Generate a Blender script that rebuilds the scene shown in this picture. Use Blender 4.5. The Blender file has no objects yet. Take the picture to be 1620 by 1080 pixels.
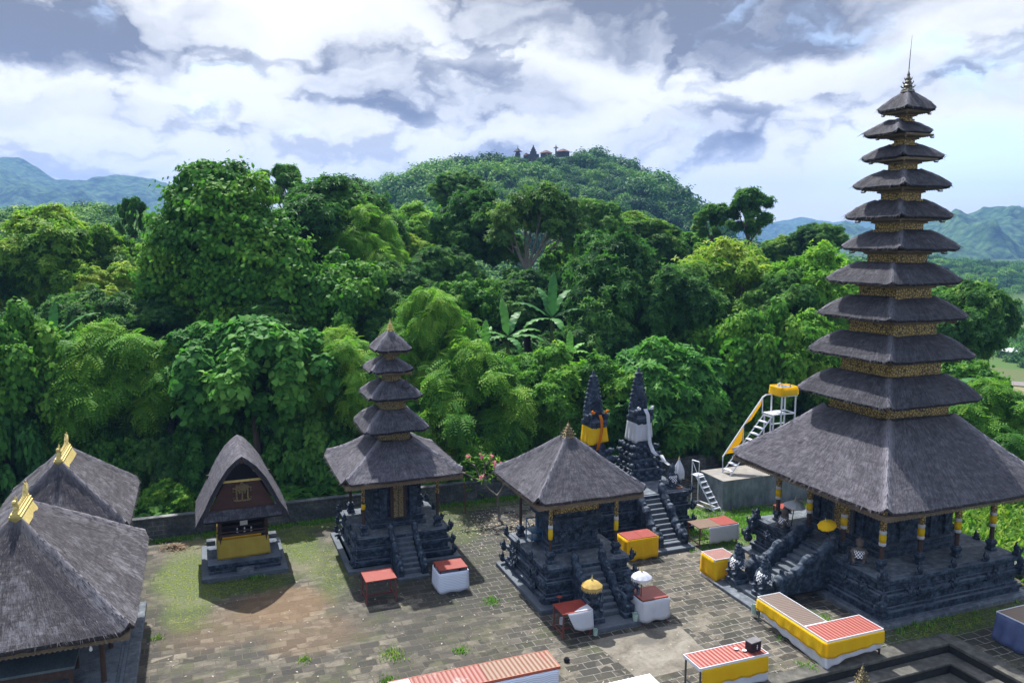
import bpy, math, random
import numpy as np
from mathutils import Vector, Matrix, noise as mnoise
R_ = math.radians
rnd = random.Random(7)
C = bpy.context.scene
COL = C.collection

# ------------------------------------------------------------------ camera, light, sky
CAMH, FPX, PITCH = 13.0, 1270.0, 7.4
TEMPLE = R_(21.4)                       # the temple walls are turned this much against the view
cam_d = bpy.data.cameras.new('camera'); cam = bpy.data.objects.new('camera', cam_d); COL.objects.link(cam)
cam_d.sensor_width = 36.0; cam_d.lens = FPX / 1620 * 36.0
cam_d.clip_start = 0.1; cam_d.clip_end = 20000
cam.location = (0, 0, CAMH)
cam.matrix_world = Matrix.Translation((0, 0, CAMH)) @ Matrix.Rotation(R_(90 - PITCH), 4, 'X') @ Matrix.Rotation(R_(0.19), 4, 'Z')
C.camera = cam
C.view_settings.view_transform = 'Standard'; C.view_settings.look = 'None'
C.view_settings.exposure = 1.15; C.view_settings.gamma = 1.0
C.cycles.max_bounces = 6; C.cycles.diffuse_bounces = 4; C.cycles.glossy_bounces = 2
C.cycles.transmission_bounces = 4; C.cycles.volume_bounces = 0
C.cycles.caustics_reflective = False; C.cycles.caustics_refractive = False

SUN_AZ, SUN_EL = -22.0, 58.0            # azimuth from +Y towards +X
sd = bpy.data.lights.new('sun', 'SUN'); sun = bpy.data.objects.new('sun', sd); COL.objects.link(sun)
sd.energy = 3.9; sd.angle = R_(0.6); sd.color = (1.0, 0.975, 0.93)
sdir = Vector((math.sin(R_(SUN_AZ)) * math.cos(R_(SUN_EL)), math.cos(R_(SUN_AZ)) * math.cos(R_(SUN_EL)), math.sin(R_(SUN_EL))))
sun.rotation_euler = sdir.to_track_quat('Z', 'Y').to_euler(); sun.location = (0, 0, 60)

# ---- small node toolkit
class NT:
    def __init__(s, tree): s.t = tree; s.t.nodes.clear()
    def n(s, typ, **kw):
        nd = s.t.nodes.new(typ)
        for k, v in kw.items():
            if k.startswith('_'): setattr(nd, k[1:], v)
            else:
                nd.inputs[int(k[1:]) if k[0] == 'i' and k[1:].isdigit() else k.replace('__', ' ')].default_value = v
        return nd
    def l(s, a, b): s.t.links.new(a, b)
    def math(s, op, a, b=None, c=None, clamp=False):
        nd = s.t.nodes.new('ShaderNodeMath'); nd.operation = op; nd.use_clamp = clamp
        for i, x in enumerate((a, b, c)):
            if x is None: continue
            if isinstance(x, (int, float)): nd.inputs[i].default_value = x
            else: s.l(x, nd.inputs[i])
        return nd.outputs[0]
    def mix(s, fac, a, b, mode='MIX'):
        nd = s.t.nodes.new('ShaderNodeMix'); nd.data_type = 'RGBA'; nd.blend_type = mode; nd.clamp_factor = True
        for i, x in ((0, fac), (6, a), (7, b)):
            if isinstance(x, (int, float)): nd.inputs[i].default_value = x
            elif isinstance(x, (tuple, list)): nd.inputs[i].default_value = (*x, 1) if len(x) == 3 else x
            else: s.l(x, nd.inputs[i])
        return nd.outputs[2]
    def sstep(s, x, lo, hi):
        nd = s.t.nodes.new('ShaderNodeMapRange'); nd.interpolation_type = 'SMOOTHSTEP'; nd.clamp = True
        s.l(x, nd.inputs[0]); nd.inputs[1].default_value = lo; nd.inputs[2].default_value = hi
        return nd.outputs[0]
    def noise(s, vec, scale, detail=4, rough=.55, dist=0.0, dim='3D'):
        nd = s.t.nodes.new('ShaderNodeTexNoise'); nd.noise_dimensions = dim; nd.inputs['Scale'].default_value = scale
        nd.inputs['Detail'].default_value = detail; nd.inputs['Roughness'].default_value = rough
        nd.inputs['Distortion'].default_value = dist
        if vec is not None: s.l(vec, nd.inputs['Vector'])
        return nd.outputs['Fac']
    def mapping(s, vec, loc=(0, 0, 0), rot=(0, 0, 0), sc=(1, 1, 1)):
        nd = s.t.nodes.new('ShaderNodeMapping'); s.l(vec, nd.inputs[0])
        nd.inputs[1].default_value = loc; nd.inputs[2].default_value = rot; nd.inputs[3].default_value = sc
        return nd.outputs[0]
    def ramp(s, fac, stops):
        nd = s.t.nodes.new('ShaderNodeValToRGB'); cr = nd.color_ramp
        while len(cr.elements) > 1: cr.elements.remove(cr.elements[-1])
        cr.elements[0].position = stops[0][0]; cr.elements[0].color = (*stops[0][1], 1)
        for p, c in stops[1:]:
            e = cr.elements.new(p); e.color = (*c, 1)
        s.l(fac, nd.inputs[0]); return nd.outputs[0]

w = bpy.data.worlds.new('World'); C.world = w; w.use_nodes = True
N = NT(w.node_tree)
sky = N.n('ShaderNodeTexSky', _sky_type='NISHITA', _sun_disc=False)
sky.sun_elevation = R_(SUN_EL); sky.sun_rotation = R_(SUN_AZ); sky.air_density = 1.0; sky.dust_density = 1.5; sky.ozone_density = 1.5
tc = N.n('ShaderNodeTexCoord').outputs['Generated']
sep = N.n('ShaderNodeSeparateXYZ'); N.l(tc, sep.inputs[0])
dx, dy, dz = sep.outputs
az = N.math('ARCTAN2', dx, dy); el = N.math('ARCSINE', dz)
cmb = N.n('ShaderNodeCombineXYZ'); N.l(az, cmb.inputs[0]); N.l(N.math('MULTIPLY', el, 1.55), cmb.inputs[1])
sp = cmb.outputs[0]
wn = N.n('ShaderNodeTexNoise', _noise_dimensions='2D', Scale=6.0, Detail=6.0, Roughness=.58); N.l(sp, wn.inputs['Vector'])
wv = N.n('ShaderNodeVectorMath', _operation='SUBTRACT'); N.l(wn.outputs['Color'], wv.inputs[0]); wv.inputs[1].default_value = (.5, .5, .5)
ws = N.n('ShaderNodeVectorMath', _operation='SCALE'); N.l(wv.outputs[0], ws.inputs[0]); ws.inputs['Scale'].default_value = .17
wa = N.n('ShaderNodeVectorMath', _operation='ADD'); N.l(sp, wa.inputs[0]); N.l(ws.outputs[0], wa.inputs[1])
wsp = wa.outputs[0]
# grey cloud bases: (azimuth, elevation, half width, half height, weight)
BASES = [(.205, .270, .27, .055, 1.35), (.30, .222, .13, .030, 1.2), (.07, .285, .13, .04, 1.1), (-.50, .215, .16, .036, .95), (-.42, .20, .07, .03, .7),
         (-.17, .185, .08, .055, .62), (-.03, .165, .12, .035, .55), (.23, .12, .12, .03, .45), (.55, .265, .12, .06, .4),
         (-.50, .130, .12, .014, .35), (-.30, .11, .06, .016, .3), (.50, .16, .16, .03, .35), (-.16, .29, .05, .02, .4), (.05, .10, .10, .02, .4)]
g = None
for a, e, wa_, wh_, wt in BASES:
    m = N.mapping(wsp, loc=(-a / wa_, -e / wh_, 0), sc=(1 / wa_, 1 / (wh_ * 1.55), 0))
    ln = N.n('ShaderNodeVectorMath', _operation='LENGTH'); N.l(m, ln.inputs[0])
    v = N.math('MULTIPLY', N.math('SUBTRACT', 1.0, N.sstep(ln.outputs['Value'], .35, 1.5)), wt)
    g = v if g is None else N.math('MAXIMUM', g, v)
vor = N.n('ShaderNodeTexVoronoi', _voronoi_dimensions='2D', _feature='SMOOTH_F1', Scale=8.5, Detail=2.0, Roughness=.55, Lacunarity=2.2, Smoothness=.6); vor.normalize = True; N.l(N.mapping(wsp, sc=(1, 1.5, 1)), vor.inputs['Vector'])
puff = N.sstep(vor.outputs['Distance'], .12, .55)          # 0 on a puff, 1 between puffs
fine = N.math('ADD', N.math('MULTIPLY', N.noise(wsp, 9.0, 7, .58, dim='2D'), .6), N.math('MULTIPLY', puff, .4))
big = N.noise(wsp, 3.3, 4, .6, dim='2D')
grey = N.math('ADD', N.math('MULTIPLY', g, N.math('ADD', .15, N.math('MULTIPLY', fine, 1.5))),
              N.math('MULTIPLY', N.sstep(N.math('ADD', N.math('MULTIPLY', big, .5), N.math('MULTIPLY', fine, .5)), .47, .61), .50), clamp=True)
cloudcol = N.ramp(grey, [(0.0, (4.6, 4.6, 4.45)), (.18, (4.1, 4.12, 4.02)), (.42, (3.05, 3.1, 3.12)), (.7, (1.9, 1.96, 2.08)), (1.0, (.95, 1.0, 1.12))])
# open blue: low on the right, and a few small holes
hm = N.mapping(wsp, loc=(-.57 / .20, -.055 / .06, 0), sc=(1 / .20, 1 / (.06 * 1.55), 0))
hl = N.n('ShaderNodeVectorMath', _operation='LENGTH'); N.l(hm, hl.inputs[0])
hole = N.math('SUBTRACT', 1.0, N.sstep(hl.outputs['Value'], .55, 1.25))
holes = N.math('MAXIMUM', hole, N.math('MULTIPLY', N.sstep(N.noise(wsp, 4.6, 4, .6, dim='2D'), .60, .76), .6))
cover = N.math('SUBTRACT', 1.0, N.math('MULTIPLY', holes, N.math('SUBTRACT', 1.0, N.math('MULTIPLY', N.sstep(fine, .52, .66), .8))))
# the sheet of cloud is broken overhead and behind, so the day keeps its contrast
up = N.sstep(el, .42, .9)
cover = N.math('MULTIPLY', cover, N.math('SUBTRACT', 1.0, N.math('MULTIPLY', up, .75)))
back = N.sstep(dy, .35, -.25)
cover = N.math('MULTIPLY', cover, N.math('SUBTRACT', 1.0, N.math('MULTIPLY', back, .6)))
lift = N.math('ADD', 1.0, N.math('MULTIPLY', N.sstep(el, .36, .8), 1.4))     # high clouds above the view brightened to add fill light
cl2 = N.n('ShaderNodeVectorMath', _operation='SCALE'); N.l(cloudcol, cl2.inputs[0]); N.l(lift, cl2.inputs['Scale'])
skyc = N.mix(cover, sky.outputs[0], cl2.outputs[0])
bg = N.n('ShaderNodeBackground', Strength=0.118); N.l(skyc, bg.inputs[0])
wo = N.n('ShaderNodeOutputWorld'); N.l(bg.outputs[0], wo.inputs[0])

# ------------------------------------------------------------------ placing helpers
def xy(u, v):
    return (u * math.cos(TEMPLE) - v * math.sin(TEMPLE), u * math.sin(TEMPLE) + v * math.cos(TEMPLE))
def uv_(X, Y):
    return (X * math.cos(TEMPLE) + Y * math.sin(TEMPLE), -X * math.sin(TEMPLE) + Y * math.cos(TEMPLE))
_P, _Rr = R_(PITCH), R_(-.19)
def at(px, py, Y):
    """the point of the place seen at (px, py) of the photograph, Y metres away"""
    a, b = px - 810, py - 540
    x = (a * math.cos(_Rr) + b * math.sin(_Rr)) / FPX; y = (-a * math.sin(_Rr) + b * math.cos(_Rr)) / FPX
    d = (x, math.cos(_P) - y * math.sin(_P), -math.sin(_P) - y * math.cos(_P))
    t = Y / d[1]
    return d[0] * t, Y, CAMH + d[2] * t

# ------------------------------------------------------------------ mesh builder
class MB:
    def __init__(s): s.v = []; s.f = []; s.mi = []; s.uv = []; s.M = Matrix.Identity(4); s.has_uv = False
    def add(s, vs, fs, mi=0, uvs=None):
        o = len(s.v); M = s.M
        for p in vs:
            q = M @ Vector(p); s.v.append((q.x, q.y, q.z))
        for k, f in enumerate(fs):
            s.f.append(tuple(i + o for i in f)); s.mi.append(mi)
            if uvs is not None: s.uv.append([uvs[i] for i in f] if not isinstance(uvs[0], list) else uvs[k]); s.has_uv = True
            else: s.uv.append([(0, 0)] * len(f))
        return s
    def box(s, c, sz, mi=0, rz=0.0, taper=1.0):
        x, y, z = sz[0] / 2, sz[1] / 2, sz[2] / 2; t = taper
        pts = [(-x, -y, -z), (x, -y, -z), (x, y, -z), (-x, y, -z), (-x * t, -y * t, z), (x * t, -y * t, z), (x * t, y * t, z), (-x * t, y * t, z)]
        cs, sn = math.cos(rz), math.sin(rz)
        pts = [(c[0] + p[0] * cs - p[1] * sn, c[1] + p[0] * sn + p[1] * cs, c[2] + p[2]) for p in pts]
        return s.add(pts, [(0, 3, 2, 1), (4, 5, 6, 7), (0, 1, 5, 4), (1, 2, 6, 5), (2, 3, 7, 6), (3, 0, 4, 7)], mi)
    def b2(s, x0, x1, y0, y1, z0, z1, mi=0):
        return s.box(((x0 + x1) / 2, (y0 + y1) / 2, (z0 + z1) / 2), (x1 - x0, y1 - y0, z1 - z0), mi)
    def tube(s, pts, rads, n=8, mi=0, cap=True):
        pts = [Vector(p) for p in pts]
        if isinstance(rads, (int, float)): rads = [rads] * len(pts)
        V = []; F = []
        up = Vector((0, 0, 1))
        for i, p in enumerate(pts):
            d = (pts[min(i + 1, len(pts) - 1)] - pts[max(i - 1, 0)]).normalized()
            a = d.cross(up)
            if a.length < 1e-3: a = d.cross(Vector((0, 1, 0)))
            a.normalize(); b = d.cross(a)
            for k in range(n):
                t = 2 * math.pi * k / n
                V.append(p + (a * math.cos(t) + b * math.sin(t)) * rads[i])
        for i in range(len(pts) - 1):
            for k in range(n):
                k2 = (k + 1) % n
                F.append((i * n + k, i * n + k2, (i + 1) * n + k2, (i + 1) * n + k))
        if cap:
            F.append(tuple(range(n))); F.append(tuple((len(pts) - 1) * n + k for k in reversed(range(n))))
        return s.add(V, F, mi)
    def bar(s, p, q, w, mi=0):
        return s.tube([p, q], w * .7071, 4, mi)
    def lathe(s, prof, n=16, c=(0, 0, 0), mi=0):
        V = []; F = []
        for r, z in prof:
            for k in range(n):
                t = 2 * math.pi * k / n
                V.append((c[0] + r * math.cos(t), c[1] + r * math.sin(t), c[2] + z))
        for i in range(len(prof) - 1):
            for k in range(n):
                k2 = (k + 1) % n
                F.append((i * n + k, i * n + k2, (i + 1) * n + k2, (i + 1) * n + k))
        F.append(tuple(reversed(range(n)))); F.append(tuple((len(prof) - 1) * n + k for k in range(n)))
        return s.add(V, F, mi)
    def blob(s, c, r, mi=0, n=10, m=7, rot=None):
        V = []; F = []
        rr = (r, r, r) if isinstance(r, (int, float)) else r
        for j in range(m + 1):
            ph = math.pi * j / m
            for k in range(n):
                t = 2 * math.pi * k / n
                p = Vector((rr[0] * math.sin(ph) * math.cos(t), rr[1] * math.sin(ph) * math.sin(t), rr[2] * math.cos(ph)))
                if rot is not None: p = rot @ p
                V.append((c[0] + p.x, c[1] + p.y, c[2] + p.z))
        for j in range(m):
            for k in range(n):
                k2 = (k + 1) % n
                F.append((j * n + k, (j + 1) * n + k, (j + 1) * n + k2, j * n + k2))
        return s.add(V, F, mi)
    def build(s, name, mats, parent=None, smooth=False, bevel=0, remesh=0, loc=None, rz=None, solid=0):
        me = bpy.data.meshes.new(name); me.from_pydata(s.v, [], s.f)
        if not isinstance(mats, (list, tuple)): mats = [mats]
        for m in mats: me.materials.append(m)
        me.polygons.foreach_set('material_index', s.mi)
        if smooth: me.polygons.foreach_set('use_smooth', [True] * len(s.f))
        if s.has_uv:
            l = me.uv_layers.new(name='UVMap'); flat = [c for f in s.uv for p in f for c in p]
            l.data.foreach_set('uv', flat)
        me.update()
        o = bpy.data.objects.new(name, me); COL.objects.link(o)
        if parent is not None: o.parent = parent
        if loc is not None: o.location = loc
        if rz is not None: o.rotation_euler = (0, 0, rz)
        if remesh:
            md = o.modifiers.new('remesh', 'REMESH'); md.mode = 'VOXEL'; md.voxel_size = remesh; md.use_smooth_shade = True
        if bevel:
            md = o.modifiers.new('bevel', 'BEVEL'); md.width = bevel; md.segments = 1; md.limit_method = 'ANGLE'; md.angle_limit = R_(40)
        if solid:
            md = o.modifiers.new('solid', 'SOLIDIFY'); md.thickness = solid; md.offset = 0
        return o

def tag(o, label=None, cat=None, group=None, kind=None):
    if label: o['label'] = label
    if cat: o['category'] = cat
    if group: o['group'] = group
    if kind: o['kind'] = kind
    return o
def thing(name, label, cat, u=None, v=None, z=0.0, rz=0.0, group=None, loc=None):
    o = bpy.data.objects.new(name, None); COL.objects.link(o); o.empty_display_size = .2
    if loc is None: X, Y = xy(u, v); o.location = (X, Y, z); o.rotation_euler = (0, 0, TEMPLE + rz)
    else: o.location = loc; o.rotation_euler = (0, 0, rz)
    return tag(o, label, cat, group)
def part_copy(o, parent, loc=None, rz=None, scale=None):
    c = o.copy(); COL.objects.link(c); c.parent = parent
    if loc is not None: c.location = loc
    if rz is not None: c.rotation_euler = (0, 0, rz)
    if scale is not None: c.scale = scale if isinstance(scale, (tuple, list)) else (scale,) * 3
    return c
def copy_tree(o, parent=None):
    kids = list(o.children); c = o.copy(); COL.objects.link(c); c.parent = parent
    for ch in kids: copy_tree(ch, c)
    return c

# ------------------------------------------------------------------ materials
MATS = {}
def newmat(name):
    m = bpy.data.materials.new(name); m.use_nodes = True; n = NT(m.node_tree)
    out = n.n('ShaderNodeOutputMaterial'); b = n.n('ShaderNodeBsdfPrincipled')
    n.l(b.outputs[0], out.inputs[0]); MATS[name] = m
    return m, n, b, out
def bump(n, b, h, strength, dist=.02):
    nd = n.n('ShaderNodeBump', Strength=strength, Distance=dist); n.l(h, nd.inputs['Height']); n.l(nd.outputs[0], b.inputs['Normal'])
def speckled(name, stops, scale=6, rough=.85, bscale=30, bstr=.4, big=.7, metal=0.0, detail=6, spec=.3, stretch=(1, 1, 1)):
    m, n, b, _ = newmat(name)
    oc = n.mapping(n.n('ShaderNodeTexCoord').outputs['Object'], sc=stretch)
    f = n.math('ADD', n.math('MULTIPLY', n.noise(oc, scale, detail, .65), .65), n.math('MULTIPLY', n.noise(oc, big, 3), .35))
    n.l(n.ramp(f, stops), b.inputs['Base Color'])
    b.inputs['Roughness'].default_value = rough; b.inputs['Metallic'].default_value = metal
    b.inputs['Specular IOR Level'].default_value = spec
    bump(n, b, n.noise(oc, bscale, 4, .6), bstr)
    return m

# black lava stone with courses, moss, worn ledges and upward faces painted paler as if lit
def lava(name, k=1.0, course=True):
    m, n, b, _ = newmat(name)
    tcn = n.n('ShaderNodeTexCoord'); oc = tcn.outputs['Object']
    f = n.noise(oc, 5, 7, .7); f2 = n.noise(oc, 1.1, 4, .6); f3 = n.noise(oc, 26, 3, .6)
    c = n.ramp(f, [(.3, (.0065 * k, .0095 * k, .016 * k)), (.47, (.020 * k, .032 * k, .053 * k)), (.67, (.078 * k, .107 * k, .155 * k))])
    geo = n.n('ShaderNodeNewGeometry'); sp_ = n.n('ShaderNodeSeparateXYZ'); n.l(geo.outputs['Normal'], sp_.inputs[0])
    ledge = n.math('MULTIPLY', n.sstep(sp_.outputs[2], .6, .95), n.sstep(n.math('ADD', n.math('MULTIPLY', f2, .6), n.math('MULTIPLY', f3, .4)), .34, .6))
    c = n.mix(n.math('MULTIPLY', ledge, .82), c, (.165 * k, .19 * k, .22 * k))
    c = n.mix(n.math('MULTIPLY', n.sstep(n.noise(oc, 2.2, 5, .7), .60, .74), .5), c, (.035, .05, .02))
    if not course:      # worn pale arrises and lichen specks
        c = n.mix(n.math('MULTIPLY', n.sstep(geo.outputs['Pointiness'], .52, .62), .55), c, (.12 * k, .135 * k, .15 * k))
    c = n.mix(n.math('MULTIPLY', n.sstep(n.noise(oc, 17, 3, .6), .66, .74), .6), c, (.19 * k, .20 * k, .19 * k))
    n.l(c, b.inputs['Base Color']); b.inputs['Roughness'].default_value = .8; b.inputs['Specular IOR Level'].default_value = .25
    h = n.math('ADD', n.math('MULTIPLY', f3, .5), n.math('MULTIPLY', f, .9))
    if course:
        sz = n.n('ShaderNodeSeparateXYZ'); n.l(oc, sz.inputs[0])
        cb = n.n('ShaderNodeCombineXYZ'); n.l(n.math('ADD', sz.outputs[0], sz.outputs[1]), cb.inputs[0]); n.l(sz.outputs[2], cb.inputs[1])
        br = n.n('ShaderNodeTexBrick', Scale=1.0, **{'Mortar__Size': .012, 'Brick__Width': .34, 'Row__Height': .115}); n.l(cb.outputs[0], br.inputs['Vector'])
        h = n.math('SUBTRACT', h, n.math('MULTIPLY', br.outputs['Fac'], .8))
    bump(n, b, h, .9, .035)
    return m
STONE = lava('black_lava_stone'); CARVE = lava('carved_lava_stone', .9, False)
DARKSTEP = lava('worn_lit_step_stone', 1.0, False)  # lit treads over darker risers are painted in by face direction
PALESTEP = speckled('worn_landing_stone', [(.3, (.036, .043, .052)), (.5, (.10, .115, .135)), (.72, (.24, .265, .29))], 4, bscale=30, bstr=.4)

def thatch(name, dark, mid, pale, lich=.35, lc=(.2, .195, .215)):
    m, n, b, _ = newmat(name)
    t = n.n('ShaderNodeTexCoord'); u = t.outputs['UV']; oc = t.outputs['Object']
    wob = n.noise(oc, 2.5, 3)
    mu = n.mapping(u, sc=(13, 2.2, 1)); fib = n.noise(mu, 1.0, 6, .75, .5)
    mu2 = n.mapping(u, sc=(40, 6, 1)); fib2 = n.noise(mu2, 1.0, 3, .7)
    mu3 = n.mapping(u, sc=(1.1, 5.5, 1)); lay = n.noise(mu3, 1.0, 4, .6)
    patch = n.noise(oc, .9, 5, .65)
    mott = n.noise(n.mapping(u, sc=(3.6, 4.4, 1)), 1.0, 5, .68, .4)
    f = n.math('ADD', n.math('MULTIPLY', fib, .34), n.math('ADD', n.math('MULTIPLY', fib2, .24), n.math('ADD', n.math('MULTIPLY', lay, .16), n.math('MULTIPLY', mott, .26))))
    c = n.ramp(f, [(.38, dark), (.49, mid), (.61, pale)])
    li = n.sstep(n.math('ADD', n.math('MULTIPLY', patch, .5), n.math('ADD', n.math('MULTIPLY', fib, .25), n.math('MULTIPLY', mott, .25))), .47, .62)
    c = n.mix(n.math('MULTIPLY', li, lich), c, lc)
    c = n.mix(n.math('MULTIPLY', n.sstep(n.noise(oc, 1.7, 3), .58, .72), .35), c, tuple(x * .55 for x in mid))
    hp = n.n('ShaderNodeAttribute', _attribute_name='hip').outputs['Fac']; st = n.n('ShaderNodeAttribute', _attribute_name='stain').outputs['Fac']
    c = n.mix(n.math('MULTIPLY', n.math('MULTIPLY', hp, n.math('ADD', .45, fib)), .8), c, tuple(x * 1.75 for x in pale))
    c = n.mix(n.math('MULTIPLY', n.sstep(n.math('ADD', st, n.math('MULTIPLY', n.math('SUBTRACT', patch, .5), 1.2)), .35, .9), .75), c, tuple(x * 1.1 for x in (dark[0], dark[1] * 1.05, dark[2] * 1.35)))
    n.l(c, b.inputs['Base Color']); b.inputs['Roughness'].default_value = .85; b.inputs['Specular IOR Level'].default_value = .35
    h = n.math('ADD', n.math('MULTIPLY', fib, 1.0), n.math('ADD', n.math('MULTIPLY', fib2, .5), n.math('MULTIPLY', lay, .9)))
    bump(n, b, h, 1.0, .05)
    return m
TH_T = thatch('black_palm_fibre_thatch', (.011, .011, .015), (.034, .033, .042), (.10, .097, .115), .3, (.115, .112, .13))
TH_M = thatch('grey_palm_fibre_thatch', (.015, .0145, .020), (.047, .045, .056), (.128, .122, .142), .4, (.15, .145, .165))
TH_P = thatch('weathered_palm_fibre_thatch', (.019, .018, .024), (.058, .055, .068), (.148, .14, .162), .45, (.165, .158, .18))
TH_L = thatch('old_lichened_thatch', (.016, .0145, .018), (.046, .041, .047), (.13, .122, .135), .7, (.195, .188, .208))
LIPP = speckled('lower_thatch_edge', [(.3, (.02, .018, .02)), (.6, (.06, .054, .058)), (.8, (.12, .11, .11))], 16, bscale=50, bstr=.9)
LIP = speckled('thatch_edge', [(.3, (.006, .006, .008)), (.6, (.02, .02, .026)), (.8, (.045, .043, .052))], 20, bscale=60, bstr=.8)

def goldcarve(name, g1, g2, d, sc=15.0, metal=.35):
    m, n, b, _ = newmat(name)
    oc = n.n('ShaderNodeTexCoord').outputs['Object']
    vo = n.n('ShaderNodeTexVoronoi', Scale=sc, _feature='DISTANCE_TO_EDGE'); n.l(oc, vo.inputs['Vector'])
    ns = n.noise(oc, sc * 2.2, 5, .7, 1.5)
    f = n.math('ADD', n.math('MULTIPLY', vo.outputs[0], 1.1), n.math('MULTIPLY', ns, .8))
    mask = n.sstep(f, .44, .60)
    c = n.mix(mask, d, n.mix(n.noise(oc, 3, 3), g1, g2))
    n.l(c, b.inputs['Base Color']); b.inputs['Roughness'].default_value = .5
    n.l(n.math('MULTIPLY', mask, metal), b.inputs['Metallic'])
    bump(n, b, f, 1.0, .05)
    return m
GOLDC = goldcarve('gilded_carving', (.60, .43, .13), (.36, .24, .07), (.035, .022, .012), 9.5, .08)
GOLDP = goldcarve('pale_gilded_carving', (.52, .42, .2), (.3, .22, .1), (.05, .038, .026), 18)
GOLD = speckled('gold_leaf', [(.3, (.40, .30, .08)), (.6, (.62, .50, .20)), (.8, (.74, .64, .36))], 9, .45, 30, .3, metal=.2)
TARNISH = speckled('tarnished_metal', [(.3, (.07, .065, .055)), (.6, (.16, .145, .115)), (.8, (.27, .24, .18))], 12, .5, 30, .3, metal=.4)
WOODF = speckled('eave_wood', [(.3, (.07, .05, .032)), (.55, (.16, .12, .08)), (.75, (.28, .22, .15))], 8, .75, 30, .5, stretch=(1, 1, 4))
WOODD = speckled('dark_wood', [(.3, (.022, .014, .011)), (.55, (.05, .03, .024)), (.75, (.085, .055, .045))], 10, .6, 30, .3)
REDWOOD = speckled('red_brown_boards', [(.3, (.03, .014, .012)), (.55, (.062, .028, .023)), (.75, (.1, .05, .04))], 6, .6, 24, .4, stretch=(1, 1, 6))

def cloth(name, c, c2, rough=.8):
    m, n, b, out = newmat(name)
    oc = n.n('ShaderNodeTexCoord').outputs['Object']
    n.l(n.ramp(n.noise(oc, 2.5, 5, .6), [(.32, c2), (.62, c)]), b.inputs['Base Color']); b.inputs['Roughness'].default_value = rough
    b.inputs['Specular IOR Level'].default_value = .2
    bump(n, b, n.noise(n.mapping(oc, sc=(6, 6, 1.2)), 2.0, 3), .5, .05)
    tr = n.n('ShaderNodeBsdfTranslucent'); tr.inputs[0].default_value = (*c, 1)
    mx = n.n('ShaderNodeMixShader', Fac=.45); n.l(b.outputs[0], mx.inputs[1]); n.l(tr.outputs[0], mx.inputs[2]); n.l(mx.outputs[0], out.inputs[0])
    return m
YEL = cloth('yellow_cloth', (.95, .68, .02), (.92, .56, .010)); YELP = cloth('faded_yellow_cloth', (.62, .48, .10), (.5, .36, .06))
ORG = cloth('orange_cloth', (.75, .26, .01), (.6, .18, .01))
WHT = cloth('white_cloth', (.78, .79, .84), (.66, .68, .76)); BLU = cloth('blue_tarpaulin', (.17, .21, .38), (.10, .13, .28), .5)
LGOLD = cloth('straw_gold_cloth', (.74, .56, .2), (.6, .42, .12))
def poleng(name):
    m, n, b, _ = newmat(name)
    oc = n.n('ShaderNodeTexCoord').outputs['Object']
    s_ = n.n('ShaderNodeSeparateXYZ'); n.l(oc, s_.inputs[0])
    a = n.math('ARCTAN2', s_.outputs[0], s_.outputs[1])
    cb = n.n('ShaderNodeCombineXYZ'); n.l(n.math('MULTIPLY', a, 4.14), cb.inputs[0]); n.l(n.math('MULTIPLY', s_.outputs[2], 17.0), cb.inputs[1]); cb.inputs[2].default_value = .5
    ch = n.n('ShaderNodeTexChecker', Scale=1.0, Color1=(.7, .7, .74, 1), Color2=(.02, .025, .045, 1)); n.l(cb.outputs[0], ch.inputs[0])
    n.l(ch.outputs[0], b.inputs['Base Color']); b.inputs['Roughness'].default_value = .8
    return m
CHECK = poleng('checkered_cloth')
def paint(name, c, wear=(.2, .12, .08), amt=.25, rough=.45, sc=7):
    m, n, b, _ = newmat(name)
    oc = n.n('ShaderNodeTexCoord').outputs['Object']
    f = n.sstep(n.noise(oc, sc, 6, .7), .56, .70)
    c1 = n.mix(n.noise(oc, 2.0, 3), c, tuple(x * .78 for x in c))
    n.l(n.mix(n.math('MULTIPLY', f, amt), c1, wear), b.inputs['Base Color']); b.inputs['Roughness'].default_value = rough
    bump(n, b, n.noise(oc, 40, 3), .15, .01)
    return m
REDP = paint('faded_red_paint', (.25, .034, .022), (.34, .12, .09), .6)
REDF = paint('dull_red_frame', (.16, .035, .035), (.08, .04, .03), .5)
WHTP = paint('white_paint', (.72, .74, .8), (.4, .36, .3), .4)
BLUP = paint('blue_paint', (.035, .10, .20), (.1, .1, .1), .4)
GREYM = paint('grey_metal', (.10, .105, .115), (.16, .1, .06), .5)
RUSTP = paint('bare_rusty_sheet', (.16, .10, .065), (.24, .17, .13), .6)
def corr(name, c1, c2, axis=0, freq=46.0, patch=None):
    m, n, b, _ = newmat(name)
    oc = n.n('ShaderNodeTexCoord').outputs['Object']
    s_ = n.n('ShaderNodeSeparateXYZ'); n.l(oc, s_.inputs[0])
    wv_ = n.math('SINE', n.math('MULTIPLY', s_.outputs[axis], freq))
    f = n.sstep(n.math('ADD', wv_, n.math('MULTIPLY', n.math('SUBTRACT', n.noise(oc, 5, 4), .5), 1.4)), -.4, .5)
    c = n.mix(f, c1, c2)
    if patch: c = n.mix(n.math('MULTIPLY', n.sstep(n.noise(oc, 1.6, 4, .7), .52, .66), .8), c, patch)
    n.l(c, b.inputs['Base Color']); b.inputs['Roughness'].default_value = .5
    bump(n, b, wv_, .6, .012)
    return m
CORR_R = corr('red_corrugated_sheet', (.215, .032, .022), (.27, .068, .05))
CORR_Y = corr('rust_striped_sheet', (.155, .062, .034), (.19, .115, .072), 0, 46, (.19, .052, .028))
CORR_P = corr('patched_red_sheet', (.185, .036, .024), (.225, .085, .065), 0, 46, (.33, .29, .27))
CORR_B = corr('brown_corrugated_sheet', (.12, .085, .068), (.17, .13, .108), 1, 60)
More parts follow.
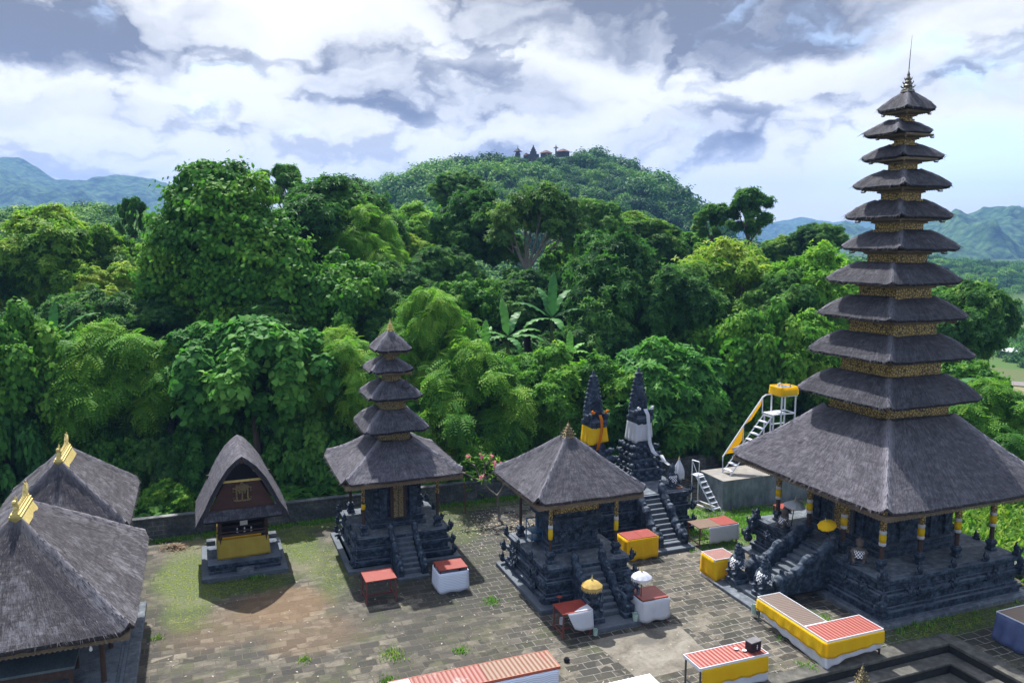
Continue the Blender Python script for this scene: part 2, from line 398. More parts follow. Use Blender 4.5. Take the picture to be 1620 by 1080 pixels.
CORR_W = corr('white_corrugated_sheet', (.50, .52, .56), (.74, .76, .80))
def wavy(name):
    m, n, b, _ = newmat(name)
    oc = n.n('ShaderNodeTexCoord').outputs['Object']
    s_ = n.n('ShaderNodeSeparateXYZ'); n.l(oc, s_.inputs[0])
    hx = n.math('ADD', s_.outputs[0], s_.outputs[1])
    wob = n.math('ADD', n.math('MULTIPLY', n.math('SINE', n.math('MULTIPLY', hx, 11.0)), .012), n.math('MULTIPLY', n.noise(oc, 3, 2), .04))
    l_ = n.math('SINE', n.math('MULTIPLY', n.math('ADD', s_.outputs[2], wob), 105.0))
    n.l(n.mix(n.sstep(l_, .2, .9), (.72, .74, .83), (.44, .49, .66)), b.inputs['Base Color']); b.inputs['Roughness'].default_value = .6
    bump(n, b, l_, .25, .01)
    return m
WAVY = wavy('white_ribbed_sheet')
CONC = speckled('weathered_concrete', [(.3, (.075, .09, .10)), (.5, (.165, .185, .20)), (.72, (.30, .325, .34))], 3, .85, 25, .3, big=1.2, stretch=(1, 1, .5))
CONCT = speckled('concrete_top', [(.3, (.16, .15, .135)), (.6, (.26, .24, .215)), (.8, (.33, .31, .28))], 3, .85, 25, .2)

# ------------------------------------------------------------------ leaves
def leafmat(name, c_lo, c_mid, c_hi, transl=.34, rough=.6, vary=.3, patchy=False):
    m, n, b, out = newmat(name)
    at_ = n.n('ShaderNodeAttribute', _attribute_name='tint'); oi = n.n('ShaderNodeObjectInfo')
    f = n.math('ADD', at_.outputs['Fac'], n.math('MULTIPLY', n.math('SUBTRACT', oi.outputs['Random'], .5), vary), clamp=True)
    if patchy:          # stands of lighter and darker kinds over the hill
        pn = n.noise(oi.outputs['Location'], .022, 4, .6)
        f = n.math('ADD', f, n.math('MULTIPLY', n.math('SUBTRACT', pn, .5), 2.6), clamp=True)
    c = n.ramp(f, [(.0, c_lo), (.5, c_mid), (1.0, c_hi)])
    n.l(c, b.inputs['Base Color']); b.inputs['Roughness'].default_value = rough; b.inputs['Specular IOR Level'].default_value = .16
    tr = n.n('ShaderNodeBsdfTranslucent'); n.l(n.mix(.5, c, (.75, 1.0, .25), 'MULTIPLY'), tr.inputs[0])
    mx = n.n('ShaderNodeMixShader', Fac=transl); n.l(b.outputs[0], mx.inputs[1]); n.l(tr.outputs[0], mx.inputs[2]); n.l(mx.outputs[0], out.inputs[0])
    return m
LF_MANGO = leafmat('mango_leaves', (.030, .095, .026), (.076, .205, .042), (.21, .37, .08), .44)
LF_LIGHT = leafmat('light_green_leaves', (.054, .17, .026), (.145, .345, .036), (.34, .50, .065), .48)
LF_BIG = leafmat('big_leaf_green', (.036, .13, .032), (.085, .265, .046), (.19, .40, .07), .46)
LF_VINE = leafmat('vine_leaves', (.032, .12, .020), (.088, .25, .030), (.22, .40, .05), .46)
LF_YEL = leafmat('yellow_green_leaves', (.052, .15, .022), (.145, .30, .036), (.40, .48, .065), .48)
LF_OLIVE = leafmat('olive_leaves', (.042, .10, .026), (.085, .19, .042), (.17, .29, .06), .42)
LF_BAN = leafmat('banana_leaf', (.030, .12, .035), (.065, .21, .05), (.17, .40, .07), .38, .45)
LF_FAR = leafmat('far_forest_leaves', (.016, .075, .014), (.055, .18, .026), (.19, .36, .05), .28, .6, .9, True)
BARK = speckled('bark', [(.3, (.04, .034, .028)), (.55, (.10, .085, .07)), (.75, (.2, .18, .15))], 8, .9, 30, .7, stretch=(1, 1, .25))
PALEBARK = speckled('pale_bark', [(.3, (.09, .08, .065)), (.55, (.18, .165, .135)), (.75, (.28, .26, .22))], 8, .9, 30, .5, stretch=(1, 1, .3))
PINK = cloth('pink_petals', (.88, .34, .44), (.8, .2, .32))

def t_leaf(L, W, fold=.12, droop=.15):
    V = np.array([(0, 0, 0), (L * .45, W / 2, fold * W), (L, 0, -droop * L), (L * .45, -W / 2, fold * W)], float)
    return V, np.array([(0, 1, 2), (0, 2, 3)])
def t_whorl(k, L, W, tilt=.35):
    VV = []; FF = []
    for i in range(k):
        a = 2 * math.pi * (i + .15 * (i % 2)) / k; V, F = t_leaf(L * (.8 + .2 * (i % 3) / 2), W)
        V = V @ np.array([[math.cos(tilt), 0, math.sin(tilt)], [0, 1, 0], [-math.sin(tilt), 0, math.cos(tilt)]]) if i % 2 else V
        r = np.array([[math.cos(a), math.sin(a), 0], [-math.sin(a), math.cos(a), 0], [0, 0, 1]])
        FF.append(F + len(VV) * 4); VV.append(V @ r)
    return np.vstack(VV), np.vstack(FF)
def t_frond(L, n, lw):
    VV = []; FF = []; k = 0
    for i in range(n):
        t = (i + .6) / n; x = L * t; z = -.35 * L * t * t; ll = L * .34 * (1 - .55 * abs(t - .45))
        for sgn in (-1, 1):
            d = np.array([.45, sgn * .85, -.18]); d /= np.linalg.norm(d); p = np.array([x, 0, z]); q = np.array([.85, -.45 * sgn, 0])
            VV += [p, p + d * ll * .5 + q * lw, p + d * ll, p + d * ll * .5 - q * lw]; FF += [(k, k + 1, k + 2), (k, k + 2, k + 3)]; k += 4
    return np.array(VV), np.array(FF)
def t_heart(L, W):
    V = np.array([(0, 0, 0), (.12 * L, W * .42, .05 * L), (.5 * L, W * .5, .04 * L), (L, 0, -.22 * L), (.5 * L, -W * .5, .04 * L), (.12 * L, -W * .42, .05 * L), (.5 * L, 0, -.04 * L)], float)
    return V, np.array([(0, 1, 6), (1, 2, 6), (2, 3, 6), (3, 4, 6), (4, 5, 6), (5, 0, 6)])

def np_mesh(name, V, F, mat, tint=None, smooth=False):
    me = bpy.data.meshes.new(name); nf = len(F); k = F.shape[1]
    me.vertices.add(len(V)); me.vertices.foreach_set('co', V.astype(np.float32).ravel())
    me.loops.add(nf * k); me.loops.foreach_set('vertex_index', F.astype(np.int32).ravel())
    me.polygons.add(nf); me.polygons.foreach_set('loop_start', np.arange(0, nf * k, k, dtype=np.int32))
    me.polygons.foreach_set('loop_total', np.full(nf, k, dtype=np.int32))
    if smooth: me.polygons.foreach_set('use_smooth', np.ones(nf, bool))
    if tint is not None:
        a = me.attributes.new('tint', 'FLOAT', 'FACE'); a.data.foreach_set('value', tint.astype(np.float32))
    me.materials.append(mat); me.update(calc_edges=True)
    return me
def nrm(a): return a / np.maximum(np.linalg.norm(a, axis=1, keepdims=True), 1e-6)
def scatter(tmpl, P, Nn, rs, size=(.8, 1.25), droop=.25, tint=None):
    V, F = tmpl; n = len(P)
    z = nrm(Nn); r = rs.normal(size=(n, 3)); r[:, 2] -= droop * 2
    x = nrm(r - z * np.sum(r * z, 1, keepdims=True)); y = np.cross(z, x)
    s = rs.uniform(*size, size=(n, 1, 1))
    W = (V[None, :, 0:1] * x[:, None, :] + V[None, :, 1:2] * y[:, None, :] + V[None, :, 2:3] * z[:, None, :]) * s + P[:, None, :]
    FF = F[None] + (np.arange(n) * len(V))[:, None, None]
    tt = rs.normal(.45, .17, size=n) if tint is None else tint
    return W.reshape(-1, 3), FF.reshape(-1, F.shape[1]), np.repeat(np.clip(tt, 0, 1), len(F))
def lump_points(lumps, n, rs, upbias=.25, inner=.72, flat=1.0):
    L = np.array([l[:3] for l in lumps], float); Rr = np.array([l[3] for l in lumps], float)
    k = rs.choice(len(L), size=n * 2, p=Rr ** 2 / np.sum(Rr ** 2))
    d = rs.normal(size=(n * 2, 3)); d[:, 2] += upbias; d = nrm(d)
    ph = rs.uniform(0, 6.28, (len(L), 4))[k]
    ns = .20 * np.sin(5.1 * d[:, 0] + ph[:, 0]) * np.sin(4.3 * d[:, 1] + ph[:, 1]) + .19 * np.sin(7.9 * d[:, 2] + 3.1 * d[:, 0] + ph[:, 2]) + .13 * np.sin(12.7 * d[:, 1] + 9.0 * d[:, 2] + ph[:, 3])
    rad = Rr[k] * (1 + ns - np.abs(rs.normal(0, .17, size=n * 2))) * rs.uniform(.85, 1.12, size=n * 2)
    spr = rs.uniform(size=n * 2) < .11; rad = np.where(spr, rad * rs.uniform(1.05, 1.5, size=n * 2), rad)
    off = d * rad[:, None]; off[:, 2] *= flat
    P = L[k] + off
    keep = np.ones(n * 2, bool)
    for c, r in zip(L, Rr):
        q = (P - c); q[:, 2] /= flat
        keep &= np.linalg.norm(q, axis=1) > r * inner
    P = P[keep][:n]; d = d[keep][:n]; k = k[keep][:n]
    return P, d, k
def make_lumps(rs, R, H, n, lo=.22, hi=.40, top=.7):
    out = []; f1, f2, f3 = rs.uniform(0, 6.28, 3)
    for i in range(n):
        a = i * 2.39996 + rs.uniform(-.6, .6); t = (i + .5) / n; inside = rs.uniform() < .14
        zz = 1 - 1.72 * t ** 1.05
        sh = 1 + .20 * math.sin(2 * a + f1) + .17 * math.sin(3 * a + f2 + 2.5 * zz) + .10 * math.sin(5 * a + f3 - 3 * zz)
        rr = math.sqrt(max(.0, 1 - zz * zz)); k = rs.uniform(.62, .92) * sh if not inside else rs.uniform(.1, .5)
        lr = R * rs.uniform(lo, hi) * (1.0 if zz > -.2 else .85)
        out.append((R * k * rr * math.cos(a) * rs.uniform(.85, 1.15), R * k * rr * math.sin(a) * rs.uniform(.85, 1.15), H * (.48 + .38 * zz * rs.uniform(.75, 1.15) * (.75 + .25 * sh)), lr))
    return out
KIND = {}
def crown_kind(key, R, H, nl, nleaf, tmpl, mat, seed, upbias=.35, nup=.55, lo=.22, hi=.38, droop=.25, flat=.85, size=(.7, 1.35), lumps=None, tip_light=.28, inner=.74):
    rs = np.random.RandomState(seed)
    lumps = lumps if lumps is not None else make_lumps(rs, R, H, nl, lo, hi)
    P, d, k = lump_points(lumps, nleaf, rs, upbias, inner, flat)
    Nn = d * .7 + np.array([0, 0, nup]) + rs.normal(0, .33, size=P.shape)
    lt = rs.normal(0, .15, size=len(lumps))
    zz = (P[:, 2] - P[:, 2].min()) / np.ptp(P[:, 2])
    tint = rs.normal(.42, .13, size=len(P)) + lt[k] + tip_light * np.clip(d[:, 2], 0, 1) * (rs.uniform(size=len(P)) < .35)  # upward leaves paler: young tips, and highlights painted into the tint
    V, F, T = scatter(tmpl, P, Nn, rs, size, droop, tint)
    me = np_mesh(key + '_crown', V, F, mat, T)
    KIND[key] = dict(me=me, R=float(np.percentile(np.hypot(P[:, 0], P[:, 1]), 93)), H=float(np.percentile(P[:, 2], 99.3)), z0=float(np.percentile(P[:, 2], 2)), lumps=lumps)
    return me

# ------------------------------------------------------------------ the setting
def sm(x, a, b):
    t = min(1, max(0, (x - a) / (b - a))); return t * t * (3 - 2 * t)
def ground_h(X, Y):
    u, v = uv_(X, Y)
    d = max(v - 36.6, u - 29.0, -14 - u, -6 - v)
    if d < 0: return -1.7 + 1.5 * sm(d, -2.2, 0)
    q = X / max(Y, 1.0)
    right = sm(q, .36, .50)
    l = -.2 + 3.4 * sm(d, 0, 45) - 11 * sm(d, 70, 240)
    r = -.35 - 10.5 * sm(d, 2, 105) - 3 * sm(d, 150, 420)
    h = l * (1 - right) + r * right
    h += .5 * mnoise.noise(Vector((X * .06, Y * .06, 3))) * sm(d, 2, 20)
    return h
def ground_mat():
    m, n, b, _ = newmat('undergrowth_ground')
    oc = n.n('ShaderNodeTexCoord').outputs['Object']
    f = n.noise(oc, .45, 6, .65); g2 = n.noise(oc, 3.0, 5, .7)
    c = n.ramp(n.math('ADD', n.math('MULTIPLY', f, .6), n.math('MULTIPLY', g2, .4)), [(.35, (.022, .02, .014)), (.5, (.035, .06, .018)), (.65, (.06, .12, .03))])
    # fields on the valley floor
    sx = n.n('ShaderNodeSeparateXYZ'); n.l(oc, sx.inputs[0])
    far = n.math('MULTIPLY', n.sstep(sx.outputs[1], 105, 135), n.math('SUBTRACT', 1.0, n.sstep(sx.outputs[1], 340, 400)))
    vo = n.n('ShaderNodeTexVoronoi', Scale=.055, _feature='F1'); n.l(n.mapping(oc, sc=(1, .45, 1)), vo.inputs['Vector'])
    sc_ = n.n('ShaderNodeSeparateColor'); n.l(vo.outputs['Color'], sc_.inputs[0])
    fld = n.ramp(sc_.outputs[0], [(0, (.045, .095, .025)), (.3, (.07, .12, .032)), (.55, (.035, .08, .02)), (.8, (.09, .11, .045)), (1, (.055, .105, .028))])
    n.l(n.mix(far, c, fld), b.inputs['Base Color']); b.inputs['Roughness'].default_value = .95; b.inputs['Specular IOR Level'].default_value = .1
    bump(n, b, g2, .6, .08)
    return m
def grid_mesh(name, xs_of, ys, zf, mat, kind='structure', smooth=True):
    V = []; F = []; nx = None
    for Y in ys:
        row = xs_of(Y); nx = len(row)
        for X in row: V.append((X, Y, zf(X, Y)))
    for j in range(len(ys) - 1):
        for i in range(nx - 1):
            F.append((j * nx + i, j * nx + i + 1, (j + 1) * nx + i + 1, (j + 1) * nx + i))
    me = np_mesh(name, np.array(V, float), np.array(F), mat, smooth=smooth)
    o = bpy.data.objects.new(name, me); COL.objects.link(o)
    if kind: o['kind'] = kind
    return o
ys = list(np.arange(-30, 72, 1.15)) + list(np.geomspace(73, 5200, 70))
tq = np.linspace(-1, 1, 120)
grid_mesh('ground', lambda Y: tq * (48 + max(0, Y - 30) * 1.15), ys, ground_h, ground_mat())

def interp(tab, x):
    if x <= tab[0][0]: return tab[0][1]
    for (a, b), (c, d) in zip(tab, tab[1:]):
        if x <= c: return b + (d - b) * (x - a) / (c - a)
    return tab[-1][1]
def forestmat(name, lo, mid, hi, sc=.12, patch=None):
    m, n, b, _ = newmat(name)
    oc = n.n('ShaderNodeTexCoord').outputs['Object']
    vo = n.n('ShaderNodeTexVoronoi', Scale=sc, _feature='F1'); n.l(oc, vo.inputs['Vector'])
    f = n.math('ADD', n.math('MULTIPLY', n.math('SUBTRACT', 1.0, vo.outputs['Distance']), .35), n.math('ADD', n.math('MULTIPLY', n.noise(oc, sc * .3, 6, .65), .4), n.math('MULTIPLY', n.noise(oc, sc * 3, 3), .3)))
    c = n.ramp(f, [(.38, lo), (.52, mid), (.68, hi)])
    n.l(c, b.inputs['Base Color']); b.inputs['Roughness'].default_value = .95; b.inputs['Specular IOR Level'].default_value = .1
    bump(n, b, n.math('SUBTRACT', n.noise(oc, sc * .8, 5, .7), n.math('MULTIPLY', vo.outputs['Distance'], .8)), 1.0, 2.5 / (sc * 8))
    return m
HILLM = forestmat('hill_ground', (.02, .045, .014), (.04, .085, .024), (.075, .13, .035))
def prof_hill(tab, Yc, drop):
    pts = [((px - 810) / FPX * Yc, CAMH + (375 - py) / FPX * Yc - drop) for px, py in tab]
    return lambda X: interp(pts, X)
HP = prof_hill([(330, 392), (440, 350), (500, 322), (545, 300), (580, 292), (640, 284), (690, 272), (740, 262), (800, 252), (860, 248), (905, 246), (950, 256), (1000, 276), (1040, 308), (1068, 342), (1100, 372), (1150, 400)], 360, 0)
def hill_h(X, Y):
    t = 1 - abs(Y - 365) / (165 if Y < 365 else 150); t = max(0, t)
    g = math.sin(min(1, t) * math.pi / 2) ** .9
    base = -14
    return base + (HP(X * 360 / (330 + .083 * Y)) - 5.6 - base) * g + 2.4 * mnoise.noise(Vector((X * .02, Y * .02, 1))) * g
grid_mesh('hill', lambda Y: np.linspace(-150, 130, 90), np.linspace(200, 520, 80), hill_h, HILLM)
def lowl_h(X, Y):
    t = max(0, 1 - abs(Y - 185) / 75); p = interp([(-170, 13), (-130, 14.5), (-112, 16), (-95, 15.5), (-80, 13), (-60, 7), (-30, -6)], X)
    return -12 + (p + 12) * math.sin(t * math.pi / 2) + 1.2 * mnoise.noise(Vector((X * .03, Y * .03, 5)))
grid_mesh('hill', lambda Y: np.linspace(-210, -20, 60), np.linspace(110, 262, 40), lowl_h, HILLM)
def lowr_h(X, Y):
    t = max(0, 1 - abs(Y - 470) / 95); p = interp([(60, -12), (130, -6), (190, -3), (235, -1), (270, -4), (330, -7), (420, -3)], X)
    return -20 + (p + 20) * math.sin(t * math.pi / 2) + 1.5 * mnoise.noise(Vector((X * .02, Y * .02, 9)))
grid_mesh('hill', lambda Y: np.linspace(50, 480, 80), np.linspace(375, 565, 40), lowr_h, HILLM)
MTM = forestmat('mountain_forest', (.016, .046, .016), (.036, .088, .027), (.075, .135, .04), .075)
def mountain(tab, Yc, depth, amp, x0, x1, seed):
    pts = [((px - 810) / FPX * Yc, CAMH + (375 - py) / FPX * Yc) for px, py in tab]
    def hf(X, Y):
        t = (Y - Yc) / depth; g = max(0, 1 - abs(t)) ** 1.15
        p = Vector((X / (depth * .55) + seed, Y / (depth * .8), seed))
        rg = sum((.55 ** k) * (1 - 2 * abs(mnoise.noise(p * (1.9 ** k)))) for k in range(6)) - .8
        fine_ = mnoise.noise(Vector((X * .03, Y * .03, seed))) * amp * .07 + mnoise.noise(Vector((X * .011, Y * .011, seed))) * amp * .12
        base = -60
        return base + (interp(pts, X) - base) * g + rg * amp * (g * (1 - g) * 4.2 + .07) + fine_
    return grid_mesh('mountain', lambda Y: np.linspace(x0, x1, 420), np.linspace(Yc - depth, Yc + depth * .3, 170), hf, MTM)
mountain([(-500, 270), (-200, 262), (-60, 254), (0, 256), (45, 257), (72, 268), (100, 286), (130, 294), (165, 293), (200, 283), (232, 291), (265, 302), (320, 322), (400, 345), (480, 365)], 2100, 900, 75, -2700, -350, 2.3)
mountain([(1040, 372), (1150, 362), (1222, 349), (1262, 343), (1300, 351), (1345, 350), (1385, 347), (1420, 351), (1470, 353), (1540, 352), (1700, 350), (1900, 356)], 3000, 1000, 60, 300, 3000, 7.7)
mountain([(1330, 395), (1400, 380), (1450, 366), (1490, 351), (1525, 339), (1570, 341), (1620, 347), (1680, 342), (1760, 352), (1900, 366), (2050, 380)], 1500, 640, 60, 480, 1650, 12.1)

# valley road with its pale verge, a strip following the ground
def strip(name, pts, width, mat, lift):
    V = []; F = []
    for i, (X, Y) in enumerate(pts):
        a = Vector(pts[max(i - 1, 0)]); b_ = Vector(pts[min(i + 1, len(pts) - 1)]); d = (b_ - a).normalized(); nn = Vector((-d.y, d.x))
        for s_ in (-.5, .5):
            x, y = X + nn.x * width * s_, Y + nn.y * width * s_; V.append((x, y, ground_h(x, y) + lift))
        if i: F.append((2 * i - 2, 2 * i - 1, 2 * i + 1, 2 * i))
    o = bpy.data.objects.new(name, np_mesh(name, np.array(V), np.array(F), mat)); COL.objects.link(o); o['kind'] = 'structure'
    return o
ROADM = speckled('road_surface', [(.3, (.13, .115, .11)), (.7, (.2, .175, .17))], 1.5)
SOIL = speckled('dry_soil', [(.3, (.13, .12, .05)), (.7, (.21, .18, .09))], 1.5)
rpts = [(56 + i * 2.9, 133 - i * 1.05 + .4 * math.sin(i)) for i in range(18)]
strip('road', rpts, 7.0, ROADM, .7)
strip('field', [(x - 1.5, y - 11) for x, y in rpts], 15.0, SOIL, .5)

# courtyard paving with the stepped pit cut out of it
PITU0, PITU1, PITV0, PITV1 = 12.0, 22.2, 6.0, 17.7
def paving_mat():
    m, n, b, _ = newmat('stone_paving')
    oc = n.n('ShaderNodeTexCoord').outputs['Object']
    wob = n.n('ShaderNodeTexNoise', Scale=1.3, Detail=2.0); n.l(oc, wob.inputs['Vector'])
    wsub = n.n('ShaderNodeVectorMath', _operation='SUBTRACT'); n.l(wob.outputs['Color'], wsub.inputs[0]); wsub.inputs[1].default_value = (.5, .5, .5)
    wsc = n.n('ShaderNodeVectorMath', _operation='SCALE'); n.l(wsub.outputs[0], wsc.inputs[0]); wsc.inputs['Scale'].default_value = .13
    wadd = n.n('ShaderNodeVectorMath', _operation='ADD'); n.l(oc, wadd.inputs[0]); n.l(wsc.outputs[0], wadd.inputs[1])
    br = n.n('ShaderNodeTexBrick', Scale=1.0, Color1=(0, 0, 0, 1), Color2=(1, 1, 1, 1), Mortar=(.5, .5, .5, 1), **{'Mortar__Size': .017, 'Mortar__Smooth': .3, 'Brick__Width': .62, 'Row__Height': .36})
    n.l(wadd.outputs[0], br.inputs['Vector'])
    br2 = n.n('ShaderNodeTexBrick', Scale=1.0, Color1=(0, 0, 0, 1), Color2=(1, 1, 1, 1), Mortar=(.5, .5, .5, 1), offset=.5, **{'Mortar__Size': .02, 'Mortar__Smooth': .3, 'Brick__Width': .46, 'Row__Height': .36}) if False else n.n('ShaderNodeTexBrick', Scale=1.0, Color1=(0, 0, 0, 1), Color2=(1, 1, 1, 1), Mortar=(.5, .5, .5, 1), **{'Mortar__Size': .02, 'Mortar__Smooth': .3, 'Brick__Width': .41, 'Row__Height': .36})
    n.l(wadd.outputs[0], br2.inputs['Vector'])
    swap = n.sstep(n.noise(oc, .8, 2), .50, .53)
    brc = n.mix(swap, br.outputs['Color'], br2.outputs['Color']); brf = n.math('ADD', n.math('MULTIPLY', br.outputs['Fac'], n.math('SUBTRACT', 1.0, swap)), n.math('MULTIPLY', br2.outputs['Fac'], swap))
    sx = n.n('ShaderNodeSeparateXYZ'); n.l(oc, sx.inputs[0]); u, v = sx.outputs[0], sx.outputs[1]
    n1 = n.noise(oc, .55, 5, .65); n2 = n.noise(oc, 3.5, 6, .7); n3 = n.noise(oc, 14, 5, .7); n4 = n.noise(oc, .17, 3)
    tint = n.math('ADD', n.math('MULTIPLY', brc, .46), n.math('ADD', n.math('MULTIPLY', n2, .34), n.math('MULTIPLY', n3, .36)))
    stone = n.ramp(tint, [(.30, (.016, .0145, .012)), (.49, (.048, .042, .032)), (.63, (.088, .076, .057)), (.84, (.19, .165, .125))])
    def blob(cu, cv, ru, rv, lo=1.12, hi=.62, ns=.9):
        a = n.math('MULTIPLY', n.math('SUBTRACT', u, cu), 1 / ru); b_ = n.math('MULTIPLY', n.math('SUBTRACT', v, cv), 1 / rv)
        d = n.math('SQRT', n.math('ADD', n.math('MULTIPLY', a, a), n.math('MULTIPLY', b_, b_)))
        d = n.math('ADD', d, n.math('MULTIPLY', n.math('SUBTRACT', n.math('ADD', n.math('MULTIPLY', n1, .3), n.math('ADD', n.math('MULTIPLY', n2, .4), n.math('MULTIPLY', n3, .3))), .5), ns * 3.4))
        return n.math('SUBTRACT', 1.0, n.sstep(d, hi, lo))
    def mx(*a):
        r = a[0]
        for x in a[1:]: r = n.math('MAXIMUM', r, x)
        return r
    # long worn dark and pale areas
    n5 = n.noise(n.mapping(oc, sc=(.8, 1.9, 1)), 1.0, 6, .72, .6)
    c = n.mix(n.math('MULTIPLY', n.sstep(n1, .46, .60), .55), stone, (.034, .032, .027))
    c = n.mix(n.math('MULTIPLY', n.sstep(n5, .47, .60), .72), c, (.028, .027, .022))
    c = n.mix(n.math('MULTIPLY', n.sstep(n.math('ADD', n.math('MULTIPLY', n4, .5), n.math('MULTIPLY', n2, .5)), .54, .66), .40), c, (.15, .138, .112))
    # black algae between the towers and round the plinths, mixed with painted upper-tier shade
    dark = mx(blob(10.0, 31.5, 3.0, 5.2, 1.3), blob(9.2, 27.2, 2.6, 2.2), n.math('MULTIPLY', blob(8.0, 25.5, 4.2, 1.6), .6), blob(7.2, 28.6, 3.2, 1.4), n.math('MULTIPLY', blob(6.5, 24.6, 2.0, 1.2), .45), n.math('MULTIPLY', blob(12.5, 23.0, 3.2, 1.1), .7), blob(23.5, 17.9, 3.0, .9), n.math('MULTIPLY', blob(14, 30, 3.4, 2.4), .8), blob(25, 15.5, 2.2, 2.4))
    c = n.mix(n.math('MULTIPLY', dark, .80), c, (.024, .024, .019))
    c = n.mix(n.math('MULTIPLY', n.math('MULTIPLY', n.sstep(n.math('ADD', n.math('MULTIPLY', n.noise(oc, .9, 4, .7), .6), n.math('MULTIPLY', n3, .4)), .50, .62), n.math('SUBTRACT', 1.0, n.math('MULTIPLY', n.sstep(u, 9, 15), .6))), .65), c, (.042, .055, .012))
    # pale joints; darker, earthy ones to the left
    joint = n.math('MULTIPLY', brf, n.sstep(n.math('ADD', n.math('MULTIPLY', n2, .55), n.math('MULTIPLY', n1, .45)), .36, .54))
    jr = n.sstep(u, 6.5, 12.5)
    c = n.mix(n.math('MULTIPLY', joint, .85), c, n.mix(jr, (.085, .072, .052), (.24, .23, .205)))
    # orange-brown earth stain and sandy wash
    ob = mx(blob(2.2, 28.2, 2.1, 1.7), n.math('MULTIPLY', blob(3.0, 25.8, 2.0, 1.6), .55), n.math('MULTIPLY', blob(.5, 27.4, 2.2, 1.8), .5))
    c = n.mix(n.math('MULTIPLY', ob, .62), c, n.mix(n2, (.095, .05, .021), (.21, .13, .065)))
    c = n.mix(n.math('MULTIPLY', mx(blob(-.6, 33.6, 1.2, 2.6), blob(-.9, 30.4, 1.0, 1.6), blob(3.6, 32.0, .8, 1.6)), .75), c, n.mix(n3, (.09, .085, .045), (.21, .19, .12)))
    # moss
    ms = mx(blob(.9, 30.5, 2.2, 1.0, 1.25), blob(-.9, 32.2, 1.3, 2.6, 1.25), n.math('MULTIPLY', blob(-.8, 29.2, 1.0, 2.2), .8), blob(3.6, 34.0, 1.0, 2.8), n.math('MULTIPLY', blob(4.3, 31.0, .9, 3.5), .65), n.math('MULTIPLY', blob(10.2, 33.6, 1.6, 2.4), .5),
            blob(23.6, 18.6, 4.2, .75), blob(19.0, 20.6, 1.2, .8), blob(26.0, 16.8, 2.6, 1.0), n.math('MULTIPLY', blob(19.5, 17.95, 2.4, .35), .6), n.math('MULTIPLY', blob(7.5, 35.8, 9, .8), .8))
    mcol = n.mix(n.math('MULTIPLY', n.sstep(n3, .40, .62), 1.0), (.020, .045, .006), n.mix(n.sstep(n2, .45, .6), (.065, .12, .008), (.165, .19, .015)))
    c = n.mix(n.math('MULTIPLY', ms, n.math('ADD', .5, n.math('MULTIPLY', n.sstep(n2, .38, .58), .5))), c, mcol)
    # lawn beside the concrete platform
    c = n.mix(n.math('MULTIPLY', mx(blob(23.5, 29.0, 3.0, 1.9), blob(21.0, 31.4, 1.4, 2.0), blob(20.6, 27.6, 1.2, 1.0)), .9), c, n.mix(n.sstep(n3, .4, .6), (.04, .085, .016), (.13, .19, .045)))
    n.l(c, b.inputs['Base Color'])
    n.l(n.math('ADD', .62, n.math('MULTIPLY', n2, .3)), b.inputs['Roughness']); b.inputs['Specular IOR Level'].default_value = .3
    h = n.math('SUBTRACT', n.math('ADD', n.math('MULTIPLY', n3, .45), n.math('ADD', n.math('MULTIPLY', brc, .25), n.math('MULTIPLY', n2, .5))), n.math('MULTIPLY', brf, .75))
    bump(n, b, h, .75, .03)
    return m
mb = MB(); us = [-13.5, PITU0, PITU1, 29.2]; vs_ = [-6, PITV0, PITV1, 36.6]
for i in range(3):
    for j in range(3):
        if i == 1 and j == 1: continue
        mb.add([(us[i], vs_[j], 0), (us[i + 1], vs_[j], 0), (us[i + 1], vs_[j + 1], 0), (us[i], vs_[j + 1], 0)], [(0, 1, 2, 3)])
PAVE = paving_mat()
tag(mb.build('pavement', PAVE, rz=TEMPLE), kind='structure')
# the pit: a flat rim and two steps down to a dark floor
KERBM = speckled('pit_step_stone', [(.3, (.030, .029, .026)), (.5, (.075, .072, .062)), (.72, (.16, .152, .13))], 3.5, .8, 25, .5, big=1.0)
RISERM = speckled('shaded_riser_stone', [(.3, (.010, .011, .011)), (.55, (.024, .025, .024)), (.75, (.05, .05, .046))], 5, .85, 25, .5)  # darker copy of the step stone, painting the shade on the risers
PITFL = speckled('pit_floor_brick', [(.3, (.022, .016, .015)), (.55, (.048, .033, .029)), (.75, (.09, .063, .053))], 4, .8, 25, .4)
def pit_ring(mb, o0, o1, z0, z1):
    u0, u1, v1, v0 = PITU0, PITU1, PITV1, PITV0         # a ring from o0 to o1 metres inside the pit edge
    mb.b2(u1 - o1, u1 - o0, v0, v1 - o0, z0, z1); mb.b2(u0 + o0, u0 + o1, v0, v1 - o0, z0, z1); mb.b2(u0 + o1, u1 - o1, v1 - o1, v1 - o0, z0, z1)
mb = MB(); pit_ring(mb, -.5, .05, -.06, .045)
for a, z in ((.0, -.26), (.55, -.56)): pit_ring(mb, a + .06, a + .60, z - .08, z)
tag(mb.build('pit_steps', KERBM, rz=TEMPLE, bevel=.015), kind='structure')
mb = MB(); pit_ring(mb, -.02, .0, -1.1, -.062); pit_ring(mb, .001, .552, -1.1, -.345); pit_ring(mb, .553, 1.10, -1.1, -.645)
tag(mb.build('pit_risers', RISERM, rz=TEMPLE), kind='structure')
mb = MB(); mb.b2(PITU0 + .9, PITU1 - .9, PITV0, PITV1 - .9, -1.2, -.86)
tag(mb.build('pit_floor', PITFL, rz=TEMPLE), kind='structure')
SLAB = None
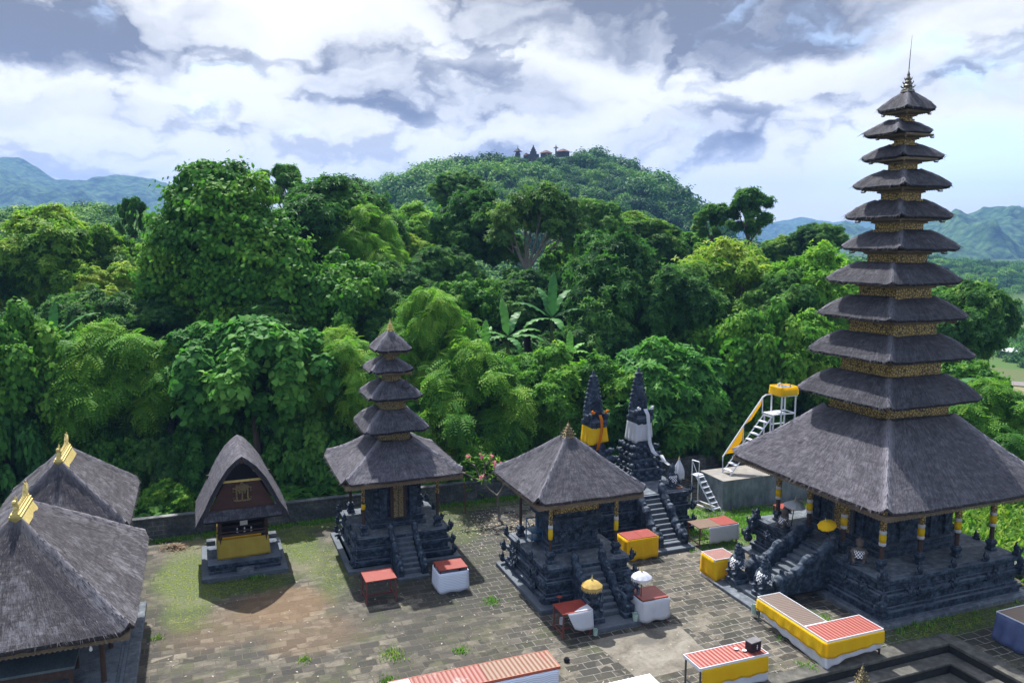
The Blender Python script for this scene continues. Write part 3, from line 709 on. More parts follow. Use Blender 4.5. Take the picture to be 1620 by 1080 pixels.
def slab_mat():
    m, n, b, _ = newmat('stained_concrete_slab')
    oc = n.n('ShaderNodeTexCoord').outputs['Object']
    f = n.math('ADD', n.math('MULTIPLY', n.noise(oc, 1.1, 6, .65, .8), .7), n.math('MULTIPLY', n.noise(oc, 9, 5, .7), .3))
    c = n.ramp(f, [(.32, (.05, .046, .038)), (.44, (.105, .09, .068)), (.55, (.16, .142, .112)), (.7, (.235, .218, .18))])
    sx = n.n('ShaderNodeSeparateXYZ'); n.l(oc, sx.inputs[0])
    a = n.math('MULTIPLY', n.math('SUBTRACT', sx.outputs[0], 13.1), 1 / .42); d_ = n.math('MULTIPLY', n.math('SUBTRACT', sx.outputs[1], 21.3), 1 / .30)
    rr = n.math('SQRT', n.math('ADD', n.math('MULTIPLY', a, a), n.math('MULTIPLY', d_, d_)))
    c = n.mix(n.math('MULTIPLY', n.math('SUBTRACT', 1.0, n.sstep(n.math('ADD', rr, n.math('MULTIPLY', n.noise(oc, 4, 4), .5)), .8, 1.35)), .7), c, (.07, .065, .055))
    n.l(c, b.inputs['Base Color']); b.inputs['Roughness'].default_value = .8
    bump(n, b, n.noise(oc, 20, 4), .3, .01)
    return m
mb = MB()
po = [(11.45, 22.0), (12.3, 22.05), (13.3, 22.0), (14.65, 21.95), (14.62, 21.0), (14.45, 20.2), (14.25, 19.45), (13.2, 19.4), (12.2, 19.37), (11.7, 19.36), (11.6, 20.4), (11.5, 21.3)]
mb.add([(x, y, .005) for x, y in po], [tuple(reversed(range(len(po))))]); mb.f[-1] = tuple(reversed(mb.f[-1]))
tag(mb.build('concrete_slab', slab_mat(), rz=TEMPLE), kind='structure')
# ------------------------------------------------------------------ walls round the court
WALLM = speckled('mossy_block_wall', [(.3, (.022, .026, .028)), (.5, (.055, .06, .06)), (.68, (.12, .125, .12)), (.8, (.19, .19, .18))], 2.6, .9, 18, .7, big=.9)
def wall_mat():
    m, n, b, _ = newmat('court_wall_blocks')
    oc = n.n('ShaderNodeTexCoord').outputs['Object']
    sx = n.n('ShaderNodeSeparateXYZ'); n.l(oc, sx.inputs[0]); cb = n.n('ShaderNodeCombineXYZ'); n.l(n.math('ADD', sx.outputs[0], sx.outputs[1]), cb.inputs[0]); n.l(sx.outputs[2], cb.inputs[1])
    br = n.n('ShaderNodeTexBrick', Scale=1.0, **{'Mortar__Size': .02, 'Brick__Width': .42, 'Row__Height': .2}); n.l(cb.outputs[0], br.inputs['Vector'])
    n1 = n.noise(oc, 1.1, 6, .7); n2 = n.noise(oc, 8, 5, .7)
    c = n.ramp(n.math('ADD', n.math('MULTIPLY', n1, .6), n.math('MULTIPLY', n2, .4)), [(.35, (.022, .026, .028)), (.48, (.07, .077, .078)), (.64, (.16, .165, .16))])
    c = n.mix(n.math('MULTIPLY', br.outputs['Fac'], n.sstep(n1, .48, .6)), c, (.2, .2, .19))
    n.l(c, b.inputs['Base Color']); b.inputs['Roughness'].default_value = .9
    bump(n, b, n.math('SUBTRACT', n2, n.math('MULTIPLY', br.outputs['Fac'], .6)), .8, .03)
    return m
WM = wall_mat()
def court_wall(label, u0, v0, u1, v1, h, w=.22):
    L = math.hypot(u1 - u0, v1 - v0); a = math.atan2(v1 - v0, u1 - u0)
    t = thing('boundary_wall', label, 'wall', u0, v0, 0, a, group='walls round the temple court')
    mb = MB(); mb.b2(0, L, 0, w, -1.2, h); mb.build('wall_body', WM, t, bevel=.02)
    mb = MB(); mb.b2(-.04, L + .04, -.05, w + .05, h + .003, h + .09); mb.build('coping', WM, t, bevel=.02)
court_wall('low grey block wall with coping along the foot of the forest behind the towers', -14, 36.6, 28.78, 36.6, .9)
court_wall('dark low wall with flat coping running behind the tall tower beside the tall grass', 29.0, 36.8, 29.0, 6.0, .45)

# ------------------------------------------------------------------ thatched roofs
def rot90(): return Matrix.Rotation(-math.pi / 2, 4, 'Z')
def roof(name, parent, mats, ax, ay, bx, by, ze, zt, curve=.0, thick=.16, seed=0, cornr=.05, hip=.06, nper=22, m=14, amp=.03, soffit=.55, loc=(0, 0, 0), sag=.03, fringe=True, flare=.0, stain=0.0, dens=70):
    """hipped roof: eave half sizes ax, ay at ze, top half sizes bx, by at zt; curve > 0 bulges"""
    mb = MB(); mb.M = Matrix.Translation(loc)
    per = []
    for side in range(4):
        for i in range(nper): per.append((side, -1 + 2 * i / nper))
    n = len(per)
    def ring(rx, ry, z, t, wob=1.0):
        out = []
        for side, s_ in per:
            # cluster samples near the hips
            s2 = math.sin(s_ * math.pi / 2) * .55 + s_ * .45
            X, Y = [(s2, -1), (1, s2), (-s2, 1), (-1, -s2)][side]
            k = max(0, abs(s2) - .80) / .2
            f = 1 - cornr * k * k * (1 - .6 * t)
            x, y = X * rx * f, Y * ry * f
            dh = (1 - abs(s2)) * (rx if side in (0, 2) else ry)
            hz_ = hip * math.exp(-(dh / .14) ** 2) - hip * .35 * math.exp(-((dh - .34) / .16) ** 2) + flare * (1 - t) ** 3 * k * k - sag * (1 - s2 * s2) * (1 - t) * wob
            nz = mnoise.noise(Vector((x * 1.4 + seed, y * 1.4, z * 1.4))) * amp + mnoise.noise(Vector((x * 4.5 + seed, y * 4.5, z * 4.5))) * amp * .55 + mnoise.noise(Vector((x * 13 + seed, y * 13, z * 13))) * amp * .3
            out.append((x, y, z + (hz_ + nz) * wob))
        return out
    V = []; UVR = []; rings = 0; vlen = 0
    def lerp(a, b, t): return a + (b - a) * t
    prev = None
    for j in range(m + 1):
        t = j / m; tt = 1 - (1 - t) ** 1.0
        rx, ry = lerp(ax, bx, tt), lerp(ay, by, tt)
        z = ze + (zt - ze) * (t + curve * math.sin(math.pi * t) * (1 - .35 * t))
        if t == 0: z = ze
        V += ring(rx, ry, z, t)
        if prev: vlen += math.hypot(prev[0] - rx, prev[1] - z)
        prev = (rx, z); UVR.append(vlen); rings += 1
    F = []; U = []
    def uvq(j, i):
        side, s_ = per[i]; wside = ax if side in (0, 2) else ay
        s2 = math.sin(s_ * math.pi / 2) * .55 + s_ * .45
        return (s2 * wside + side * 7.3 + seed, UVR[j])
    for j in range(m):
        for i in range(n):
            i2 = (i + 1) % n
            F.append((j * n + i, j * n + i2, (j + 1) * n + i2, (j + 1) * n + i))
            a = uvq(j, i); d = uvq(j + 1, i)
            bsd = uvq(j, i2) if per[i2][0] == per[i][0] else (a[0] + .06, a[1])
            U.append([a, bsd, (bsd[0], d[1]), d])
    mb.add(V, F, 0, [list(x) for x in U] if False else U)
    # top cap
    o = len(V) - n
    mb.add(V[o:], [tuple(range(n))], 0, [[(p[0], p[1]) for p in V[o:]]])
    # ragged lip and soffit
    r0 = V[:n]
    lip = [(x * (1 - .02 / ax), y * (1 - .02 / ay), z - thick * (1 + .25 * mnoise.noise(Vector((x * 9 + seed, y * 9, 0))))) for x, y, z in r0]
    inn = [(x * soffit, y * soffit, ze - thick * .9 + .02) for x, y, z in r0]
    VV = r0 + lip + inn; FF = []; MI = []
    for i in range(n):
        i2 = (i + 1) % n
        FF.append((n + i, n + i2, i2, i)); FF.append((2 * n + i, 2 * n + i2, n + i2, n + i))
    FF.append(tuple(reversed(range(2 * n, 3 * n))))
    mb.add(VV, FF, 1)
    if fringe:
        rr = random.Random(seed * 13 + 5); per_m = 26
        for i in range(n):
            i2 = (i + 1) % n; a = Vector(r0[i]); b_ = Vector(r0[i2]); L = (b_ - a).length; dirv = (b_ - a).normalized() if L > 1e-5 else Vector((1, 0, 0))
            outn = Vector((a.x, a.y, 0)).normalized()
            for k in range(max(1, int(L * per_m))):
                p = a.lerp(b_, rr.random()); ww = rr.uniform(.008, .022); ln = rr.uniform(.015, .05) * min(1.0, thick / .12 + .3)
                st = p + outn * .004 + Vector((0, 0, -rr.uniform(.0, thick * .9)))
                en = st + outn * rr.uniform(.0, .045) + Vector((0, 0, -ln)) + dirv * rr.uniform(-.03, .03)
                mb.add([tuple(st - dirv * ww), tuple(st + dirv * ww), tuple(en)], [(0, 1, 2)], rr.choice((0, 1, 1, 1)), [(0, 0), (.05, 0), (.02, .1)])
    # loose straw lying down the slope
    rr = random.Random(seed * 7 + 1); P = [Vector(q) for q in V[:(m + 1) * n]]; hipv = [0.0] * len(P); stv = [0.0] * len(P)
    for j in range(m + 1):
        rx = lerp(ax, bx, j / m); ry = lerp(ay, by, j / m)
        for i, (side, s_) in enumerate(per):
            s2 = math.sin(s_ * math.pi / 2) * .55 + s_ * .45; dh = (1 - abs(s2)) * (rx if side in (0, 2) else ry)
            hipv[j * n + i] = math.exp(-(dh / (.13 if ax < 2.8 else .20)) ** 2)
            if stain and side == 0: stv[j * n + i] = stain * 1.25 * math.exp(-((dh - .62) / .34) ** 2) * min(1, (1 - j / m) * 3 + .3)
            elif stain: stv[j * n + i] = 0
    nb = len(mb.v); area = 2 * (ax + bx + ay + by) * vlen; k_ = int(area * dens)
    for _ in range(k_):
        t = 1 - math.sqrt(rr.random()); j = min(m - 1, int(t * m)); i = rr.randrange(n); i2 = (i + 1) % n; f = rr.random(); h = rr.random()
        a = P[j * n + i].lerp(P[j * n + i2], f); b_ = P[(j + 1) * n + i].lerp(P[(j + 1) * n + i2], f); p = a.lerp(b_, h); dn = a - b_
        if dn.length < 1e-5: continue
        dn.normalize(); sd_ = (P[j * n + i2] - P[j * n + i])
        if sd_.length < 1e-5: continue
        sd_.normalize(); nn = sd_.cross(-dn); L = rr.uniform(.10, .30); ww = rr.uniform(.006, .016)
        tip = p + (dn + sd_ * rr.uniform(-.3, .3)).normalized() * L + nn * rr.uniform(.003, .018); q0 = p + nn * .003
        uu = (rr.random() * 90, rr.random() * 90)
        mb.add([tuple(q0 - sd_ * ww), tuple(q0 + sd_ * ww), tuple(tip)], [(0, 1, 2)], 0, [uu, (uu[0] + .02, uu[1]), (uu[0] + .01, uu[1] + .1)])
    o = mb.build(name, mats, parent, smooth=True)
    for nm, vals in (('hip', hipv), ('stain', stv)):
        at2 = o.data.attributes.new(nm, 'FLOAT', 'POINT'); at2.data.foreach_set('value', vals + [0.0] * (len(o.data.vertices) - len(vals)))
    return o
def frame_ring(mb, hx, hy, w, z0, z1, mi=0):
    """four beams round a rectangle, butted"""
    mb.b2(-hx, hx, -hy, -hy + w, z0, z1, mi); mb.b2(-hx, hx, hy - w, hy, z0, z1, mi)
    mb.b2(-hx, -hx + w, -hy + w, hy - w, z0, z1, mi); mb.b2(hx - w, hx, -hy + w, hy - w, z0, z1, mi)
def scallops(mb, hx, hy, z, drop=.07, w=.13, mi=0):
    """a carved valance of little pendants under an eave"""
    for (ax0, ay0, ax1, ay1) in ((-hx, -hy, hx, -hy), (hx, -hy, hx, hy), (hx, hy, -hx, hy), (-hx, hy, -hx, -hy)):
        L = math.hypot(ax1 - ax0, ay1 - ay0); k = max(2, int(L / w)); dx_, dy_ = (ax1 - ax0) / L, (ay1 - ay0) / L
        for i in range(k):
            s0 = L * i / k; s1 = L * (i + 1) / k; sm_ = (s0 + s1) / 2
            P = lambda s_, zz: (ax0 + dx_ * s_, ay0 + dy_ * s_, zz)
            mb.add([P(s0, z), P(s1, z), P(s1, z - drop * .4), P(sm_, z - drop), P(s0, z - drop * .4)], [(0, 1, 2, 3, 4)], mi)
# ------------------------------------------------------------------ carved stone pieces
def karang_mb(rs=random.Random(3)):
    """a curled antefix: stacked leaf horns"""
    m = MB()
    m.blob((0, 0, .10), (.13, .13, .12)); m.blob((0, -.06, .22), (.11, .11, .12)); m.blob((0, 0, .30), (.08, .09, .14))
    for s_ in (-1, 1):
        m.tube([(s_ * .08, -.02, .10), (s_ * .17, -.05, .16), (s_ * .19, -.06, .27), (s_ * .13, -.05, .30)], [.055, .05, .035, .015], 6)
        m.tube([(s_ * .05, -.04, .26), (s_ * .10, -.07, .36), (s_ * .07, -.06, .44)], [.04, .03, .012], 6)
    m.tube([(0, -.08, .18), (0, -.18, .24), (0, -.20, .34), (0, -.15, .38)], [.06, .05, .035, .015], 6)
    m.tube([(0, 0, .34), (0, .02, .46), (0, -.03, .56)], [.06, .04, .012], 6)
    return m
KARANG = karang_mb().build('carved_ornament', CARVE, remesh=.022)
def face_mb():
    m = MB()
    m.blob((0, .02, 0), (.17, .10, .15)); m.blob((0, -.07, -.03), (.07, .07, .05)); m.blob((-.08, -.05, .04), .045); m.blob((.08, -.05, .04), .045)
    for s_ in (-1, 1): m.tube([(s_ * .1, -.02, .06), (s_ * .2, -.03, .12), (s_ * .22, -.03, .02), (s_ * .16, -.04, -.06)], [.05, .05, .04, .02], 6)
    m.tube([(0, -.03, .1), (0, -.05, .2), (0, -.02, .28)], [.08, .05, .015], 6); m.blob((0, -.04, -.14), (.11, .06, .05))
    return m
FACE = face_mb().build('carved_face', CARVE, remesh=.022)
for o in (KARANG, FACE): COL.objects.unlink(o)
def orn(src, parent, x, y, z, rz, s=1.0):
    return part_copy(src, parent, (x, y, z), rz, s)
def karang_row(parent, hx, hy, z, sides, s=1.0, skip=lambda x, y: False, corner=True):
    """carved pieces at the corners and along the sides of a ledge; sides = count on each side between corners"""
    if corner:
        for sx in (-1, 1):
            for sy in (-1, 1): orn(KARANG, parent, sx * hx, sy * hy, z, math.atan2(sy, sx) + math.pi / 2, s * 1.15)
    for k in range(sides):
        t = -1 + 2 * (k + 1) / (sides + 1)
        for (x, y, rz) in ((t * hx, -hy, 0), (t * hx, hy, math.pi), (hx, t * hy, math.pi / 2), (-hx, t * hy, -math.pi / 2)):
            if not skip(x, y): orn(KARANG, parent, x, y, z, rz, s * .9)
def base_mb(hx, hy, h, plinth=.0, seed=1):
    """moulded stone base, layers (half-size inset, z0, z1) in fractions; each ledge stands proud of the next"""
    m = MB(); L = [(0.0, 0, .10), (.12, .10, .2), (.06, .2, .28), (.20, .28, .35), (.28, .35, .52), (.20, .52, .58), (.13, .58, .66), (.26, .66, .72), (.32, .72, .86), (.24, .86, .91), (.16, .91, 1.0)]
    k = .8
    for i, (ins, a, b_) in enumerate(L):
        m.b2(-hx + ins * k, hx - ins * k, -hy + ins * k, hy - ins * k, a * h, b_ * h - .002 * (i + 1 < len(L)))
    rr = random.Random(seed)
    for zz, ins in ((.43, .28), (.79, .32)):       # carved blocks in the recessed bands
        for side in range(4):
            L_ = hx if side in (0, 2) else hy; kk = int(L_ / .33)
            for i in range(kk):
                t = -L_ + ins + (i + .5) * (2 * (L_ - ins)) / kk
                if rr.random() < .25: continue
                d = rr.uniform(.02, .06); wv_ = rr.uniform(.10, .2); hh = h * rr.uniform(.08, .13)
                H_ = (hy if side in (0, 2) else hx) - ins * k + d / 2 - .005
                c = [(t, -H_), (H_, t), (t, H_), (-H_, t)][side]
                m.box((c[0], c[1], zz * h), (wv_ if side in (0, 2) else d, d if side in (0, 2) else wv_, hh))
    return m
def stair(parent, M, x0, ytop, ztop, ybot, zbot, width, n, naga=True, balw=.26, hb=.38, stonemat=None, bal_len=0):
    """steps going down towards -y in the frame M, centre x0; the balustrades are thick undulating serpent backs"""
    mb = MB(); mb.M = M
    for i in range(n):
        t0 = i / n; t1 = (i + 1) / n
        ya, yb = ytop + (ybot - ytop) * t0, ytop + (ybot - ytop) * t1
        zz = ztop - (ztop - zbot) * (i + 1) / (n + 1)
        mb.b2(x0 - width / 2, x0 + width / 2, yb, ya, zbot - .02, zz)
    st = mb.build('steps', stonemat or DARKSTEP, parent, bevel=.02)
    for s_ in (-1, 1):
        m = MB(); m.M = M; xx = x0 + s_ * (width / 2 + balw / 2)
        pts = []; rad = []
        K = 15
        for i in range(K + 1):
            t = i / K; y = ytop + .15 + (ybot - ytop - .10 - bal_len) * t; z = ztop + hb * .75 + (zbot - ztop) * t + .07 * math.sin(t * 15)
            pts.append((xx + .015 * math.sin(i * 2.1), y, z)); rad.append(balw * (.50 + .09 * math.sin(i * 1.9)))
        m.tube(pts, rad, 9)
        for i in range(K):                              # the wall under the serpent
            a, b_ = pts[i], pts[i + 1]; wv_ = balw * .40
            zb = zbot - .02
            m.add([(xx - wv_, a[1], zb), (xx + wv_, a[1], zb), (xx + wv_, b_[1] - .01, zb), (xx - wv_, b_[1] - .01, zb), (xx - wv_, a[1], a[2]), (xx + wv_, a[1], a[2]), (xx + wv_, b_[1] - .01, b_[2]), (xx - wv_, b_[1] - .01, b_[2])],
                  [(0, 3, 2, 1), (4, 5, 6, 7), (0, 1, 5, 4), (1, 2, 6, 5), (2, 3, 7, 6), (3, 0, 4, 7)])
            if i % 2 == 0: m.blob((xx, a[1], a[2] + balw * .45), (balw * .28, .07, .09), n=7, m=5)
        e = pts[-1]
        m.blob((xx, e[1] - .10, e[2] + .05), (balw * .62, .22, .24)); m.blob((xx, e[1] - .26, e[2] + .02), (balw * .45, .16, .13))
        m.tube([(xx, e[1] - .02, e[2] + .15), (xx, e[1] - .04, e[2] + .42), (xx, e[1] - .12, e[2] + .52)], [.12, .08, .02], 7)
        m.box((xx, e[1] - .08, (e[2] + zbot) / 2 - .05), (balw * 1.1, .34, max(.1, e[2] - zbot)))
        m.build('balustrade', CARVE, parent, remesh=.03)
    return st
def column(parent, x, y, z0, z1, r=.07, wrap=((.30, .42, 'W'), (.0, .30, 'Y'), (-.12, 0, 'W')), gild=True, foot=True, first=[None]):
    """timber column on a carved stone foot, gilded upper shaft, wrapped in white and yellow cloth"""
    m = MB(); zf = .42
    m.tube([(0, 0, zf - .05), (0, 0, z1 - z0)], [r, r * .92], 8)
    c = m.build('column', WOODD, parent, loc=(x, y, z0))
    f = MB(); f.box((0, 0, .05), (.30, .30, .10)); f.box((0, 0, .17), (.22, .22, .14)); f.blob((0, 0, .30), (.15, .15, .12)); f.blob((.09, -.09, .30), .08); f.blob((-.09, -.09, .30), .08); f.blob((.09, .09, .30), .08); f.blob((-.09, .09, .30), .08); f.box((0, 0, .40), (.20, .20, .06))
    f.build('carved_foot', CARVE, c, remesh=.02)
    H_ = z1 - z0
    if gild:
        g_ = MB(); g_.lathe([(r * 1.05, H_ * .56), (r * 1.45, H_ * .60), (r * 1.25, H_ * .66), (r * 1.15, H_ * .80), (r * 1.35, H_ * .82), (r * .9, H_ * .86)], 8); g_.build('gilded_shaft', GOLDC, c)
    zw = H_ * .40
    for a, b_, k in wrap:
        g_ = MB(); g_.lathe([(r * 1.35, zw + a), (r * 1.5, zw + (a + b_) / 2), (r * 1.32, zw + b_)], 9); g_.build('white_band' if k == 'W' else 'yellow_band', WHT if k == 'W' else YEL, c, smooth=True)
    return c
def finial_mb(h, r, tarn=False):
    m = MB(); m.box((0, 0, .06 * h), (r * 2.1, r * 2.1, .12 * h), taper=.8)
    prof = [(r * 1.0, .12), (r * .7, .2), (r * .95, .27), (r * .55, .36), (r * .72, .42), (r * .4, .52), (r * .52, .57), (r * .26, .68), (r * .34, .72), (r * .12, .85), (r * .03, 1.0)]
    m.lathe([(a, b_ * h) for a, b_ in prof], 10)
    for k, (zz, rr) in enumerate(((.2, 1.25), (.36, .95), (.52, .65))):
        for i in range(4):
            a = math.pi / 4 + i * math.pi / 2; c, s_ = math.cos(a), math.sin(a)
            m.tube([(c * r * .4, s_ * r * .4, zz * h), (c * r * rr * .85, s_ * r * rr * .85, (zz - .01) * h), (c * r * rr * 1.12, s_ * r * rr * 1.12, (zz + .06) * h), (c * r * rr * 1.0, s_ * r * rr, (zz + .12) * h)], [r * .16, r * .18, r * .12, r * .03], 6)
    return m

# ------------------------------------------------------------------ the eleven-tier tower
TU, TV = 24.4, 22.85
tw = thing('meru_tower', 'tallest tower with eleven black thatched tiers and a spired finial', 'tower', TU, TV)
bm_ = base_mb(3.42, 3.55, 1.5, seed=4); bs = bm_.build('stone_base', STONE, tw, bevel=.018)
m = MB(); m.b2(-3.62, 3.62, -3.75, 3.75, -.02, .14); m.b2(-3.06, 3.06, -3.2, 3.2, 1.5, 1.53); m.build('plinth', PALESTEP, tw, bevel=.02)
def notstair(x, y): return x < -2 and abs(y) < 1.4
karang_row(bs, 3.18, 3.30, 1.42, 3, .95, notstair); karang_row(bs, 3.28, 3.42, .78, 3, .8, notstair)
for t in (-.66, -.0, .66):
    orn(FACE, bs, t * 3.2, -3.40, 1.02, 0, .9); orn(FACE, bs, 3.26, t * 3.2, 1.02, math.pi / 2, .9)
for t in (-.84, .84): orn(FACE, bs, -3.26, t * 3.0, 1.02, -math.pi / 2, .9)
orn(KARANG, bs, -3.35, 3.3, 1.02, -2.2, 1.5); orn(KARANG, bs, -3.5, 3.45, .5, -2.2, 1.4); orn(KARANG, bs, 3.3, -3.4, .9, .8, 1.3); orn(KARANG, bs, -3.45, -3.55, .4, -.8, 1.3)
# black stone body under the roof
m = MB()
for ins, a, b_ in ((0, 1.53, 1.72), (.12, 1.72, 1.86), (.04, 1.86, 1.96), (.25, 1.96, 3.2), (.15, 3.2, 3.34), (.05, 3.34, 3.5), (.2, 3.5, 4.3)):
    m.b2(-1.95 + ins, 1.95 - ins, -1.95 + ins, 1.95 - ins, a, b_ - .002)
for side in range(4):
    Mm = Matrix.Rotation(side * math.pi / 2, 4, 'Z'); m.M = Mm
    for x in (-1.5, -.75, .75, 1.5): m.b2(x - .16, x + .16, -1.80, -1.66, 1.97, 3.19)
    for i in range(9): m.b2(-1.7 + i * .4, -1.44 + i * .4, -1.74, -1.66, 2.4 + .12 * (i % 2), 2.55 + .12 * (i % 2))
m.M = Matrix.Identity(4)
cella = m.build('stone_body', STONE, tw, bevel=.015)
m = MB(); m.M = rot90(); m.b2(-.52, .52, -1.90, -1.78, 1.97, 3.1); m.build('doorway', CARVE, tw)
m = MB(); m.M = rot90(); m.b2(-.38, .38, -1.93, -1.89, 1.97, 3.0); m.build('door', GOLDC, tw)
orn(FACE, cella, -1.86, 0, 3.25, -math.pi / 2, 1.5)
cpos = []
for i in range(4):
    t = -2.68 + i * 2.68 * 2 / 3
    cpos += [(t, -2.68), (t, 2.68)]
    if 0 < i < 3: cpos += [(-2.68, t), (2.68, t)]
for x, y in cpos: column(tw, x, y, 1.53, 4.12, .085)
m = MB(); frame_ring(m, 2.86, 2.86, .2, 4.0, 4.16); frame_ring(m, 4.0, 4.0, .1, 3.93, 4.06); scallops(m, 4.01, 4.01, 3.93, .08, .12); scallops(m, 2.87, 2.87, 4.0, .1, .14)
m.build('eave_frame', WOODF, tw)
ZC = [17.65, 16.82, 15.95, 14.9, 13.79, 12.65, 11.44, 10.13, 8.69, 7.15, 4.2]
HS = [.72, .85, 1.02, 1.21, 1.34, 1.47, 1.69, 1.88, 2.10, 2.33, 4.16]
BX = [.16, .25, .35, .48, .58, .72, .87, 1.05, 1.22, 1.47]
roof('thatched_roof', tw, [TH_P, LIPP], HS[10], HS[10], BX[9] + .16, BX[9] + .16, ZC[10], 6.50, -.03, .11, 3, .035, .085, 34, 22, .026, .72, sag=.05, flare=.10)
def tiers(parent, ZC, HS, BX, last, th, gold, box0, sd=0, ztop=None, first_h=.62):
    """from the lowest tier up: box, frame and cushion-shaped thatch"""
    n = len(ZC)
    for i in range(n - 2, -1, -1):
        zlow = last if i == n - 2 else ZC[i + 1] + (ZC[i] - ZC[i + 1]) * .55
        d = ZC[i] - ZC[i + 1]; hb = BX[i]; a = HS[i]
        m = MB()
        m.b2(-hb - .05, hb + .05, -hb - .05, hb + .05, zlow - .06, zlow + .035)
        m.b2(-hb, hb, -hb, hb, zlow + .035, ZC[i] - .12); m.b2(-hb - .04, hb + .04, -hb - .04, hb + .04, ZC[i] - .26, ZC[i] - .20)
        bx = m.build('carved_box', [gold], parent, bevel=.006)
        m = MB()
        e = a * .80; zf = ZC[i] - .10
        m.b2(-hb - .10, hb + .10, -hb - .10, hb + .10, zf - .14, zf - .085)
        m.add([(-hb * 1.1, -hb * 1.1, zf - .085), (hb * 1.1, -hb * 1.1, zf - .085), (hb * 1.1, hb * 1.1, zf - .085), (-hb * 1.1, hb * 1.1, zf - .085), (-e, -e, zf - .01), (e, -e, zf - .01), (e, e, zf - .01), (-e, e, zf - .01), (-e, -e, zf + .03), (e, -e, zf + .03), (e, e, zf + .03), (-e, e, zf + .03)],
              [(0, 3, 2, 1), (0, 1, 5, 4), (1, 2, 6, 5), (2, 3, 7, 6), (3, 0, 4, 7), (4, 5, 9, 8), (5, 6, 10, 9), (6, 7, 11, 10), (7, 4, 8, 11), (8, 9, 10, 11)])
        scallops(m, e - .01, e - .01, zf - .012, .05, .10)
        for sx in (-1, 1):
            for sy in (-1, 1): m.tube([(sx * e * .86, sy * e * .86, zf - .01), (sx * e * .9, sy * e * .9, zf - .09), (sx * e * .99, sy * e * .99, zf - .10), (sx * e * 1.0, sy * e * 1.0, zf - .03)], [.03, .035, .025, .01], 5)
        m.build('tier_frame', WOODF, parent)
        if i == 0: roof('thatched_roof', parent, [th, LIP], a, a, .05, .05, ZC[0], ZC[0] + first_h, .08, .085, sd + i, .04, .045, 16, 9, .024, .75, sag=.0, flare=.03)
        else:
            hu = (ZC[i - 1] - ZC[i])
            o = roof('thatched_roof', parent, [th, LIP], a, a, BX[i - 1] + .08 * a, BX[i - 1] + .08 * a, ZC[i], ZC[i] + hu * .55, .13, .085 if a > 1 else .07, sd + i, .03, .05, 18, 9, .026, .78, sag=.02, flare=.035)
            o.rotation_euler = (R_(rnd.uniform(-.8, .8)), R_(rnd.uniform(-.8, .8)), R_(rnd.uniform(-1.6, 1.6)))
tiers(tw, ZC, HS, BX, 6.50, TH_T, GOLDC, None, 20, first_h=.68)
m = finial_mb(.85, .17); m.tube([(0, 0, .8), (.02, 0, 1.4), (.05, 0, 2.0)], [.018, .012, .004], 6)
f = m.build('finial', TARNISH, tw, smooth=False, loc=(0, 0, 18.28))
SM = rot90()
stair(tw, SM, 0, -3.15, 1.53, -5.35, .28, 1.15, 8, balw=.42, hb=.55)
m = MB(); m.M = SM; m.b2(-1.32, 1.25, -6.75, -5.2, -.02, .13); m.b2(-1.15, 1.08, -6.3, -5.25, .13, .27); m.build('landing', PALESTEP, tw, bevel=.02)

# ------------------------------------------------------------------ the five-tier tower
MU, MV = 7.25, 32.15
mt = thing('meru_tower', 'shorter tower with five grey thatched tiers and carved wooden double door', 'tower', MU, MV)
m = MB(); m.b2(-2.3, 2.3, -2.2, 2.3, -.02, .12); m.build('plinth', DARKSTEP, mt, bevel=.02)
bs = base_mb(2.08, 2.0, 1.22, seed=9).build('stone_base', STONE, mt, bevel=.015)
m = MB(); m.b2(-1.82, 1.82, -1.75, 1.75, 1.22, 1.25); m.build('platform_top', PALESTEP, mt)
nst = lambda x, y: y < -1.2 and abs(x) < .7
karang_row(bs, 1.92, 1.85, 1.15, 2, .75, nst); karang_row(bs, 2.0, 1.92, .62, 2, .7, nst); karang_row(bs, 2.05, 1.96, .2, 0, .7)
m = MB()
for ins, a, b_ in ((0, 1.25, 1.42), (.1, 1.42, 1.56), (.03, 1.56, 1.64), (.16, 1.64, 2.9), (.08, 2.9, 3.02), (.0, 3.02, 3.14), (.14, 3.14, 3.8)):
    m.b2(-1.15 + ins, 1.15 - ins, -1.0 + ins, 1.15 - ins, a, b_ - .002)
for x in (-.62, .62): m.b2(x - .16, x + .16, -1.02, -.84, 1.65, 2.9)
for sx in (-1, 1):
    for k in range(4): m.b2(sx * .88 - .1, sx * .88 + .1, -.93, -.84, 1.75 + k * .28, 1.9 + k * .28)
cella = m.build('stone_body', STONE, mt, bevel=.012)
m = MB(); m.b2(-.33, .33, -1.0, -.9, 1.6, 3.05); m.build('door_frame', WOODD, mt)
for s_ in (-1, 1):
    m = MB(); m.b2(min(0, s_ * .21) + .01, max(0, s_ * .21) - .01, -1.03, -.995, 1.66, 2.98); m.build('door_leaf', GOLDP, mt)
for sx in (-1, 1):
    for sy in (-1, 1):
        column(mt, sx * 1.52, sy * 1.45, 1.25, 3.66, .06, wrap=((.08, .30, 'Y'),) if (sx, sy) == (-1, -1) else ())
m = MB(); frame_ring(m, 1.66, 1.66, .14, 3.52, 3.66); frame_ring(m, 2.34, 2.34, .09, 3.44, 3.58); scallops(m, 2.35, 2.35, 3.44, .07, .11); m.build('eave_frame', WOODF, mt)
ZM = [8.48, 7.64, 6.61, 5.33, 3.70]; HM = [.75, .89, 1.10, 1.32, 2.5]; BM = [.2, .32, .48, .62]
roof('thatched_roof', mt, [TH_P, LIPP], 2.50, 2.50, BM[3] + .14, BM[3] + .14, 3.70, 4.78, -.05, .09, 31, .07, .085, 26, 15, .022, .72, sag=.04, flare=.12)
tiers(mt, ZM, HM, BM, 4.78, TH_M, GOLDP, None, 50, first_h=.72)
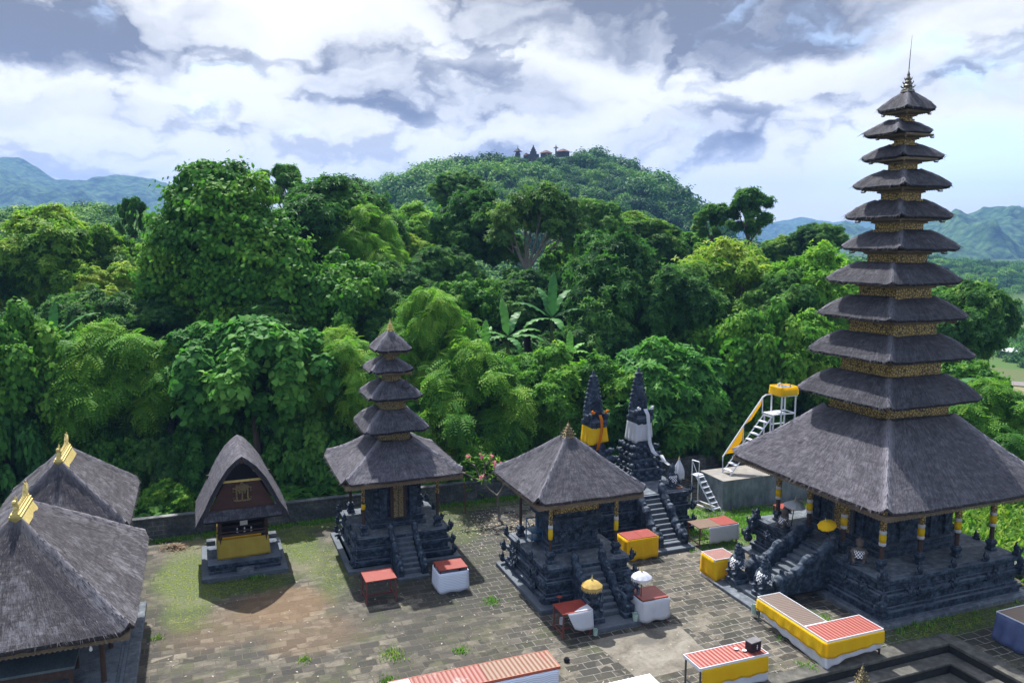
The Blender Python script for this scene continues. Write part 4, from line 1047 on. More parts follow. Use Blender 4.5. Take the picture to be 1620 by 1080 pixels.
finial_mb(.62, .13).build('finial', GOLD, mt, loc=(0, 0, 9.10))
stair(mt, Matrix.Identity(4), 0, -1.75, 1.25, -3.15, .12, .72, 7, balw=.24, hb=.30)
m = MB(); m.b2(-.62, .62, -3.5, -3.1, -.02, .1); m.build('landing', DARKSTEP, mt, bevel=.02)
t = thing('hanging_bundle', 'small grey thatch bundle hanging below the third tier of the five-tier tower', 'bundle', MU + .45, MV - .75, 6.98)
m = MB(); m.lathe([(.02, .32), (.06, .25), (.13, .12), (.17, .0), (.10, -.10)], 9); m.build('straw', TH_M, t)
m = MB(); m.tube([(0, 0, .3), (0, .12, .42)], .008, 5); m.build('cord', WOODD, t)

# ------------------------------------------------------------------ the middle shrine
PU, PV = 12.65, 26.5
pv = thing('open_shrine', 'black stone shrine on a high base under one large pyramid thatch with gold crown', 'shrine', PU, PV)
m = MB(); m.b2(-2.05, 2.15, -2.3, 2.25, -.02, .16); m.build('plinth', DARKSTEP, pv, bevel=.02)
bs = base_mb(1.86, 2.05, 1.42, seed=15).build('stone_base', STONE, pv, bevel=.015)
m = MB(); m.b2(-1.6, 1.6, -1.8, 1.8, 1.42, 1.45); m.build('platform_top', PALESTEP, pv)
nst = lambda x, y: y < -1.2 and abs(x) < .8
karang_row(bs, 1.72, 1.9, 1.34, 2, .72, nst); karang_row(bs, 1.8, 1.98, .72, 2, .75, nst); karang_row(bs, 1.84, 2.02, .25, 0, .7)
for t_ in (-.5, .5): orn(FACE, bs, -1.74, t_ * 2, 1.0, -math.pi / 2, .8); orn(FACE, bs, 1.74, t_ * 2, 1.0, math.pi / 2, .8); orn(FACE, bs, -1.8, t_ * 2, .5, -math.pi / 2, .9)
m = MB()
for ins, a, b_ in ((0, 1.45, 1.6), (.08, 1.6, 1.74), (.16, 1.74, 2.5), (.08, 2.5, 2.6), (.0, 2.6, 2.72), (.2, 2.72, 3.5)):
    m.b2(-1.05 + ins, 1.15 - ins, -.75 + ins, 1.15 - ins, a, b_ - .002)
for i in range(5): m.b2(-.8 + i * .38, -.55 + i * .38, -.66, -.58, 1.85 + .14 * (i % 2), 2.1 + .14 * (i % 2))
cella = m.build('stone_body', STONE, pv, bevel=.012)
orn(FACE, cella, -.55, -.72, 2.1, 0, 1.0); orn(FACE, cella, .35, -.72, 2.2, 0, .9)
m = MB(); m.b2(-.85, .95, -.72, -.62, 2.95, 3.4); m.build('carved_panel', GOLDC, pv)
for sx in (-1, 1):
    for sy in (-1, 1): column(pv, sx * 1.32, sy * 1.42, 1.45, 3.95, .06, wrap=((.26, .40, 'W'), (-.12, .26, 'Y')) if not (sx < 0 < sy) else (), gild=not (sx < 0 < sy))
m = MB(); frame_ring(m, 1.46, 1.56, .13, 3.80, 3.95); frame_ring(m, 2.07, 2.07, .10, 3.70, 3.86); scallops(m, 2.08, 2.08, 3.70, .06, .12); m.build('eave_frame', WOODF, pv)
roof('thatched_roof', pv, [TH_M, LIPP], 2.22, 2.22, .14, .14, 3.98, 5.62, -.02, .10, 71, .05, .09, 26, 17, .028, .7, sag=.04, flare=.10)
finial_mb(.62, .2).build('finial', GOLDP, pv, loc=(0, 0, 5.60))
stair(pv, Matrix.Identity(4), 0, -1.85, 1.45, -3.45, .16, .82, 8, balw=.28, hb=.34)
m = MB(); m.b2(-.98, .98, -4.15, -3.4, -.02, .15); m.build('landing', DARKSTEP, pv, bevel=.02)
t = thing('metal_stand', 'blue painted metal stand on the left ledge of the middle shrine', 'stand', PU - 1.15, PV + .45, 1.45, group=None)
for x in (-.22, .22):
    for y in (-.28, .28):
        m = MB(); m.bar((x, y, 0), (x, y, .95 if y > 0 else .6), .035); m.build('leg', BLUP, t)
m = MB(); m.b2(-.24, .24, -.3, .3, .55, .58); m.b2(-.24, .24, -.3, .3, .25, .275); m.build('shelf', BLUP, t)
m = MB(); m.bar((-.22, .28, .93), (.22, .28, .93), .035); m.bar((-.22, -.28, .6), (-.22, .28, .93), .03); m.build('rail', BLUP, t)
m = MB()

# ------------------------------------------------------------------ twin stone thrones at the back
GU, GV = 17.8, 31.4
gt = thing('twin_throne_shrine', 'black carved shrine platform with steep stairs carrying two pointed stone thrones', 'shrine', GU, GV)
bs = base_mb(2.5, 2.1, 1.8, seed=22).build('stone_base', STONE, gt, bevel=.015)
m = MB(); m.b2(-2.25, 2.25, -1.85, 1.85, 1.8, 1.83); m.build('platform_top', PALESTEP, gt)
nst = lambda x, y: y < -1.2 and abs(x - .3) < .9
karang_row(bs, 2.36, 1.96, 1.72, 3, .75, nst); karang_row(bs, 2.42, 2.02, .95, 3, .85, nst); karang_row(bs, 2.45, 2.06, .35, 1, .75, nst)
stair(gt, Matrix.Identity(4), .3, -1.9, 1.83, -3.55, .18, .85, 9, balw=.34, hb=.42)
m = MB(); m.b2(-.62, 1.2, -4.1, -3.5, -.02, .16); m.build('landing', DARKSTEP, gt, bevel=.02)
m = MB(); m.b2(-.50, 1.08, -3.75, -3.5, .16, .3); m.build('landing_step', DARKSTEP, gt, bevel=.02)
def throne(x, y):
    m = MB(); m.M = Matrix.Translation((x, y, 1.83)) @ Matrix.Diagonal((.80, .86, 1.0, 1.0)); rr = random.Random(int(x * 50))
    for hw, hd, a, b_ in ((1.0, .95, 0, .22), (.87, .82, .22, .42), (.94, .9, .42, .55), (.76, .74, .55, .85), (.83, .8, .85, 1.0), (.60, .6, 1.0, 1.3), (.66, .66, 1.3, 1.45), (.47, .48, 1.45, 1.75), (.40, .42, 1.7, 2.62), (.48, .5, 2.55, 2.72), (.56, .54, 2.70, 2.90)):
        m.b2(-hw, hw, -hd, hd, a, b_ + .01)
    for lvl, hw, hd in ((.3, 1.0, .9), (.7, .95, .85), (1.15, .78, .7), (1.5, .7, .62)):
        for sx in (-1, 1):
            for sy in (-1, 1):
                m.blob((sx * hw, sy * hd, lvl + .06), (.16, .16, .15)); m.tube([(sx * hw, sy * hd, lvl), (sx * (hw + .16), sy * (hd + .14), lvl + .12), (sx * (hw + .14), sy * (hd + .12), lvl + .28)], [.09, .08, .02], 6)
        for t in (-.5, 0, .5): m.blob((t * hw * 1.2, -hd - .03, lvl + .04), (.13, .1, .12)); m.blob((-hw - .03, t * hd * 1.2, lvl + .04), (.1, .13, .12))
    # the tall back, stepping in to a point, with curled edges
    prof = [(2.85, .50), (3.05, .50), (3.25, .495), (3.45, .47), (3.65, .44), (3.85, .395), (4.05, .345), (4.25, .29), (4.45, .235), (4.62, .18), (4.80, .13), (4.95, .085)]
    for (z0, w0), (z1, w1) in zip(prof, prof[1:]):
        m.b2(-w1, w1, .02, .42 - (z0 - 2.85) * .09, z0, z1 + .01)
        for sx in (-1, 1):
            m.blob((sx * (w0 + .02), .2, z0 + .08), (.095, .14, .06)); m.tube([(sx * w0, .18, z0 + .02), (sx * (w0 + .13), .16, z0 + .06), (sx * (w0 + .12), .16, z0 + .16)], [.055, .05, .012], 5)
    m.lathe([(.14, 4.85), (.16, 4.92), (.08, 5.0), (.10, 5.06), (.03, 5.2), (.01, 5.3)], 7, c=(0, .2, 0))
    m.blob((0, -.02, 4.15), (.16, .08, .16)); m.blob((0, -.06, 4.1), (.06, .05, .05)); m.blob((-.1, -.02, 4.28), .07); m.blob((.1, -.02, 4.28), .07)
    # seat arms and small seated figure in the niche
    for sx in (-1, 1):
        m.b2(sx * .52 - .1, sx * .52 + .1, -.46, .1, 2.88, 3.22); m.blob((sx * .52, -.46, 3.2), (.13, .12, .15)); m.tube([(sx * .52, -.5, 3.15), (sx * .52, -.62, 3.25), (sx * .52, -.6, 3.4)], [.08, .06, .02], 6)
        m.b2(sx * .34 - .07, sx * .34 + .07, -.12, .05, 2.9, 3.75)
    m.blob((0, -.02, 3.82), (.42, .14, .13)); m.blob((0, -.02, 3.98), (.26, .12, .14))
    return m.build('stone_throne', CARVE, gt, remesh=.035)
throne(-1.2, .62); throne(1.15, .62)
def wrap_mesh(hx, hy, z0, z1, flare, mat, name, label, cat, u, v, z, n=16, ripple=.03, seed=0, slant=.0, rz=0.0):
    """a cloth tied round a square waist, hanging in folds"""
    V = []; F = []; per = []
    for side in range(4):
        for i in range(n): per.append((side, -1 + 2 * i / n))
    m_ = 7; N_ = len(per)
    for j in range(m_ + 1):
        t = j / m_
        for side, s_ in per:
            X, Y = [(s_, -1), (1, s_), (-s_, 1), (-1, -s_)][side]
            k = 1 + flare * t; rp = ripple * t * math.sin(s_ * 9 + side * 2 + seed) + ripple * .6 * t * math.sin(s_ * 21 + seed * 3)
            ln = math.hypot(X, Y)
            zb = z0 + slant * (X * .5 + .5 * mnoise.noise(Vector((X * 1.3, Y * 1.3, seed))))
            V.append((X * hx * k + X / ln * rp, Y * hy * k + Y / ln * rp, z1 + (zb - z1) * t))
    for j in range(m_):
        for i in range(N_):
            i2 = (i + 1) % N_; F.append((j * N_ + i, (j + 1) * N_ + i, (j + 1) * N_ + i2, j * N_ + i2))
    mb = MB(); mb.add(V, F)
    o = mb.build(name, mat, smooth=True, solid=.012); X, Y = xy(u, v); o.location = (X, Y, z); o.rotation_euler = (0, 0, TEMPLE + rz)
    return tag(o, label, cat)
def ribbon(pts, w, mat, name, label, cat, u, v, z):
    V = []; F = []
    for i, p in enumerate(pts):
        q = w * (1 - .15 * math.sin(i)); V += [(p[0] - q / 2, p[1], p[2]), (p[0] + q / 2, p[1] - .02 * math.sin(i * 1.3), p[2])]
        if i: F.append((2 * i - 2, 2 * i - 1, 2 * i + 1, 2 * i))
    mb = MB(); mb.add(V, F); o = mb.build(name, mat, smooth=True, solid=.015); X, Y = xy(u, v); o.location = (X, Y, z); o.rotation_euler = (0, 0, TEMPLE)
    return tag(o, label, cat)
wrap_mesh(.40, .42, 3.76, 4.5, .15, YEL, 'cloth_wrap', 'bright yellow cloth tied round the left pointed stone throne', 'cloth', GU - 1.2, GV + .62, 0, seed=1, slant=.14)
wrap_mesh(.40, .42, 3.70, 4.5, .15, WHT, 'cloth_wrap', 'white cloth tied round the right pointed stone throne', 'cloth', GU + 1.15, GV + .62, 0, seed=4, slant=.2)
ribbon([(.08, -.38, 5.05), (.09, -.53, 4.85), (.10, -.56, 4.4), (-.02, -.62, 3.95), (-.16, -.66, 3.52)], .15, ORG, 'sash', 'narrow orange sash falling over the yellow cloth of a stone throne', 'cloth', GU - 1.2, GV + .62, 0)
ribbon([(.08, -.38, 5.15), (.12, -.55, 4.9), (.16, -.60, 4.3), (.2, -.66, 3.6), (.24, -.9, 3.25), (.42, -1.0, 3.05), (.55, -1.05, 3.1), (.72, -1.1, 2.8), (.95, -1.2, 2.62)], .20, WHT, 'sash', 'long white sash trailing from the white-clothed throne down the stones', 'cloth', GU + 1.15, GV + .62, 0)
for du, mat_, cname in ((-1.2, ORG, 'orange'), (1.15, WHT, 'white')):
    for sx in (-1, 1):
        t = MB(); t.blob((0, 0, 0), (.10, .06, .07), n=8, m=5); t.tube([(0, 0, 0), (sx * .06, -.02, .08), (sx * .12, 0, .06)], [.05, .05, .02], 5)
        o = t.build('cloth_bow', mat_, smooth=True); X, Y = xy(GU + du + sx * .32, GV + .62 - .52); o.location = (X, Y, 5.2); o.rotation_euler = (0, 0, TEMPLE)
        tag(o, '%s cloth bow tied on the %s arm of the %s-clothed stone throne' % (cname, 'left' if sx < 0 else 'right', 'yellow' if cname == 'orange' else 'white'), 'cloth')

# ------------------------------------------------------------------ guardian statues
def guardian(u, v, z, rz, label, s=1.0, ped=.34, tall=True, mat=CARVE, group=None, cloth_h=.26):
    t = thing('guardian_statue', label, 'statue', u, v, z, rz, group)
    p = MB(); p.box((0, 0, ped * .2), (.66 * s, .62 * s, ped * .4)); p.box((0, 0, ped * .7), (.54 * s, .5 * s, ped * .6)); p.build('pedestal', STONE, t, bevel=.02)
    b = MB(); b.M = Matrix.Translation((0, 0, ped - .03)) @ Matrix.Scale(s, 4)
    b.blob((0, .02, .30), (.21, .18, .22)); b.blob((0, 0, .52), (.22, .16, .17)); b.tube([(0, 0, .6), (0, -.01, .72)], [.09, .085], 8)
    b.blob((0, -.02, .80), (.125, .13, .14)); b.blob((0, -.13, .78), (.05, .05, .04)); b.blob((-.05, -.12, .84), .032); b.blob((.05, -.12, .84), .032); b.blob((0, -.12, .72), (.07, .04, .025))
    for sx in (-1, 1):
        b.blob((sx * .13, 0, .80), (.04, .05, .07))
        b.tube([(sx * .10, -.02, .20), (sx * .24, -.20, .26), (sx * .20, -.22, .02)], [.12, .10, .08], 8); b.blob((sx * .20, -.27, .04), (.08, .13, .05))
        b.tube([(sx * .20, 0, .58), (sx * .33, -.04, .44), (sx * .22, -.20, .34)], [.085, .07, .05], 8); b.blob((sx * .21, -.22, .33), (.06, .06, .05))
        b.tube([(sx * .09, .03, .90), (sx * .16, .05, .96), (sx * .12, .04, 1.04)], [.06, .05, .02], 6)
    b.lathe([(.13, .88), (.145, .93), (.10, .98), (.12, 1.02), (.06, 1.08), (.03, 1.16)], 9)
    if tall: b.tube([(.21, -.22, .02), (.215, -.24, .5)], [.035, .05], 6)
    b.tube([(0, .10, .95), (0, .17, .75), (0, .2, .5), (0, .19, .2)], [.05, .10, .11, .08], 7)
    b.build('body', mat, t, remesh=.02)
    c = MB(); c.lathe([(.235 * s, ped - .03 + .52 * s), (.27 * s, ped - .03 + .42 * s), (.30 * s, ped - .03 + (.52 - cloth_h) * s), (.315 * s, ped - .03 + (.48 - cloth_h) * s)], 18)
    c.build('checkered_skirt', CHECK, t, smooth=True, bevel=0)
    return t
G1 = 'guardian statues of the tall tower stair'
guardian(18.35, 23.62, .27, -math.pi / 2, 'black guardian statue in checkered cloth by the yellow-draped box table', 1.0, .38, group=G1)
guardian(18.45, 22.22, .27, -math.pi / 2, 'black checkered-cloth guardian at the stair foot nearer the L-shaped table', 1.0, .38, group=G1)
BROWNST = speckled('brown_tuff', [(.3, (.05, .04, .035)), (.55, (.11, .09, .08)), (.75, (.18, .15, .13))], 7, .9, 30, .6)
guardian(21.25, 24.6, 1.53, -math.pi / 2, 'small brown stone guardian in checkered cloth beside the white parasol on the tower base', .72, .16, False, BROWNST, G1)
guardian(21.5, 20.95, 1.53, -math.pi / 4, 'small brown stone guardian in checkered cloth on the tower base near its front corner', .78, .12, False, BROWNST, G1)
for dx_, lab in ((-.98, 'dark squatting stone guardian left of the middle shrine stair behind the gold parasol'), (.98, 'dark stone guardian right of the middle shrine stair by the white parasol')):
    t = guardian(PU + dx_ * .72, PV - 3.52, .15, 0, lab, 1.05, .42, False, CARVE)
    for ch in list(t.children):
        if ch.name.startswith('checkered'): bpy.data.objects.remove(ch)
t = guardian(GU + 1.75, GV - 1.35, 1.83, 0, 'dark guardian statue in checkered cloth at the head of the throne stair', .85, .15, True, CARVE)

# ------------------------------------------------------------------ the rice granary
LU, LV = 1.25, 32.9
gr = thing('rice_granary', 'small granary with tall bulging saddle thatch and red boarded gable', 'granary', LU, LV)
m = MB(); m.b2(-1.58, 1.58, -1.8, 1.8, -.02, .16); m.build('plinth', DARKSTEP, gr, bevel=.02)
m = MB(); m.b2(-1.33, 1.33, -1.45, 1.45, .16, .26); m.b2(-1.25, 1.25, -1.37, 1.37, .26, .40); m.b2(-1.36, 1.36, -1.48, 1.48, .40, .54); m.build('stone_base', STONE, gr, bevel=.015)
m = MB(); m.b2(-.32, .32, -1.75, -1.46, .16, .34); m.build('step', PALESTEP, gr, bevel=.015)
for sx in (-1, 1):
    m = MB(); m.box((sx * 1.2, .9, .62), (.34, .34, .16)); m.build('corner_block', PALESTEP, gr, bevel=.015)
for sx in (-1, 1):
    for sy in (-1, 1):
        m = MB(); m.tube([(sx * .85, sy * .95, .54), (sx * .85, sy * .95, 2.5)], .07, 8); m.build('post', WOODD, gr)
m = MB(); m.b2(-.88, .88, -1.0, 1.0, 1.42, 1.52); m.b2(-.95, .95, -1.05, 1.05, 2.2, 2.34); m.b2(-.85, .85, .90, .96, 1.52, 2.2); m.b2(-.8, .8, -.3, -.22, 1.52, 1.62); m.build('floor', WOODD, gr)
m = MB(); m.b2(-.98, .98, -1.1, -1.06, 1.62, 1.67); m.b2(-.98, .98, -1.06, -1.02, 2.02, 2.08); m.build('rail', WOODD, gr)
PROF = [(1.62, 2.16), (1.52, 2.45), (1.36, 2.85), (1.13, 3.35), (.85, 3.88), (.52, 4.38), (.22, 4.68), (0, 4.82)]
def saddle():
    mb = MB(); nv = 18; full = [(-x, z) for x, z in PROF] + [(x, z) for x, z in reversed(PROF[:-1])]; n = len(full)
    th = .17
    def inner(k):
        x, z = full[k]; s_ = 1 if x > 0 else (-1 if x < 0 else 0)
        return (x - s_ * th * .85, z - (th * .55 if s_ else th * 1.3))
    vl = [0]
    for k in range(1, n): vl.append(vl[-1] + math.hypot(full[k][0] - full[k - 1][0], full[k][1] - full[k - 1][1]))
    V = []; U = []; F = []; FU = []
    for j in range(nv + 1):
        t = j / nv
        for k in range(n):
            x, z = full[k]; hgt = (z - 2.16) / 2.66
            y0 = -1.58 - .40 * hgt; y1 = 1.55 + .1 * hgt; y = y0 + (y1 - y0) * t
            nz = mnoise.noise(Vector((x * 2, y * 2, z * 2))) * .03 + mnoise.noise(Vector((x * 7, y * 7, z * 7))) * .02
            sg = .07 * math.sin(math.pi * t)
            fl = .10 * max(0, .25 - hgt) * 4 * (1 if x > 0 else -1)
            V.append((x + nz + fl, y, z + nz - sg * hgt)); U.append((y, min(vl[k], vl[-1] - vl[k]) if False else vl[k]))
    for j in range(nv):
        for k in range(n - 1):
            q = (j * n + k, j * n + k + 1, (j + 1) * n + k + 1, (j + 1) * n + k); F.append(tuple(reversed(q))); FU.append([U[i] for i in reversed(q)])
    mb.add(V, F, 0, FU)
    W = []
    for j in range(nv + 1):
        for k in range(n):
            ix, iz = inner(k); y = V[j * n + k][1]; W.append((ix, y + (.06 if j == 0 else -.06 if j == nv else 0), iz))
    G_ = []
    for j in range(nv):
        for k in range(n - 1): G_.append((j * n + k, j * n + k + 1, (j + 1) * n + k + 1, (j + 1) * n + k))
    mb.add(W, G_, 1)
    for j in (0, nv):
        vv = V[j * n:(j + 1) * n] + W[j * n:(j + 1) * n]
        mb.add(vv, [((k, n + k, n + k + 1, k + 1) if j == nv else (k, k + 1, n + k + 1, n + k)) for k in range(n - 1)], 0, [[(.0, .03 * i) for i in range(4)]] * (n - 1))
    for k in (0, n - 1):
        vv = [V[j * n + k] for j in range(nv + 1)] + [W[j * n + k] for j in range(nv + 1)]; q = nv + 1
        mb.add(vv, [(j, j + 1, q + j + 1, q + j) for j in range(nv)], 1)
    rr = random.Random(8)
    for i in range(1500):          # loose straw along the gable edge and eaves
        k = rr.randrange(n - 1); a = Vector(V[k]); b_ = Vector(V[k + 1]); p = a.lerp(b_, rr.random()); ww = rr.uniform(.006, .014)
        p = p + Vector((0, rr.uniform(0, .03), -rr.uniform(0, .14))); e = p + Vector((rr.uniform(-.05, .05), -rr.uniform(.01, .05), -rr.uniform(.04, .14)))
        mb.add([tuple(p - Vector((ww, 0, 0))), tuple(p + Vector((ww, 0, 0))), tuple(e)], [(0, 1, 2)], rr.choice((0, 0, 1)), [(0, 0), (.03, 0), (.01, .1)])
    return mb.build('thatched_roof', [TH_P, LIP], gr, smooth=True)
saddle()
m = MB(); m.tube([(0, -2.02, 4.62), (0, -1.7, 4.66), (0, 1.6, 4.66)], .075, 8); m.build('ridge_pole', WOODD, gr)
m = MB(); m.add([(-1.22, -1.36, 2.62), (1.22, -1.36, 2.62), (.62, -1.36, 3.72), (-.62, -1.36, 3.72), (-1.22, -1.30, 2.62), (1.22, -1.30, 2.62), (.62, -1.30, 3.72), (-.62, -1.30, 3.72)], [(0, 1, 2, 3), (7, 6, 5, 4), (0, 4, 5, 1), (1, 5, 6, 2), (2, 6, 7, 3), (3, 7, 4, 0)])
m.build('gable_boards', REDWOOD, gr)
m = MB(); m.add([(-.66, -1.2, 3.72), (.66, -1.2, 3.72), (0, -1.2, 4.6)], [(0, 1, 2)]); m.build('gable_lattice', LIP, gr)
m = MB(); m.b2(-1.25, 1.25, 1.3, 1.36, 2.4, 3.3); m.build('rear_boards', WOODD, gr)
m = MB(); m.b2(-.74, .74, -1.43, -1.37, 3.70, 3.78); m.build('gilded_rail', GOLD, gr)
def gilded_door():
    m = MB()
    m.box((0, 0, .62), (.58, .04, .12)); m.box((0, 0, .03), (.62, .04, .07)); m.blob((0, -.01, .73), (.16, .04, .08)); m.blob((0, -.01, .82), (.07, .03, .06))
    for sx in (-1, 1):
        m.box((sx * .25, 0, .33), (.085, .04, .55)); m.tube([(sx * .27, 0, .62), (sx * .40, 0, .60), (sx * .40, 0, .47), (sx * .33, 0, .44)], [.05, .055, .045, .02], 6)
        m.tube([(sx * .26, 0, .05), (sx * .38, 0, .06), (sx * .40, 0, .16), (sx * .34, 0, .18)], [.045, .045, .035, .015], 6); m.blob((sx * .13, 0, .56), (.10, .03, .08)); m.blob((sx * .11, 0, .44), (.06, .025, .11)); m.blob((sx * .2, 0, .71), (.09, .03, .05))
    m.box((0, -.005, .33), (.06, .04, .56))
    o = m.build('gilded_door_frame', GOLDP, gr, loc=(0, -1.41, 2.93)); o.scale = (.82, 1, .86); return o
gilded_door()
mb = MB(); V = []; U = []; F = []
for j in range(6):
    t = j / 5
    for i in range(25):
        x = -1.42 + 2.84 * i / 24; y = -1.38 - .36 * t; z = 2.66 - .30 * t - .03 * t * t + .012 * mnoise.noise(Vector((x * 6, t * 3, 1)))
        V.append((x, y, z)); U.append((x, t * .5))
for j in range(5):
    for i in range(24): F.append((j * 25 + i, (j + 1) * 25 + i, (j + 1) * 25 + i + 1, j * 25 + i + 1))
mb.add(V, F, 0, [[U[i] for i in f] for f in F])
mb.add([(-1.42, -1.74, 2.33), (1.42, -1.74, 2.33), (1.42, -1.72, 2.26), (-1.42, -1.72, 2.26), (1.40, -1.34, 2.42), (-1.40, -1.34, 2.42)], [(3, 2, 1, 0), (3, 5, 4, 2)], 1)
mb.build('pent_roof', [TH_M, LIP], gr, smooth=True)
m = MB(); m.b2(-1.15, 1.15, -1.41, -1.365, 2.60, 2.66); m.build('sill_board', WOODD, gr)
wrap_mesh(.94, 1.0, .56, 1.32, .05, YELP, 'cloth_wrap', 'faded yellow cloth hung round the base of the rice granary', 'cloth', LU, LV, 0, n=14, ripple=.012, seed=2, slant=.05)
for i, (x, nm) in enumerate(((-.22, 'leftmost'), (.05, 'middle'), (.30, 'rightmost'))):
    b = MB(); b.lathe([(.03, 0), (.05, .03), (.03, .08), (.02, .12), (.035, .15), (.01, .19)], 8); o = b.build('offering_cup', WHTP, smooth=True); X, Y = xy(LU + x, LV - .9); o.location = (X, Y, 1.522)
    tag(o, '%s of three tiny white vessels on the granary shelf' % nm, 'vessel')
b = MB(); b.b2(-.14, .14, -.02, .02, -.28, 0); b.b2(-.1, .1, -.015, .015, .0, .04); o = b.build('hanging_cloth', WHT); X, Y = xy(LU + .02, LV - 1.12); o.location = (X, Y, 2.16); o.rotation_euler = (0, 0, TEMPLE); tag(o, 'small white cloth hanging above the granary shelf', 'cloth')

# ------------------------------------------------------------------ the two long thatched halls on the left
def comb_mb(L):
    m = MB(); m.b2(-.16, .16, -L / 2, L / 2, -.22, .04); m.b2(-.12, .12, -L / 2 - .03, L / 2 + .03, .04, .12); m.b2(-.07, .07, -L / 2, L / 2, .12, .19)
    m.add([(-.30, -L / 2, -.26), (.30, -L / 2, -.26), (.14, -L / 2, .0), (-.14, -L / 2, .0), (-.30, L / 2, -.26), (.30, L / 2, -.26), (.14, L / 2, .0), (-.14, L / 2, .0)], [(0, 1, 2, 3), (7, 6, 5, 4), (0, 4, 5, 1), (1, 5, 6, 2), (2, 6, 7, 3), (3, 7, 4, 0)])
    k = int(L / .15)
    for i in range(k):
        t = -L / 2 + (i + .5) * L / k; e = abs(2 * (i + .5) / k - 1); h = .10 + .30 * e ** 3
        m.lathe([(.05, 0), (.065, h * .25), (.04, h * .45), (.055, h * .6), (.02, h * .9), (.008, h)], 6, c=(0, t, .18))
    for sy in (-1, 1):
        m.tube([(0, sy * L * .36, .2), (0, sy * L * .44, .36), (0, sy * L * .5, .48), (0, sy * L * .5, .60 if sy > 0 else .5)], [.07, .075, .055, .02], 6)
        for q in range(3): m.tube([(0, sy * L * (.40 - .05 * q), .25 + .06 * q), (0, sy * L * (.46 - .05 * q), .42 + .05 * q), (0, sy * L * (.44 - .05 * q), .52 + .05 * q)], [.04, .035, .01], 5)
    return m
def hall(label, u, v, hx, hy, ze, zt, rl, comb, seed, detail):
    t = thing('thatched_hall', label, 'pavilion', u, v)
    m = MB(); m.b2(-hx + .15, hx - .22, -hy + .1, hy - .2, -.02, .16); m.build('plinth', PALESTEP, t, bevel=.02)
    m = base_mb(hx - .5, hy - .5, .85, seed); m.build('stone_base', STONE, t, bevel=.015)
    roof('thatched_roof', t, [TH_L, LIPP], hx, hy, .16, rl, ze, zt, .0, .13, seed, .045, .12, 34, 20, .035, .72, sag=.05, flare=.04, stain=1.0)
    m = MB(); frame_ring(m, hx - .85, hy - .85, .14, ze - .2, ze - .06); frame_ring(m, hx - .16, hy - .16, .09, ze - .28, ze - .14); scallops(m, hx - .15, hy - .15, ze - .28, .07, .12); m.build('eave_frame', WOODF, t)
    for sx in (-1, 1):
        for sy in (-1, -.33, .33, 1):
            c = MB(); c.tube([(0, 0, 0), (0, 0, ze - 1.0)], .075, 8); co = c.build('column', WOODD, t, loc=(sx * (hx - .92), sy * (hy - .92), .85))
            c = MB(); c.lathe([(.09, 1.2), (.10, 1.3), (.085, 1.5)], 8); c.build('gilded_shaft', GOLDC, co)
    comb_mb(comb).build('ridge_ornament', GOLD, t, loc=(0, 0, zt + .14))
    return t
h1 = hall('nearest large thatched hall at the lower left with gold ridge comb and weathered roof', -5.08, 26.3, 3.13, 3.85, 2.62, 4.95, .85, 1.75, 91, True)
h2 = hall('thatched hall with gold ridge comb standing behind the nearest one against the forest', -4.95, 33.3, 2.35, 3.0, 2.85, 4.75, 1.15, 2.2, 95, True)
t = thing('wooden_bench', 'broad blue-grey plank bench inside the nearest thatched hall', 'bench', -4.7, 23.9, .85)
m = MB(); m.b2(-1.15, 1.15, -.6, .6, .55, .62); m.build('seat', speckled('bluegrey_planks', [(.3, (.05, .07, .085)), (.7, (.12, .16, .185))], 5, .7, 20, .3, stretch=(6, 1, 1)), t)
m = MB(); m.b2(-1.12, 1.12, -.58, -.53, .3, .55); m.build('front_board', WOODD, t)
for sx in (-1, 1):
    for sy in (-1, 1):
        m = MB(); m.b2(sx * 1.05 - .05, sx * 1.05 + .05, sy * .52 - .05, sy * .52 + .05, 0, .55); m.build('leg', WOODD, t)
t = MB(); t.b2(-.12, .12, -.02, .02, -.35, 0); o = t.build('hanging_cloth', WHT); X, Y = xy(-6.05, 22.62); o.location = (X, Y, 2.45); o.rotation_euler = (0, 0, TEMPLE); tag(o, 'small pale cloth hanging at the front eave of the nearest thatched hall', 'cloth')
t = thing('hanging_bell', 'tiny white drop-shaped pendant below the eave of the nearest thatched hall', 'pendant', -3.05, 22.7, 2.3)
m = MB(); m.lathe([(.004, 0), (.02, -.05), (.045, -.14), (.04, -.18), (.01, -.2)], 8); m.build('drop', WHTP, t, smooth=True)

# ------------------------------------------------------------------ concrete platform, ladder and white stair
t = thing('concrete_block', 'large raw grey concrete platform on the grass behind the tall tower', 'platform', 25.8, 31.95)
m = MB(); m.b2(-2.75, 2.75, -.95, .95, -.05, 1.42); m.build('body', CONC, t, bevel=.02)
m = MB(); m.b2(-2.76, 2.76, -.96, .96, 1.423, 1.45); m.build('top', CONCT, t, bevel=.01)
def flight(t, x0, y0, z0, x1, z1, w, n, mat, tread=.2):
    for sy in (-1, 1):
        m = MB(); m.bar((x0, y0 + sy * w / 2, z0), (x1, y0 + sy * w / 2, z1), .055); m.build('stringer', mat, t)
    for i in range(n):
        k = (i + .7) / n; m = MB(); m.box((x0 + (x1 - x0) * k, y0, z0 + (z1 - z0) * k), (tread, w - .04, .035)); m.build('step', mat, t)
t = thing('step_ladder', 'white metal step ladder standing on the grass at the left end of the concrete block', 'ladder', 22.75, 30.95, 0, R_(105))
flight(t, 0, 0, 0, 1.2, 1.5, .48, 7, WHTP)
